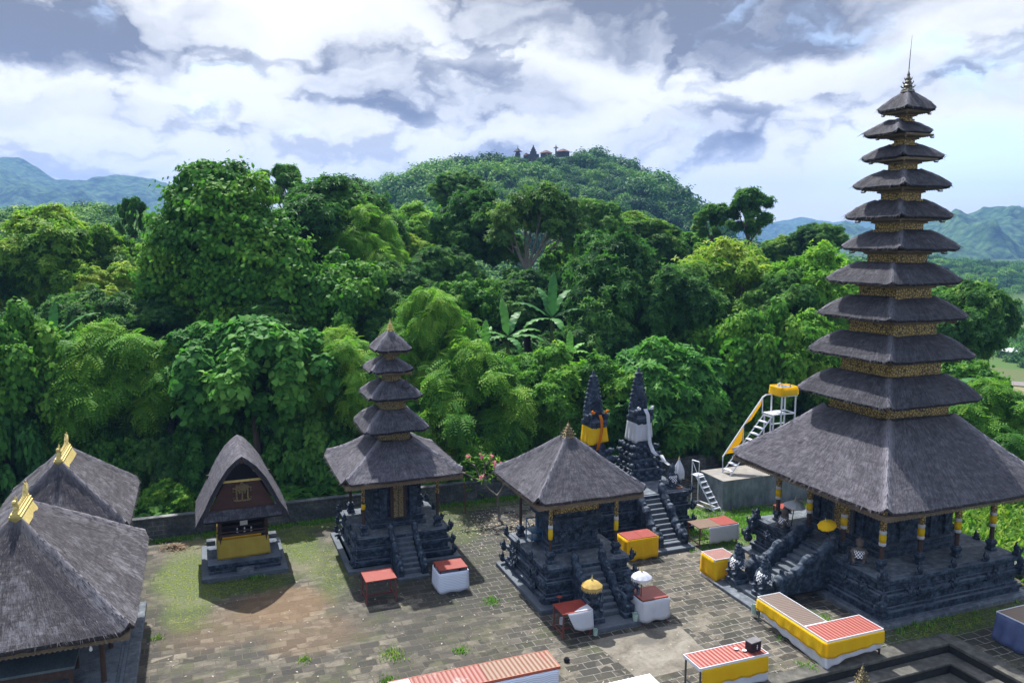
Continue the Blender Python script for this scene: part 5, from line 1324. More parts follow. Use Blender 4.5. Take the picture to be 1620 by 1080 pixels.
for sy in (-1, 1):
    m = MB(); m.bar((1.45, sy * .24, 0), (1.45, sy * .24, 1.5 if sy < 0 else 2.25), .05); m.build('leg', WHTP, t)
    m = MB(); m.bar((.0, sy * .24, .08), (1.45, sy * .24, .12), .04); m.build('brace', WHTP, t)
m = MB(); m.b2(1.15, 1.5, -.26, .26, 1.48, 1.52); m.build('top_step', WHTP, t)
m = MB(); m.bar((1.02, .24, 1.3), (1.02, .24, 2.25), .04); m.bar((1.02, .24, 2.25), (1.45, .24, 2.25), .04); m.bar((1.45, .24, 2.22), (.85, .24, 1.15), .035); m.bar((1.45, -.24, .1), (1.45, .24, .1), .04); m.build('handrail', WHTP, t)
t = thing('steel_stair', 'tall white steel stair with a railed top stand rising from the concrete block', 'stairs', 23.85, 31.9, 1.45)
flight(t, 0, 0, 0, 2.45, 2.85, .62, 10, WHTP, .22)
m = MB(); m.b2(2.35, 3.3, -.36, .36, 2.83, 2.88); m.build('landing', WHTP, t)
for x, y, zt_ in ((2.45, -.34, 2.83), (2.45, .34, 2.83), (2.9, -.36, 3.75), (2.9, .4, 3.75), (3.75, -.36, 3.75), (3.75, .4, 3.75)):
    m = MB(); m.bar((x, y, 0), (x, y, zt_), .075); m.build('post', WHTP, t)
for a, b_ in (((2.9, -.36, 2.86), (3.75, -.36, 2.86)), ((2.9, .4, 2.86), (3.75, .4, 2.86)), ((3.75, -.36, 2.86), (3.75, .4, 2.86)), ((2.9, -.36, 2.0), (3.75, .4, 2.0)), ((2.9, .4, 2.2), (3.75, .4, 2.2))):
    m = MB(); m.bar(a, b_, .05); m.build('crossbar', WHTP, t)
m = MB(); m.b2(2.84, 3.82, -.42, .46, 3.74, 3.80); m.b2(2.86, 2.9, -.4, .44, 3.8, 4.15); m.b2(3.76, 3.8, -.4, .44, 3.8, 4.15); m.b2(2.9, 3.76, -.4, -.36, 3.8, 4.15); m.b2(2.9, 3.76, .4, .44, 3.8, 4.15); m.build('top_stand', WHTP, t)
m = MB(); m.tube([(.05, .33, 0), (.02, .33, .8), (1.2, .33, 2.3), (2.3, .33, 3.65), (2.5, .33, 3.75), (2.86, .33, 3.75)], .035, 6); m.bar((2.3, .33, 2.8), (2.3, .33, 3.65), .045); m.bar((1.2, .33, 1.45), (1.2, .33, 2.3), .04); m.build('handrail', WHTP, t)
m = MB(); m.tube([(2.88, -.38, 4.1), (2.86, -.38, 4.35), (2.75, -.38, 4.45), (2.62, -.38, 4.42), (2.58, -.38, 4.30)], .03, 6); m.build('curved_hook', WHTP, t)
o = MB(); o.add([(0, 0, 0), (1.05, 0, 1.30), (1.0, .0, .62), (.5, .01, .02)], [(0, 3, 2, 1)]); o.add([(1.15, 0, 1.42), (2.15, 0, 2.62), (2.05, .0, 2.3), (1.5, 0, 1.6)], [(0, 3, 2, 1)])
o = o.build('hanging_cloth', YEL, solid=.012); X, Y = xy(23.85 + .15, 31.9 + .35); o.location = (X, Y, 1.45 + .92); o.rotation_euler = (0, 0, TEMPLE); tag(o, 'yellow cloth stretched along the handrail of the white steel stair', 'cloth')
wrap_mesh(.51, .46, .0, .42, .04, YEL, 'cloth_wrap', 'yellow cloth wrapped round the top stand of the white steel stair', 'cloth', 23.85 + 3.33, 31.92, 1.45 + 3.80, n=10, ripple=.02, seed=5, slant=.05)
o = MB(); o.lathe([(.10, 0), (.16, .10), (.10, .2), (.13, .26), (.05, .36), (.02, .5)], 9)
for i in range(4): a = i * 1.57; o.tube([(.1 * math.cos(a), .1 * math.sin(a), .05), (.25 * math.cos(a), .25 * math.sin(a), .1), (.24 * math.cos(a), .24 * math.sin(a), .22)], [.05, .05, .01], 5)
o = o.build('gold_ornament', GOLDP, smooth=False); X, Y = xy(27.45, 31.8); o.location = (X, Y, 5.25); tag(o, 'small carved gold ornament on the white stand at the top of the steel stair', 'ornament')
o = MB(); o.tube([(0, 0, 0), (.10, .02, .75), (.22, .04, 1.15)], [.014, .012, .006], 5); o = o.build('bamboo_rod', WOODF); X, Y = xy(27.0, 32.2); o.location = (X, Y, 5.0); tag(o, 'thin leaning bamboo rod sticking up from the yellow-wrapped white stand', 'rod')

# ------------------------------------------------------------------ parasols
def parasol(label, u, v, z0, h, r, mat, fringe=.12, tilt=(0, 0), folded=False, mpole=None):
    t = thing('ceremonial_parasol', label, 'parasol', u, v, z0); t.rotation_euler = (tilt[0], tilt[1], TEMPLE)
    m = MB(); m.tube([(0, 0, 0), (0, 0, h + .12)], .018, 6); m.build('pole', mpole or WOODD, t)
    m = MB(); m.lathe([(.03, h + .10), (.045, h + .14), (.02, h + .19), (.008, h + .28)], 7); m.build('finial', GOLD, t)
    n = 20 if not folded else 16; V = []; F = []; K = 7
    for j in range(K + 1):
        k = j / K
        for i in range(n):
            a = 2 * math.pi * i / n
            if folded:
                rr = (.03 + r * math.sin(min(1, k * 1.1) * math.pi * .55) ** 1.2) * (1 + .18 * math.cos(i * math.pi)); z = h + .10 - .75 * k
            else:
                rr = r * (k ** .92 if k else .015) * (1 - .035 * (k) * (1 + math.cos(i * math.pi)) / 2 * 2); z = h + .10 - r * .50 * k ** 1.7
            V.append((rr * math.cos(a), rr * math.sin(a), z))
    for j in range(K):
        for i in range(n):
            i2 = (i + 1) % n; F.append((j * n + i, (j + 1) * n + i, (j + 1) * n + i2, j * n + i2))
    mb = MB(); mb.add(V, F); mb.build('canopy', mat, t, solid=.008)
    V0 = V[-n:]; mb = MB(); K2 = n * 4
    for i in range(K2):
        f_ = i / 4; a = Vector(V0[int(f_) % n]); b_ = Vector(V0[(int(f_) + 1) % n]); fr = f_ - int(f_)
        p = a.lerp(b_, fr); q = a.lerp(b_, fr + .2); d = fringe * (.8 + .4 * (i % 2))
        mb.add([tuple(p), tuple(q), (q.x, q.y, q.z - d), (p.x, p.y, p.z - d * .9)], [(0, 3, 2, 1)])
    mb.build('fringe', mat, t)
    return t
parasol('gold fringed parasol open at the left foot of the middle shrine stair', 11.78, 22.70, 0, 1.62, .36, LGOLD, .13)
parasol('white fringed parasol open beside the white-clothed table near the middle shrine stair', 13.62, 22.62, 0, 1.66, .36, WHT, .10)
parasol('plain yellow parasol leaning over the tall tower stair', 21.35, 22.05, 1.53, 1.32, .34, YEL, .04, tilt=(R_(6), R_(-22)))
parasol('white parasol open on the back left part of the tall tower base', 21.75, 24.75, 1.53, 1.0, .42, WHT, .06, tilt=(R_(4), R_(4)))
parasol('closed white parasol upright on the throne shrine platform beside the white ladder', 20.0, 30.2, 1.83, 1.1, .19, WHT, .12, folded=True)
parasol('gold parasol tip', 0, 0, -5, .1, .1, LGOLD) if False else None
t = thing('leaning_spear', 'thin pale rod leaning behind the gold crown of the middle shrine', 'rod', PU - .25, PV + .1, 5.5); m = MB(); m.tube([(0, 0, 0), (-.05, 0, .4), (-.02, .0, .75)], [.012, .01, .004], 5); m.build('rod', TARNISH, t)

# ------------------------------------------------------------------ tables and their cloths
def table(label, u0, u1, v0, v1, h, tops, legm=REDF, rails=True, rim=None, group='offering tables about the court'):
    uc, vc = (u0 + u1) / 2, (v0 + v1) / 2; t = thing('offering_table', label, 'table', uc, vc, 0, 0, group)
    a, b_ = (u1 - u0) / 2, (v1 - v0) / 2
    for i, (f0, f1, mt_) in enumerate(tops):
        m = MB(); m.b2(-a + 2 * a * f0, -a + 2 * a * f1 - (.004 if f1 < 1 else 0), -b_, b_, h - .035 - .0 * i, h + .003 * i); m.build('tabletop', mt_, t, bevel=.006)
    for sx in (-1, 1):
        for sy in (-1, 1):
            m = MB(); m.b2(sx * (a - .04) - .022, sx * (a - .04) + .022, sy * (b_ - .04) - .022, sy * (b_ - .04) + .022, 0, h - .037); m.build('leg', legm, t)
    if rim is not None:
        m = MB(); frame_ring(m, a + .022, b_ + .022, .022, h - .085, h + .010); m.build('rim', rim, t)
    if rails:
        for sx in (-1, 1):
            m = MB(); m.b2(sx * (a - .04) - .016, sx * (a - .04) + .016, -b_ + .062, b_ - .062, .16, .195); m.build('rail', legm, t)
        m = MB(); m.b2(-a + .065, a - .065, -.018, .018, .16, .19); m.build('rail', legm, t)
    return t
def skirt(label, pts, ztop, zbot, mat, ripple=.025, flare=.04, seed=0, name='tablecloth', per_m=12, outw=1):
    """cloth hung along a polyline of (u, v); zbot is a number or one number per point; outside is on the left of travel * outw"""
    u0, v0 = pts[0]; V = []; F = []; seq = []
    zb = zbot if isinstance(zbot, (list, tuple)) else [zbot] * len(pts); zt_ = ztop if isinstance(ztop, (list, tuple)) else [ztop] * len(pts)
    for k in range(len(pts) - 1):
        a = Vector(pts[k]); b_ = Vector(pts[k + 1]); L = (b_ - a).length; n = max(2, int(L * per_m)); d = (b_ - a).normalized(); nn = Vector((d.y, -d.x)) * outw
        for i in range(n + (1 if k == len(pts) - 2 else 0)):
            f = i / n; seq.append((a.lerp(b_, f), nn, zt_[k] + (zt_[k + 1] - zt_[k]) * f, zb[k] + (zb[k + 1] - zb[k]) * f))
    M_ = 6; ns = len(seq)
    for j in range(M_ + 1):
        t = j / M_
        for i, (p, nn, za, zz) in enumerate(seq):
            o = .028 + flare * t + ripple * t * (math.sin(i * 1.15 + seed) + .6 * math.sin(i * .47 + seed * 2)) * .7
            z = za + (zz - za) * t + (.02 * math.sin(i * .9 + seed) * t)
            V.append((p.x + nn.x * o - u0, p.y + nn.y * o - v0, z))
    for j in range(M_):
        for i in range(ns - 1): F.append((j * ns + i, (j + 1) * ns + i, (j + 1) * ns + i + 1, j * ns + i + 1))
    mb = MB(); mb.add(V, F); o = mb.build(name, mat, smooth=True, solid=.008); X, Y = xy(u0, v0); o.location = (X, Y, 0); o.rotation_euler = (0, 0, TEMPLE)
    return tag(o, label, 'tablecloth')
def rect(u0, u1, v0, v1, sides='lfrb'):
    c = {'l': ((u0, v1), (u0, v0)), 'f': ((u0, v0), (u1, v0)), 'r': ((u1, v0), (u1, v1)), 'b': ((u1, v1), (u0, v1))}
    out = [c[sides[0]][0]]
    for s_ in sides: out.append(c[s_][1])
    return out
PINKT = paint('pink_glass_top', (.30, .15, .13), (.42, .34, .3), .4, .25)
table('bare small red-topped table on thin legs in front of the five-tier tower', 5.08, 6.2, 27.05, 28.03, .9, [(0, 1, REDP)])
table('red-topped table fully skirted in white ribbed sheet right of the five-tier tower stair', 7.8, 8.88, 27.07, 27.95, .9, [(0, 1, REDP)])
skirt('white ribbed sheet boxed round the red-topped table by the five-tier tower', rect(7.8, 8.88, 27.07, 27.95), .78, .03, WAVY, .006, .03, 1)
table('red table half covered by a slipping white cloth left of the middle shrine stair', 10.55, 11.6, 22.32, 23.15, .9, [(0, 1, REDP)])
skirt('crumpled white cloth slipping off the red table under the gold parasol', [(10.72, 22.32), (10.95, 22.32), (11.25, 22.32), (11.6, 22.32), (11.6, 22.75)], [.9, .9, .9, .9, .9], [.85, .38, .24, .26, .30], WHT, .03, .05, 3)
o = MB(); o.add([(0, 0, 0), (.62, -.02, 0), (.62, .34, 0), (.3, .2, .004)], [(0, 1, 2, 3)]); o = o.build('draped_cloth', WHT, solid=.012); X, Y = xy(10.97, 22.34); o.location = (X, Y, .912); o.rotation_euler = (0, 0, TEMPLE); tag(o, 'fold of white cloth lying on top of the red table by the gold parasol', 'cloth')
table('red-topped table with white cloth skirt beside the white parasol', 13.48, 14.5, 22.27, 23.2, .9, [(0, 1, REDP)])
skirt('plain white cloth hung round the red table beside the white parasol', rect(13.48, 14.5, 22.27, 23.2, 'lfr'), .86, [.2, .12, .14, .25], WHT, .03, .03, 5)
table('red two-panel table with floor-length yellow cloth beside the throne shrine stair', 15.72, 17.1, 27.2, 28.05, .92, [(0, .5, REDP), (.5, 1, REDP)])
skirt('floor-length yellow cloth on the table beside the throne shrine stair', rect(15.72, 17.1, 27.2, 28.05, 'lfr'), .9, .06, YEL, .035, .05, 6)
table('table with one brown and one red panel and white cloth near the concrete block', 19.2, 21.15, 27.3, 28.25, .9, [(0, .55, RUSTP), (.55, 1, REDP)])
skirt('white cloth hung along the front of the half brown half red table', [(19.65, 27.3), (21.15, 27.3), (21.15, 28.25)], .88, [.18, .2, .3], WHT, .03, .04, 7)
table('small box-like table with pink top and pale rim by the tall tower guardians', 17.75, 18.7, 24.18, 25.05, .95, [(0, 1, PINKT)], rim=WHTP)
skirt('yellow cloth wrapped all round the small box-like table by the guardians', rect(17.75, 18.7, 24.18, 25.05), .93, .16, YEL, .02, .03, 8)
skirt('white hem cloth showing below the yellow cloth of the box-like table', rect(17.75, 18.7, 24.18, 25.05), .2, .05, WHT, .012, .015, 9)
table('long brown corrugated table running from the tall tower stair to the red corrugated table', 17.3, 18.2, 18.9, 21.12, .9, [(0, 1, CORR_B)], GREYM, rim=WHTP)
table('red corrugated table at the corner of the pit joined to the long brown one', 17.3, 19.5, 17.88, 18.85, .9, [(0, 1, CORR_R)], WOODD, rim=WHTP)
skirt('yellow cloth strung along the L-shaped pair of corrugated tables', [(17.27, 21.1), (17.27, 17.85), (19.52, 17.85)], [.86, .86, .86], [.52, .36, .50], YEL, .02, .03, 10)
skirt('white cloth hanging below the yellow one on the L-shaped pair of tables', [(17.28, 20.9), (17.28, 19.4), (17.28, 17.86), (18.2, 17.86), (19.4, 17.86)], [.52, .44, .40, .46, .50], [.40, .16, .03, .26, .30], WHT, .02, .02, 11)
table('red corrugated table carrying a black box near the bottom edge by the pit', 12.8, 15.15, 17.95, 18.76, .9, [(0, 1, CORR_R)], GREYM, rim=WHTP)
skirt('yellow cloth around the red corrugated table carrying the black box', rect(12.85, 15.15, 17.95, 18.76, 'fr'), .84, [.36, .34, .36], YEL, .02, .03, 12)
skirt('white cloth below the yellow one on the table carrying the black box', rect(12.85, 15.15, 17.95, 18.76, 'fr'), [.40, .38, .40], [.10, .08, .12], WHT, .02, .02, 13)
t = thing('black_box', 'small dark box with a white figure mark standing on the red corrugated table', 'box', 14.85, 18.25, .915, R_(8))
m = MB(); m.b2(-.20, .20, -.13, .13, 0, .28); m.build('case', speckled('dark_maroon_case', [(.3, (.02, .008, .012)), (.7, (.045, .02, .03))], 4), t, bevel=.01)
m = MB(); m.b2(-.21, .21, -.14, .14, .28, .31); m.build('lid', speckled('grey_lid', [(.3, (.1, .09, .1)), (.7, (.2, .19, .2))], 4), t)
m = MB(); m.blob((.03, -.134, .19), (.022, .006, .022), n=8, m=5); m.b2(.018, .042, -.138, -.131, .07, .16); m.b2(.0, .06, -.139, -.1315, .125, .14); m.build('white_mark', WHTP, t)
for i, (du, dv, nm) in enumerate(((-.45, .15, 'left'), (-.28, -.02, 'right'))):
    o = MB(); o.lathe([(.05, 0), (.07, .02), (.065, .035), (.02, .04)], 10); o = o.build('offering_tray', WHTP); X, Y = xy(14.85 + du, 18.3 + dv); o.location = (X, Y, .914); tag(o, '%s of two tiny white dishes left of the black box' % nm, 'dish')
table('very long striped rusty-topped table with ribbed white front at the bottom of the court', 4.4, 9.13, 19.5, 20.42, .9, [(0, .12, CORR_W), (.12, .55, CORR_P), (.55, 1, CORR_Y)], REDF, rim=paint('orange_red_rim', (.42, .12, .07), (.5, .3, .2), .6))
skirt('white ribbed sheet along the front of the very long striped table', [(4.4, 19.48), (9.08, 19.48)], .84, .1, WAVY, .006, .02, 14)
table('white corrugated-top table cut by the bottom edge of the view', 9.85, 11.33, 17.1, 18.24, .9, [(0, 1, CORR_W)], GREYM)
table('table with brown glass top and pale rim under blue tarpaulin beside the pit', 23.85, 26.2, 16.3, 17.35, .95, [(0, 1, RUSTP)], GREYM, rim=WHTP)
skirt('blue tarpaulin skirt spread round the table beside the pit', rect(23.85, 26.2, 16.3, 17.35, 'lfr'), .93, [.05, .03, .06, .1], BLU, .05, .16, 15)
table('low red table half hidden behind the tall tower near the concrete block', 24.4, 25.3, 28.2, 29.05, .75, [(0, 1, REDP)])
# small things lying about
def bucket(label, u, v, z, c, r=.1, h=.16):
    t = thing('bucket', label, 'bucket', u, v, z); m = MB(); m.lathe([(r * .8, 0), (r, h), (r * 1.06, h + .01), (r * .92, h), (r * .74, .02)], 12); m.build('pail', c, t); m = MB(); m.tube([(-r, 0, h), (-r * .6, 0, h + r * .8), (0, 0, h + r), (r * .6, 0, h + r * .8), (r, 0, h)], .006, 4); m.build('handle', GREYM, t); return t
PALEG = paint('pale_green_plastic', (.42, .56, .48), (.6, .6, .55), .3)
bucket('pale green bucket on the landing left of the white-clothed table', 13.32, 22.45, .15, PALEG, .1, .24)
bucket('pale bucket at the corner of the L-shaped tables by the stair', 17.42, 21.45, .13, PALEG, .1, .3)
bucket('small pale pail behind the red table with the slipping cloth', 11.0, 23.38, .0, WHTP, .09, .2)
bucket('pale green pail against the right side of the table with the slipping cloth', 11.72, 22.28, .0, PALEG, .08, .2)
t = thing('clay_pot', 'small black round pot lying on the paving below the middle shrine', 'pot', 10.12, 21.1); m = MB(); m.lathe([(.04, 0), (.09, .03), (.10, .07), (.07, .11), (.08, .125), (.06, .12), (.05, .07)], 12); m.build('body', LIP, t, smooth=True)
t = thing('metal_post', 'thin rusty upright pipe near the back wall left of the frangipani', 'post', 11.35, 35.0); m = MB(); m.tube([(0, 0, 0), (.02, 0, .8), (.0, .02, 1.55)], .028, 6); m.build('pipe', REDF, t)
t = thing('terracotta_dish', 'small orange clay dish on the throne shrine platform edge', 'dish', 19.75, 29.75, 1.83); m = MB(); m.lathe([(.13, 0), (.15, .1), (.12, .11), (.11, .05)], 12); m.build('dish', paint('terracotta', (.36, .16, .09), (.2, .1, .07), .4), t)
t = thing('hand_fan', 'small red round paddle sticking up behind the red table with the slipping cloth', 'paddle', 10.85, 23.25, 0); m = MB(); m.tube([(0, 0, 0), (0, 0, 1.05)], .012, 5); m.lathe([(.01, 1.03), (.09, 1.05), (.085, 1.07), (.01, 1.075)], 10); m.build('paddle', REDP, t)
# the little shrine whose gold crown shows at the bottom edge
t = thing('small_shrine', 'slender shrine standing in the stepped pit with a pale gold crown', 'shrine', 15.02, 14.3, -.84)
m = base_mb(.55, .55, 1.1, 30); m.build('stone_base', STONE, t, bevel=.01)
m = MB(); m.b2(-.3, .3, -.3, .3, 1.1, 2.3); m.build('stone_body', STONE, t)
roof('thatched_roof', t, [TH_M, LIP], .75, .75, .08, .08, 2.3, 2.85, .05, .1, 77, .1, .03, 10, 7, .02, .7, sag=.0)
finial_mb(.55, .13).build('finial', GOLDP, t, loc=(0, 0, 2.82))

# ------------------------------------------------------------------ trees
crown_kind('mango', 4.2, 6.4, 62, 15000, t_whorl(6, .32, .11), LF_MANGO, 11, nup=.6, lo=0.115, hi=0.269, size=(.7, 1.25))
crown_kind('mango2', 4.2, 6.8, 70, 15000, t_whorl(6, .30, .10), LF_MANGO, 12, nup=.6, lo=0.101, hi=0.252, tip_light=.25)
crown_kind('feather', 3.2, 6.0, 58, 9500, t_frond(.62, 6, .032), LF_LIGHT, 13, nup=.7, lo=0.108, hi=0.235, droop=.3, inner=.62)
crown_kind('feather2', 3.2, 7.4, 66, 10500, t_frond(.58, 6, .032), LF_LIGHT, 14, nup=.65, lo=0.094, hi=0.218, droop=.35, inner=.62)
crown_kind('bigleaf', 3.4, 5.6, 50, 14000, t_heart(.33, .30), LF_BIG, 15, nup=.65, droop=.3, lo=0.115, hi=0.260)
crown_kind('yellow', 4.2, 6.4, 66, 15000, t_whorl(5, .30, .11), LF_YEL, 16, nup=.7, tip_light=.35, lo=0.108, hi=0.252)
crown_kind('light', 3.6, 5.8, 62, 14500, t_whorl(5, .29, .12), LF_LIGHT, 17, nup=.65, lo=0.101, hi=0.244)
crown_kind('vine', 3.4, 6.0, 60, 17000, t_heart(.25, .22), LF_VINE, 18, nup=.35, lo=0.108, hi=0.244, droop=.6)
crown_kind('mid', 3.4, 5.6, 62, 12500, t_whorl(5, .33, .15), LF_BIG, 25, nup=.75, droop=.2, lo=0.101, hi=0.244)
crown_kind('olive', 3.6, 3.6, 20, 3600, t_whorl(5, .36, .11), LF_OLIVE, 19, nup=.6, lo=.16, hi=.28, inner=.5)
crown_kind('slim', 2.2, 6.0, 24, 3000, t_whorl(6, .36, .13), LF_MANGO, 20, nup=.5, lo=.14, hi=.30, inner=.45)

def tubes_to(mb, base, tops, r0, rs, n=7, wob=.25):
    for t in tops:
        b = Vector(base); e = Vector(t); mid = b.lerp(e, .5) + Vector((rs.uniform(-wob, wob), rs.uniform(-wob, wob), rs.uniform(0, wob)))
        mb.tube([b, b.lerp(mid, .6), mid, e], [r0, r0 * .75, r0 * .55, r0 * .18], n, cap=False)
TREES = []
def tree(kind, label, px, py, Y, wpx, group=None, bark=None, hs=1.0, name='forest_tree', limbs=5, low=0.0, rz=None):
    """a tree whose crown top is seen at (px, py), Y metres off, wpx wide in the photograph"""
    K = KIND[kind]; X, _, ztop = at(px, py, Y); s = (wpx / 2) * Y / FPX / K['R'] * 1.0
    g_ = ground_h(X, Y); ch = K['H'] * s * hs; zc = ztop - ch
    z0 = K['z0'] * s * hs
    if zc + z0 < g_ + .2 or low: hs = max(.3, (ztop - g_ - .2) / (K['H'] * s - K['z0'] * s)); ch = K['H'] * s * hs; zc = ztop - ch
    t = thing(name, label, 'tree', loc=(X, Y, g_), rz=0, group=group)
    c = bpy.data.objects.new('crown', K['me']); COL.objects.link(c); c.parent = t
    c.location = (0, 0, zc - g_); c.scale = (s, s, s * hs); rr = random.Random(len(TREES) * 31 + 7); c.rotation_euler = (0, 0, rr.uniform(0, 6.28) if rz is None else rz)
    m = MB(); h = max(.5, zc - g_ + ch * .22); rt = .09 + .035 * K['R'] * s
    m.tube([(0, 0, -.3), (rr.uniform(-.1, .1), rr.uniform(-.1, .1), h * .4), (rr.uniform(-.2, .2), rr.uniform(-.2, .2), h)], [rt * 1.35, rt, rt * .7], 8)
    a0 = c.rotation_euler.z; ls = K['lumps']; ids = rr.sample(range(len(ls)), min(limbs, len(ls)))
    tops = []
    for i in ids:
        l = ls[i]; x, y = l[0] * math.cos(a0) - l[1] * math.sin(a0), l[0] * math.sin(a0) + l[1] * math.cos(a0); tops.append((x * s, y * s, zc - g_ + l[2] * s * hs))
    tubes_to(m, (0, 0, h * .92), tops, rt * .55, rr)
    m.build('trunk', bark or BARK, t, smooth=True); TREES.append(t)
    return t
F_ = 'trees and shrubs of the front forest edge'; B_ = 'trees of the forest behind the temple'
# the front edge of the forest
tree('vine', 'dark leafy shrub at the extreme left edge above the thatched halls', -8, 497, 38.0, 200, F_, hs=1.35)
tree('bigleaf', 'broad-leaved shrub low at the left edge behind the far thatched hall', 8, 640, 37.5, 130, F_, low=.4)
tree('feather', 'bushy feathery tree left of the rice granary in the front row', 165, 522, 40.0, 190, F_, hs=1.05)
tree('feather2', 'smaller feathery tree wedged between the granary bush and the left feathery tree', 262, 545, 40.5, 130, F_, hs=.9)
tree('bigleaf', 'big heart-leaved shrub rising right above the rice granary', 400, 512, 39.6, 230, F_, hs=1.1)
tree('mid', 'layered leafy shrub left behind the rice granary roof', 310, 520, 41.0, 150, F_)
tree('feather', 'feathery bright tree left of the five-tier tower top', 535, 527, 41.0, 150, F_, hs=1.1)
tree('feather2', 'tall yellow-green bamboo-like clump right of the five-tier tower top', 690, 462, 44.5, 150, F_, hs=1.35)
tree('feather', 'light green feathery tree between the five-tier tower and the middle shrine', 745, 548, 42.0, 185, F_, hs=1.15)
tree('light', 'light green bush above the crown of the middle shrine', 868, 556, 43.5, 190, F_, hs=1.1)
tree('vine', 'vine-covered bush low between the five-tier tower and the frangipani', 800, 640, 42.0, 150, F_, low=.2)
tree('mid', 'dense bush behind the two stone thrones', 1045, 545, 45.0, 220, F_, hs=1.2)
tree('mango', 'dark low tree behind the closed white parasol', 1110, 610, 46.5, 190, F_, low=.6)
tree('vine', 'vine-hung tree left of the white steel stair', 1205, 480, 47.0, 150, F_, hs=1.5)
tree('light', 'leafy tree behind the yellow-wrapped stair stand', 1285, 500, 49.0, 150, F_, hs=1.5)
tree('bigleaf', 'low leafy shrub against the back wall between granary and five-tier tower', 490, 640, 40.5, 130, F_, low=.3)
tree('vine', 'low dark shrub behind the five-tier tower body', 625, 640, 41.5, 150, F_, low=.2)
tree('light', 'bright small shrub hugging the wall beside the far thatched hall', 262, 765, 36.3, 85, F_, low=.35, hs=.5)
tree('bigleaf', 'tiny shrub creeping over the wall left of the five-tier tower', 515, 770, 38.4, 55, F_, low=.5, hs=.6)
tree('light', 'small shrub spilling over the wall right of the five-tier tower roof', 700, 745, 40.0, 90, F_, low=.5, hs=.6)
# second and third rows
tree('yellow', 'large yellow-tipped tree at the left with a rounded crown', 80, 340, 57.0, 215, B_, hs=1.1)
tree('yellow', 'yellow-tipped tree just right of the large left one', 190, 425, 53.0, 140, B_)
tree('mango', 'dark tree behind the left banana plant', 5, 405, 55.0, 130, B_)
tree('mango2', 'deep green tree filling the hollow below the tall vine tree', 255, 470, 50.5, 150, B_, hs=.8)
tree('slim', 'slender vine-grown spire of a tree left of the tall vine tree', 205, 318, 62.0, 40, B_, hs=1.8)
tree('mango2', 'spreading dark tree right of the tall vine tree', 520, 290, 60.0, 230, B_, hs=1.0)
tree('slim', 'small pointed tree top right behind the tall vine tree', 446, 264, 66.0, 70, B_)
tree('feather2', 'feathery tree on the slope below the spreading dark tree', 560, 330, 57.0, 150, B_, hs=1.1)
tree('vine', 'vine-covered tree left above the five-tier tower', 540, 410, 50.0, 190, B_, hs=1.2)
tree('mango', 'dark tree left of the bamboo-like clump', 610, 420, 52.0, 150, B_)
tree('light', 'pale yellow-green tree at the foot of the hill left of centre', 648, 328, 74.0, 120, B_)
tree('yellow', 'yellow-green tree in front of the pale one at the foot of the hill', 640, 375, 64.0, 120, B_)
tree('mango2', 'mixed green tree at the foot of the hill left of the bare-limbed tree', 745, 306, 66.0, 140, B_, hs=1.2)
tree('mango', 'dark tree rising over the hill foot at the hill centre left', 728, 275, 92.0, 80, B_)
tree('vine', 'round vine-smothered tree above the banana plants', 745, 438, 53.0, 110, B_)
tree('mango2', 'tree behind the round vine-smothered one', 690, 395, 60.0, 130, B_)
tree('mango', 'dark tree right behind the bare-limbed tree', 925, 318, 72.0, 110, B_, hs=1.1)
tree('vine', 'leafy tree between the bare-limbed tree and the dark mango', 905, 380, 63.0, 120, B_)
tree('mango2', 'large dark dome of a mango tree left above the stone thrones', 975, 378, 54.0, 230, B_, hs=1.35)
tree('mango', 'dark mango crown right of the large dome', 1045, 420, 52.0, 170, B_, hs=1.1)
tree('yellow', 'yellow tree on the sky line right of the hill', 1000, 338, 82.0, 130, B_, hs=.8)
tree('light', 'small light tree on the right foot of the hill', 1060, 362, 86.0, 110, B_, hs=.8)
tree('slim', 'shorter of the two dark slender trees against the sky', 1128, 322, 74.0, 66, B_, hs=.9)
tree('slim', 'taller of the two dark slender trees against the sky', 1187, 298, 72.0, 82, B_, hs=1.0)
tree('yellow', 'large yellow-green tree left of the tall tower', 1150, 388, 57.0, 210, B_, hs=1.25)
tree('light', 'bright light green tree touching the tall tower on its left', 1295, 395, 54.0, 160, B_, hs=1.5)
tree('mango2', 'olive dark tree left of the bright one by the tall tower', 1235, 430, 53.0, 120, B_, hs=1.1)
tree('mango', 'dark tree on the sky line just left of the tall tower', 1292, 352, 82.0, 76, B_, hs=.9)
tree('yellow', 'bushy tree on the ridge behind the tall tower left side', 1240, 372, 86.0, 90, B_, hs=.8)
tree('mango', 'dark tree right behind the tall tower with leaves over the valley', 1530, 446, 52.0, 150, B_, hs=1.3)
tree('mango2', 'tree behind the tall tower at its middle right', 1470, 470, 58.0, 130, B_, hs=1.3)
tree('vine', 'dark low tree right of the tall tower lower roofs', 1520, 560, 47.0, 130, B_, hs=1.1)
tree('feather', 'feathery green tree right of the tall tower by the wall', 1560, 600, 42.0, 170, F_, hs=.85)
tree('feather2', 'feathery tree at the right edge above the grass', 1618, 640, 41.0, 120, F_, hs=.8)
tree('mango2', 'dense tree in the hollow above the middle shrine', 835, 430, 57.0, 150, B_)
tree('vine', 'dark vine tree between the mango dome and the vine-hung tree', 1130, 500, 51.0, 150, B_, hs=1.2)
tree('mango', 'shaded tree in the middle of the forest behind the five-tier tower', 640, 480, 49.0, 150, B_)
tree('mango2', 'shaded tree above the heart-leaved shrub', 430, 470, 48.0, 170, B_)
tree('mango', 'shaded tree above the left feathery tree', 150, 470, 49.0, 170, B_)
tree('mango2', 'shaded dark tree at the back left of the granary', 330, 590, 46.5, 170, B_)
tree('mango', 'shaded dark tree behind the thrones', 930, 510, 50.0, 180, B_)
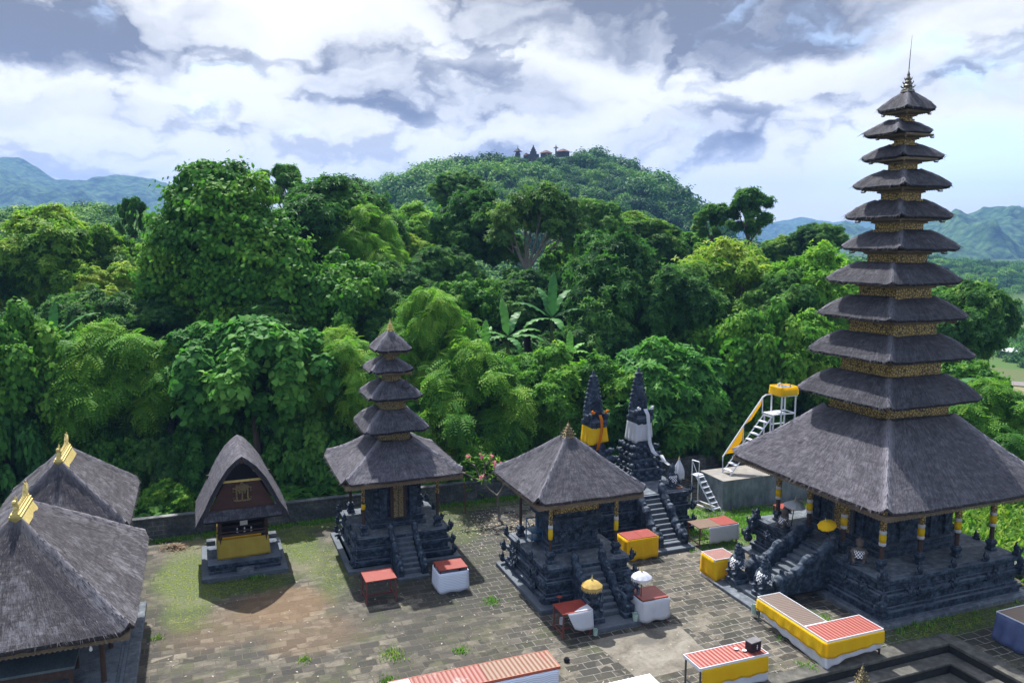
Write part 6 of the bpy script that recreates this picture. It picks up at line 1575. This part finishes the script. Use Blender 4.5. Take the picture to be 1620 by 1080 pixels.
tree('mango2', 'shaded tree low behind the banana plants', 800, 555, 49.0, 170, B_)
tree('mango', 'shaded tree low at the right behind the vine-hung tree', 1260, 560, 53.0, 170, B_)

for i, (px, py, Y, wpx, k, lab) in enumerate(((100, 660, 38.8, 110, 'mid', 'low leafy shrub behind the ridge of the far thatched hall'), (175, 690, 38.6, 120, 'vine', 'low vine shrub right behind the far thatched hall slope'), (245, 700, 38.4, 100, 'mango2', 'low dark shrub between far hall and granary'), (300, 680, 39.2, 110, 'mid', 'low leafy shrub left behind the granary'), (60, 590, 40.5, 150, 'mango2', 'dark filler shrub behind the far thatched hall ridge'), (130, 640, 39.5, 130, 'vine', 'vine shrub just right of the far hall ridge comb'), (200, 610, 41.5, 140, 'mango', 'dark shrub in the shade left of the granary'), (440, 620, 41.5, 130, 'vine', 'vine shrub between granary roof and five-tier tower'), (560, 600, 42.5, 130, 'mango2', 'dark shrub right behind the five-tier tower roofs'), (690, 600, 42.5, 130, 'light', 'light shrub below the bamboo-like clump'), (760, 670, 42.2, 110, 'vine', 'low vine shrub behind the frangipani'), (860, 640, 44.0, 130, 'light', 'light low shrub left of the middle shrine crown'), (990, 610, 45.5, 120, 'mango2', 'dark shrub between the two stone thrones'), (1080, 660, 45.5, 110, 'bigleaf', 'broad-leaved shrub behind the closed white parasol'), (1150, 660, 47.0, 120, 'vine', 'vine shrub left below the white steel stair'), (1230, 650, 48.5, 110, 'mango2', 'dark shrub behind the white steel stair posts'))):
    tree(k, lab, px, py, Y, wpx, F_, low=.1)
# tangled ground cover on the forest floor
rs = np.random.RandomState(91); n = 42000; uu = rs.uniform(-16, 29, n); vv = 36.9 + rs.uniform(0, 1, n) ** 1.4 * 24
P = []
for a, b in zip(uu, vv):
    X, Y = xy(a, b); hh = .5 + .5 * mnoise.noise(Vector((X * .45, Y * .45, 7))) + .35 * mnoise.noise(Vector((X * 1.3, Y * 1.3, 2))); P.append((X, Y, ground_h(X, Y) + max(.02, hh * (1.5 if b > 38 else .75)) - rs.uniform(0, .25)))
P = np.array(P); V, F, T = scatter(t_heart(.40, .34), P, rs.normal(0, .45, P.shape) + np.array([0, -.25, 1]), rs, (.6, 1.3), .3)
o = bpy.data.objects.new('undergrowth', np_mesh('undergrowth', V, F, LF_VINE, T - .1)); COL.objects.link(o); tag(o, 'tangled leafy ground cover on the forest floor behind the back wall', 'undergrowth', kind='stuff')

# the tall vine-smothered tree, built from its own swellings
vl = []
for px, py, r_, dy in ((318, 290, 1.3, 0), (360, 292, 1.4, .3), (392, 312, 1.3, 0), (300, 325, 1.4, -.3), (340, 335, 1.8, -.8), (385, 352, 1.6, -.6), (425, 372, 1.4, -.5), (280, 372, 1.6, 0), (318, 385, 1.7, -1.2), (365, 395, 1.8, -1.3), (412, 410, 1.7, -1.2), (455, 420, 1.5, -1.0), (258, 412, 1.4, .3), (355, 440, 1.5, -1.6), (400, 455, 1.6, -1.6), (448, 460, 1.6, -1.5), (495, 455, 1.4, -1.2), (250, 450, 1.3, .5), (350, 480, 1.1, -1.6), (370, 505, 1.1, -1.7), (425, 500, 1.4, -1.7), (475, 500, 1.5, -1.6), (525, 490, 1.4, -1.4), (565, 470, 1.2, -1.2), (540, 450, 1.1, -.9), (350, 520, .9, -1.6), (398, 530, 1.1, -1.8), (270, 440, 1.2, 1.6), (330, 345, 1.4, 1.8), (290, 395, 1.4, 1.8), (372, 400, 1.6, 2.0), (430, 440, 1.5, 1.6), (300, 470, 1.3, .6), (285, 500, 1.3, .8), (320, 505, 1.2, .4), (310, 440, 1.3, -.3)):
    X, Y, z = at(px, py, 50.0 + dy * 1.15); vl.append((X, Y, z, r_))
X0, Y0 = at(362, 520, 49.8)[:2]; g0 = ground_h(X0, Y0)
t = thing('forest_tree', 'tallest forest tree, wholly smothered in vines, left of centre', 'tree', loc=(X0, Y0, g0), group=B_)
crown_kind('bigvine', 6, 12, 0, 46000, t_heart(.25, .23), LF_VINE, 41, nup=.3, droop=.7, lumps=[(a - X0, b - Y0, c - g0, r) for a, b, c, r in vl], inner=.78)
c = bpy.data.objects.new('crown', KIND['bigvine']['me']); COL.objects.link(c); c.parent = t
m = MB(); m.tube([(0, 0, -.3), (.1, 0, 4), (-.8, .3, 9), (-1.6, .3, 13)], [.6, .5, .35, .15], 10); tubes_to(m, (0, 0, 4.5), [(x - X0, y - Y0, z - g0) for x, y, z, r in vl[::4]], .22, random.Random(4)); m.build('trunk', BARK, t, smooth=True)
# vine curtains hanging from the vine-hung tree left of the white stair
for i, (px, py, Y, wd, ln, lab) in enumerate(((1195, 530, 45.6, 1.5, 5.2, 'curtain of hanging vines left of the white steel stair'), (1115, 560, 47.2, 1.1, 4.0, 'narrow curtain of hanging vines behind the closed white parasol'))):
    rs = np.random.RandomState(70 + i); X, Y, z = at(px, py, Y); g_ = ground_h(X, Y); n = 2600
    P = np.stack([rs.normal(0, wd * .5, n), rs.normal(0, .35, n), z - g_ - ln * rs.uniform(0, 1, n) ** .9], 1); P[:, 0] += .25 * np.sin(P[:, 2] * 1.7)
    P = P[P[:, 2] > .05]; Nn = rs.normal(0, .5, P.shape) + np.array([0, -1, .3])
    V, F, T = scatter(t_heart(.30, .26), P, Nn, rs, (.7, 1.2), .9)
    o = bpy.data.objects.new('hanging_vines', np_mesh('hanging_vines', V, F, LF_VINE, T)); COL.objects.link(o); o.location = (X, Y, g_); tag(o, lab, 'vines')
# the bare-limbed tree
X, Y, z = at(832, 470, 61.0); g_ = ground_h(X, Y)
t = thing('forest_tree', 'olive tree with bare pale branching limbs at the foot of the hill', 'tree', loc=(X, Y, g_), group=B_)
rs = np.random.RandomState(5); tops = []; zt = at(840, 310, 61.0)[2] - g_
lum = []
for px, py, dy, r_ in ((800, 345, 0, 1.2), (830, 325, .5, 1.3), (862, 320, 0, 1.3), (892, 335, .5, 1.2), (905, 365, 0, 1.1), (875, 355, -.8, .9), (790, 375, -.4, .9), (845, 345, 1.2, 1.2), (815, 400, .8, .8)):
    a, b, c_ = at(px, py, 61.0 + dy); lum.append((a - X, b - Y, c_ - g_, r_))
crown_kind('bare', 3, 4, 0, 3600, t_whorl(5, .32, .11), LF_OLIVE, 43, nup=.6, lumps=lum, inner=.45)
c = bpy.data.objects.new('crown', KIND['bare']['me']); COL.objects.link(c); c.parent = t
m = MB(); hb_ = at(832, 425, 61.0)[2] - g_; m.tube([(0, 0, -.3), (.1, 0, hb_ * .5), (0, 0, hb_)], [.34, .28, .22], 9); rr = random.Random(9)
for l in lum:
    tubes_to(m, (0, 0, hb_ * .97), [(l[0], l[1], l[2] + .2)], .13, rr, 6, .5)
    tubes_to(m, (l[0] * .5, l[1] * .5, hb_ + (l[2] - hb_) * .5), [(l[0] + rr.uniform(-.9, .9), l[1] - .4, l[2] + rr.uniform(-.3, .6)) for _ in range(2)], .06, rr, 5, .3)
m.build('trunk', PALEBARK, t, smooth=True)

# ------------------------------------------------------------------ banana plants
def banana(label, px, py, Y, h, angs, L=2.4, tint=.5, seed=0):
    """stem foot below (px, py); angs: list of (azimuth deg, lift deg, length factor)"""
    X, Y, z = at(px, py, Y); g_ = z - h
    t = thing('banana_plant', label, 'plant', loc=(X, Y, g_), group='banana plants in the forest clearing')
    m = MB(); m.tube([(0, 0, -1.0), (.03, 0, h * .5), (0, .02, h)], [.17, .14, .09], 8); m.build('stem', speckled('banana_stem%d' % seed, [(.3, (.06, .09, .03)), (.7, (.14, .17, .07))], 5), t, smooth=True)
    V = []; F = []; T = []; rr = random.Random(seed)
    for az_, lift, lf in angs:
        ln = L * lf; K = 16; a = R_(az_); wmax = .25 * (ln / 2.4) ** .5; pos = Vector((0, 0, h * .97)); el_ = R_(lift); d = Vector((math.cos(a), math.sin(a), 0))
        side = Vector((-math.sin(a), math.cos(a), 0)); tl = tint + rr.uniform(-.2, .2); fold = rr.uniform(.25, .6)
        rows = []
        for k in range(K + 1):
            s_ = k / K; wdt = wmax * (min(1, s_ * 5) if s_ > .10 else .06) * (1 - max(0, (s_ - .62) / .38) ** 2.2) * .98 + .015
            el2 = el_ - R_(62) * s_ ** 2.1 * (1.1 if lift < 70 else .35); up = Vector((0, 0, 1)) * math.cos(el2) - d * math.sin(el2)
            tr = (.03 if k % 3 else -.04) * (1 if s_ > .2 else 0)
            rows.append((pos + side * wdt + up * (-fold * wdt * .6 + tr), pos.copy(), pos - side * wdt + up * (-fold * wdt * .6 - tr)))
            pos = pos + (d * math.cos(el2) + Vector((0, 0, 1)) * math.sin(el2)) * (ln / K)
        for k in range(K):
            o = len(V); gap = .82 if (k % 3 == 1 and k > 3) else 1.0
            for q in (0, 1):
                A, B_2, C_2 = rows[k + q]; mixf = gap if q else 1.0
                a0, c0 = rows[k][0], rows[k][2]
                V += [tuple(a0.lerp(A, mixf)) if q else tuple(A), tuple(B_2), tuple(c0.lerp(C_2, mixf)) if q else tuple(C_2)]
            F += [(o, o + 1, o + 4, o + 3), (o + 1, o + 2, o + 5, o + 4)]; T += [tl, tl]
    me = np_mesh('banana_leaves', np.array(V), np.array(F), LF_BAN, np.array(T))
    c = bpy.data.objects.new('leaves', me); COL.objects.link(c); c.parent = t
    return t
banana('large banana plant at the far left with two long raised leaves', 82, 545, 44, 3.2, [(150, 48, 1.25), (28, 52, 1.2), (95, 80, .9), (200, 20, .9), (330, 15, .9), (268, -5, .9), (60, 20, .8)], 2.6, .40, 1)
banana('banana plant with broad drooping leaves left of the tall upright one', 803, 530, 47, 2.6, [(110, 70, 1.0), (65, 55, .95), (20, 25, .9), (170, 20, .9), (345, 12, 1.0), (230, 10, .8), (300, -5, .7)], 2.5, .5, 2)
banana('tallest banana plant with upright leaves above the middle shrine', 872, 500, 49, 3.4, [(80, 78, 1.15), (120, 66, 1.0), (45, 62, 1.0), (172, 38, 1.05), (10, 30, .9), (215, 5, .9), (285, 5, .9)], 2.6, .42, 3)
banana('young bright yellow-green banana plant with upright leaves', 768, 545, 45.5, 1.6, [(90, 82, .75), (70, 68, .7), (125, 62, .6)], 2.0, .95, 4)
banana('small bright banana plant just above the crown of the middle shrine', 902, 556, 46, 1.2, [(90, 75, .8), (140, 55, .7), (30, 45, .7), (200, 25, .6), (340, 20, .7)], 1.7, .85, 5)
banana('banana leaves poking out from behind the tall tower', 1512, 600, 43, 3.0, [(20, 22, .8), (110, 30, .8), (180, 35, .9), (330, -8, .9), (250, 20, .8)], 2.2, .4, 6)

# ------------------------------------------------------------------ frangipani
fx, fy = xy(12.5, 33.6)
t = thing('frangipani_tree', 'small crooked frangipani with pink flowers between the five-tier tower and the middle shrine', 'tree', loc=(fx, fy, 0))
rr = random.Random(3); m = MB(); m.tube([(0, 0, 0), (.08, 0, .35), (.02, 0, .75), (-.05, .05, 1.15)], [.10, .085, .075, .065], 8)
br = [((-.05, .05, 1.15), (-.75, .0, 1.9)), ((-.05, .05, 1.15), (.25, .1, 1.65)), ((-.75, 0, 1.9), (-1.5, -.1, 2.25)), ((-.75, 0, 1.9), (-.6, .2, 2.55)), ((-.75, 0, 1.9), (-1.1, .3, 2.5)), ((-.75, 0, 1.9), (-.2, -.2, 2.35)), ((.25, .1, 1.65), (.55, 0, 1.95)), ((.25, .1, 1.65), (.1, .2, 2.1)), ((-1.5, -.1, 2.25), (-1.9, 0, 2.45)), ((-1.1, .3, 2.5), (-1.4, .3, 2.85)), ((-.6, .2, 2.55), (-.75, .1, 2.95)), ((-.6, .2, 2.55), (-.3, .3, 2.85)), ((-.2, -.2, 2.35), (.15, -.1, 2.65)), ((-.2, -.2, 2.35), (-.1, -.4, 2.7))]
for a, b in br:
    mid = Vector(a).lerp(Vector(b), .5) + Vector((rr.uniform(-.06, .06), 0, -.06)); m.tube([a, tuple(mid), b], [.05, .042, .032], 6)
m.build('trunk', PALEBARK, t, smooth=True)
ends = [b for a, b in br if not any(b == a2 for a2, _ in br)] + [(-.75, 0, 2.0), (-1.2, .1, 2.2), (-.4, .1, 2.2)]
rs = np.random.RandomState(8); P = np.vstack([np.array(e) + rs.normal(0, .12, (15, 3)) for e in ends]); V, F, T = scatter(t_leaf(.27, .09), P, rs.normal(0, .5, P.shape) + np.array([0, -.2, 1]), rs, (.7, 1.2), .2)
c = bpy.data.objects.new('crown', np_mesh('frangipani_crown', V, F, LF_LIGHT, T + .15)); COL.objects.link(c); c.parent = t
P = np.vstack([np.array(e) + np.array([0, -.1, .1]) + rs.normal(0, .06, (9, 3)) for e in ends[:9]]); V, F, T = scatter(t_whorl(5, .07, .06), P, rs.normal(0, .5, P.shape) + np.array([0, -.6, .8]), rs, (.7, 1.2), .0)
c = bpy.data.objects.new('flowers', np_mesh('frangipani_flowers', V, F, PINK, T)); COL.objects.link(c); c.parent = t
P = np.stack([rs.normal(-.2, 1.3, 260), rs.normal(-.4, .9, 260), np.full(260, .012)], 1); V, F, T = scatter(t_whorl(4, .045, .04), P, rs.normal(0, .15, P.shape) + np.array([0, 0, 1]), rs, (.7, 1.3), 0)
o = bpy.data.objects.new('fallen_petals', np_mesh('fallen_petals', V, F, cloth('pale_petals', (.75, .62, .45), (.7, .5, .4)), T)); COL.objects.link(o); o.location = (fx, fy, 0); tag(o, 'pale petals fallen on the paving under the frangipani', 'petals', kind='stuff')

# ------------------------------------------------------------------ grass, weeds, litter
def tufts(name, label, spots, mat, seed, blade=.22, per=40, spread=.12, kind=None, cat='grass', wid=.02):
    rs = np.random.RandomState(seed); Ps = []
    for x, y, z, k in spots: Ps.append(np.stack([rs.normal(x, spread * k, int(per * k)), rs.normal(y, spread * k, int(per * k)), np.full(int(per * k), z)], 1))
    P = np.vstack(Ps); n = len(P); a = rs.uniform(0, 6.28, n); L = blade * rs.uniform(.5, 1.3, n); ln = rs.uniform(.15, .7, n)
    d = np.stack([np.cos(a), np.sin(a), np.zeros(n)], 1); s_ = np.stack([-np.sin(a), np.cos(a), np.zeros(n)], 1) * wid * (blade / .22)
    up = np.array([0, 0, 1.0]); q1 = P - s_; q2 = P + s_; mid = P + d * (L * ln * .4)[:, None] + up * (L * .62)[:, None]; tip = P + d * (L * ln)[:, None] + up * (L * (1 - ln * .4))[:, None]
    V = np.stack([q1, q2, mid + s_ * .8, mid - s_ * .8, tip], 1).reshape(-1, 3); b = (np.arange(n) * 5)[:, None]
    F = np.vstack([b + np.array([0, 1, 2]), b + np.array([0, 2, 3]), b + np.array([3, 2, 4])]); T = np.clip(np.tile(rs.normal(.45, .2, n), 3), 0, 1)
    o = bpy.data.objects.new(name, np_mesh(name, V, F, mat, T)); COL.objects.link(o); tag(o, label, cat, kind=kind); return o
rs = np.random.RandomState(21); sp = []
for _ in range(1500):
    u, v = rs.uniform(29.3, 44), rs.uniform(8, 46); X, Y = xy(u, v); sp.append((X, Y, ground_h(X, Y) - .02, 1.6))
tufts('grass', 'tall bright grass growing on the slope right of the court wall', sp, LF_YEL, 22, .75, 26, .28, 'stuff', wid=.035)
sp = []
for _ in range(900):
    u, v = rs.normal(23.6, 2.6), rs.normal(29.2, 1.4)
    if 23.0 < u < 28.6 and v > 30.9: continue
    if v > 36.4 or v < 26.9: continue
    X, Y = xy(u, v); sp.append((X, Y, 0, .8))
for _ in range(500):
    u = rs.uniform(-3, 22); X, Y = xy(u, 36.45 - abs(rs.normal(0, .22))); sp.append((X, Y, 0, .8))
for cu, cv, su, sv, n in ((18.9, 20.2, .5, .6, 60), (23.2, 18.75, 2.6, .22, 30), (20.6, 28.2, .6, .8, 60)):
    for _ in range(n):
        X, Y = xy(rs.normal(cu, su), rs.normal(cv, sv)); sp.append((X, Y, 0, .7))
tufts('grass', 'short grass and weeds growing on the lawn and along the foot of the back wall', sp, LF_LIGHT, 23, .13, 22, .12, 'stuff')
for i, (u, v, k, lab) in enumerate(((9.4, 25.8, 1.0, 'weed tuft on the paving left of the middle shrine plinth'), (5.2, 23.4, 1.3, 'spreading weed tuft in the middle of the lower left paving'), (7.3, 22.9, .9, 'small weed tuft on the paving above the long striped table'), (4.7, 22.0, .8, 'weed tuft near the left end of the long striped table'), (16.9, 18.1, .8, 'weed tuft under the corner of the L-shaped tables'), (2.6, 24.1, .6, 'tiny weed tuft on the open lower left paving'), (1.6, 31.0, .9, 'green weed tuft at the right front of the granary plinth'), (-1.7, 27.2, .6, 'weed tuft beside the plinth of the nearest thatched hall'))):
    tufts('weed_tuft', lab, [(0, 0, 0, 1.0)], LF_YEL if i % 2 else LF_LIGHT, 40 + i, .09 * (1 + .3 * k), int(150 * k), .17 * k, cat='weed').location = (*xy(u, v), .0)
m = MB(); rr = random.Random(12)
for i in range(420):
    a = rr.uniform(0, 6.28); r_ = abs(rr.gauss(0, .38)); p = Vector((r_ * math.cos(a) * 1.2, r_ * math.sin(a) * .8, max(.01, .16 - .3 * r_) * rr.uniform(.3, 1))); b = rr.uniform(0, 6.28); L = rr.uniform(.08, .26); e = p + Vector((math.cos(b) * L, math.sin(b) * L, rr.uniform(-.02, .05))); s_ = Vector((-math.sin(b), math.cos(b), .3)) * rr.uniform(.008, .03)
    m.add([tuple(p), tuple(p.lerp(e, .5) + s_), tuple(e), tuple(p.lerp(e, .5) - s_)], [(0, 1, 2, 3)])
o = m.build('leaf_pile', speckled('dead_leaves', [(.3, (.09, .055, .03)), (.6, (.22, .15, .09)), (.8, (.36, .27, .17))], 4)); X, Y = xy(-1.35, 35.3); o.location = (X, Y, 0); tag(o, 'heap of dry brown palm leaves on the grass left of the granary', 'leaf pile')
rs = np.random.RandomState(33); n = 900; uu = rs.uniform(-2, 22, n); vv = rs.uniform(18.2, 36, n); P = np.array([(*xy(a, b), .012) for a, b in zip(uu, vv)]); V, F, T = scatter(t_leaf(.09, .05), P, rs.normal(0, .12, P.shape) + np.array([0, 0, 1]), rs, (.5, 1.3), 0)
o = bpy.data.objects.new('leaf_litter', np_mesh('leaf_litter', V, F, speckled('litter', [(.3, (.2, .16, .1)), (.7, (.5, .46, .38))], 1.0), T)); COL.objects.link(o); tag(o, 'small pale dead leaves scattered over the court paving', 'leaves', kind='stuff')

# ------------------------------------------------------------------ far forest on the hills (uncountable): one object each, scattered crowns
def far_crown(seed, R, n, L):
    rs = np.random.RandomState(seed); lum = make_lumps(rs, R, R * 1.25, 11, .3, .5)
    P, d, k = lump_points(lum, n, rs, .45, .7, .9); Nn = d * .7 + np.array([0, 0, .6]) + rs.normal(0, .3, P.shape)
    V, F, T = scatter(t_leaf(L, L * .6, .1, .2), P, Nn, rs, (.7, 1.3), .2); me = np_mesh('far_crown', V, F, LF_FAR, T)
    return bpy.data.objects.new('far_crown', me)
FC = bpy.data.collections.new('far_crowns')
for s_ in range(3): FC.objects.link(far_crown(200 + s_, 3.4, 2300, .48))
def gn_forest(name, label, pts, scl, seed):
    me = bpy.data.meshes.new(name); me.vertices.add(len(pts)); me.vertices.foreach_set('co', np.array(pts, np.float32).ravel())
    a = me.attributes.new('size', 'FLOAT', 'POINT'); a.data.foreach_set('value', np.array(scl, np.float32)); me.update()
    o = bpy.data.objects.new(name, me); COL.objects.link(o); tag(o, label, 'forest', kind='stuff')
    ng = bpy.data.node_groups.new(name, 'GeometryNodeTree'); ng.interface.new_socket('Geometry', in_out='INPUT', socket_type='NodeSocketGeometry'); ng.interface.new_socket('Geometry', in_out='OUTPUT', socket_type='NodeSocketGeometry')
    gi = ng.nodes.new('NodeGroupInput'); go = ng.nodes.new('NodeGroupOutput'); ip = ng.nodes.new('GeometryNodeInstanceOnPoints')
    ci = ng.nodes.new('GeometryNodeCollectionInfo'); ci.inputs['Collection'].default_value = FC; ci.inputs['Separate Children'].default_value = True; ci.inputs['Reset Children'].default_value = True
    ip.inputs['Pick Instance'].default_value = True
    rv = ng.nodes.new('FunctionNodeRandomValue'); rv.data_type = 'FLOAT_VECTOR'; rv.inputs[0].default_value = (-.12, -.12, 0); rv.inputs[1].default_value = (.12, .12, 6.28); rv.inputs['Seed'].default_value = seed
    na = ng.nodes.new('GeometryNodeInputNamedAttribute'); na.data_type = 'FLOAT'; na.inputs['Name'].default_value = 'size'
    L = ng.links.new; L(gi.outputs[0], ip.inputs['Points']); L(ci.outputs[0], ip.inputs['Instance']); L(rv.outputs[0], ip.inputs['Rotation']); L(na.outputs['Attribute'], ip.inputs['Scale']); L(ip.outputs[0], go.inputs[0])
    md = o.modifiers.new('scatter', 'NODES'); md.node_group = ng
    return o
def spread(x0, x1, y0, y1, step, hf, seed, ok=lambda X, Y: True, s0=.7, s1=1.4):
    rs = np.random.RandomState(seed); P = []; S = []
    for X in np.arange(x0, x1, step):
        for Y in np.arange(y0, y1, step):
            x, y = X + rs.uniform(-.55, .55) * step, Y + rs.uniform(-.55, .55) * step
            if not ok(x, y): continue
            k = s0 + (s1 - s0) * rs.uniform() ** 2; P.append((x, y, hf(x, y) - 1.6 * k)); S.append(k)
    return P, S
def hill_ok(x, y):
    if hill_h(x, y) < -8: return False
    px = 810 + x / y * FPX
    if 808 < px < 898 and 338 < y < 372: return False
    return not (572 < px < 668 and 322 < y < 362 and mnoise.noise(Vector((x * .05, y * .05, 2))) > -.35)
P, S = spread(-150, 128, 205, 420, 5.0, hill_h, 1, hill_ok, .4, 1.7)
P2, S2 = spread(-150, 128, 205, 420, 11.0, hill_h, 13, lambda x, y: hill_ok(x, y) and not (785 < 810 + x / y * FPX < 912 and 310 < y < 380) and mnoise.noise(Vector((x * .02, y * .02, 8))) > -.1, 1.9, 3.0)
gn_forest('forest', 'dense forest covering the round hill behind the temple', P + P2, S + S2, 3)
P, S = spread(-205, -28, 118, 225, 4.2, lowl_h, 2, lambda x, y: lowl_h(x, y) > -6, .8, 1.5)
gn_forest('forest', 'dark forest belt on the low rise at the far left', P, S, 5)
P, S = spread(60, 470, 385, 520, 6.2, lowr_h, 3, lambda x, y: lowr_h(x, y) > -16, .9, 1.7)
gn_forest('forest', 'forest on the low ridge beyond the valley at the right', P, S, 7)
def gap_ok(x, y):
    q = x / y
    if q > .52: return False
    return not (q > .36 and rs_gap.uniform() < .35)
rs_gap = np.random.RandomState(77)
P, S = spread(-120, 70, 64, 200, 5.0, ground_h, 4, gap_ok, .7, 1.25)
gn_forest('forest', 'forest filling the ground between the temple trees and the hill', P, S, 9)
P, S = spread(46, 190, 60, 330, 7.0, ground_h, 6, lambda x, y: x / y > .50 and not (y < 137 and x / y > .585 and y > 98) and mnoise.noise(Vector((x * .04, y * .04, 4))) > -.12, .5, 1.1)
gn_forest('forest', 'scattered clumps of trees among the valley fields at the right', P, S, 11)

# ------------------------------------------------------------------ the temple on the hill top and the valley house
DUSK = speckled('far_dark_stone', [(.3, (.03, .028, .03)), (.7, (.08, .07, .07))], 1.0); TILE = speckled('far_red_tiles', [(.3, (.07, .035, .03)), (.7, (.13, .065, .05))], 1.0)
def hpos(px, Y=362): X = (px - 810) / FPX * Y; return X, Y, hill_h(X, Y) + 2.2
X, Y, z = hpos(818, 352); z += 1.0
t = thing('hilltop_tower', 'tiny dark shrine tower with one broad roof on the hill top', 'tower', loc=(X, Y, z))
m = MB(); m.box((0, 0, 1.0), (2.6, 2.6, 4), taper=.85); m.box((0, 0, 3.2), (1.7, 1.7, 1.2)); m.build('body', DUSK, t)
m = MB(); m.lathe([(2.0, 3.8), (1.9, 3.95), (.9, 4.7), (.15, 5.4), (.05, 6.4)], 4); m.build('roof', DUSK, t)
X, Y, z = hpos(842, 352); z += .8
t = thing('hilltop_gate', 'tiny dark pointed gate tower on the hill top right of the roofed one', 'gate', loc=(X, Y, z))
m = MB(); m.box((0, 0, 1.2), (2.8, 2, 4.2)); m.box((0, 0, 3.7), (2.0, 1.6, 1.0)); m.box((0, 0, 4.5), (1.3, 1.2, .8)); m.lathe([(.5, 4.9), (.3, 5.4), (.05, 6.2)], 6); m.build('body', DUSK, t)
for sx in (-1, 1):
    m = MB(); m.box((sx * 1.9, 0, .6), (1.1, 1.2, 3.2)); m.build('wing', DUSK, t)
for px, w_, lab in ((831, 1.5, 'tiny low stone shrine between the two hill top towers'), (862, 3.2, 'leftmost of the two tiny red-roofed buildings on the hill top'), (888, 3.6, 'rightmost of the two tiny red-roofed buildings on the hill top')):
    X, Y, z = hpos(px, 354); z += 1.2; t = thing('hilltop_building', lab, 'building', loc=(X, Y, z))
    m = MB(); m.box((0, 0, .5), (w_ * 1.5, 2.4, 2.4)); m.build('wall', DUSK, t); m = MB(); m.lathe([(w_ * .95, 1.7), (w_ * .25, 2.8), (.1, 3.0)], 4); m.build('roof', TILE, t)
X, Y, z = hpos(877, 352); z += .8; t = thing('hilltop_pole_shrine', 'tiny thin pole shrine with a small roof on the hill top', 'shrine', loc=(X, Y, z))
m = MB(); m.box((0, 0, 1.6), (.6, .6, 4)); m.build('post', DUSK, t); m = MB(); m.lathe([(1.3, 3.6), (.2, 4.4), (.05, 5.2)], 4); m.build('roof', DUSK, t)
X, Y, _ = at(1604, 569, 160.0); z = ground_h(X, Y)
t = thing('valley_house', 'small house with pale roof among trees in the valley at the right edge', 'house', loc=(X, Y, z), rz=R_(20))
m = MB(); m.box((0, 0, .7), (4.2, 3, 1.6)); m.build('wall', CONC, t); m = MB(); m.add([(-2.4, -1.8, 1.5), (2.4, -1.8, 1.5), (2.4, 1.8, 1.5), (-2.4, 1.8, 1.5), (-2.0, 0, 2.2), (2.0, 0, 2.2)], [(0, 1, 5, 4), (2, 3, 4, 5), (1, 2, 5), (3, 0, 4), (3, 2, 1, 0)]); m.build('roof', CORR_W, t)

# ------------------------------------------------------------------ the air
HAZE_D = 2.4e-4
m = MB(); m.b2(-2900, 3300, -120, 3700, -110, 260)
hm_ = bpy.data.materials.new('haze'); hm_.use_nodes = True; n = NT(hm_.node_tree); out = n.n('ShaderNodeOutputMaterial'); pv_ = n.n('ShaderNodeVolumePrincipled')
pv_.inputs['Color'].default_value = (.26, .48, 1.0, 1); pv_.inputs['Density'].default_value = HAZE_D; pv_.inputs['Anisotropy'].default_value = .0
n.l(pv_.outputs[0], out.inputs['Volume'])
tag(m.build('haze', hm_), kind='stuff')
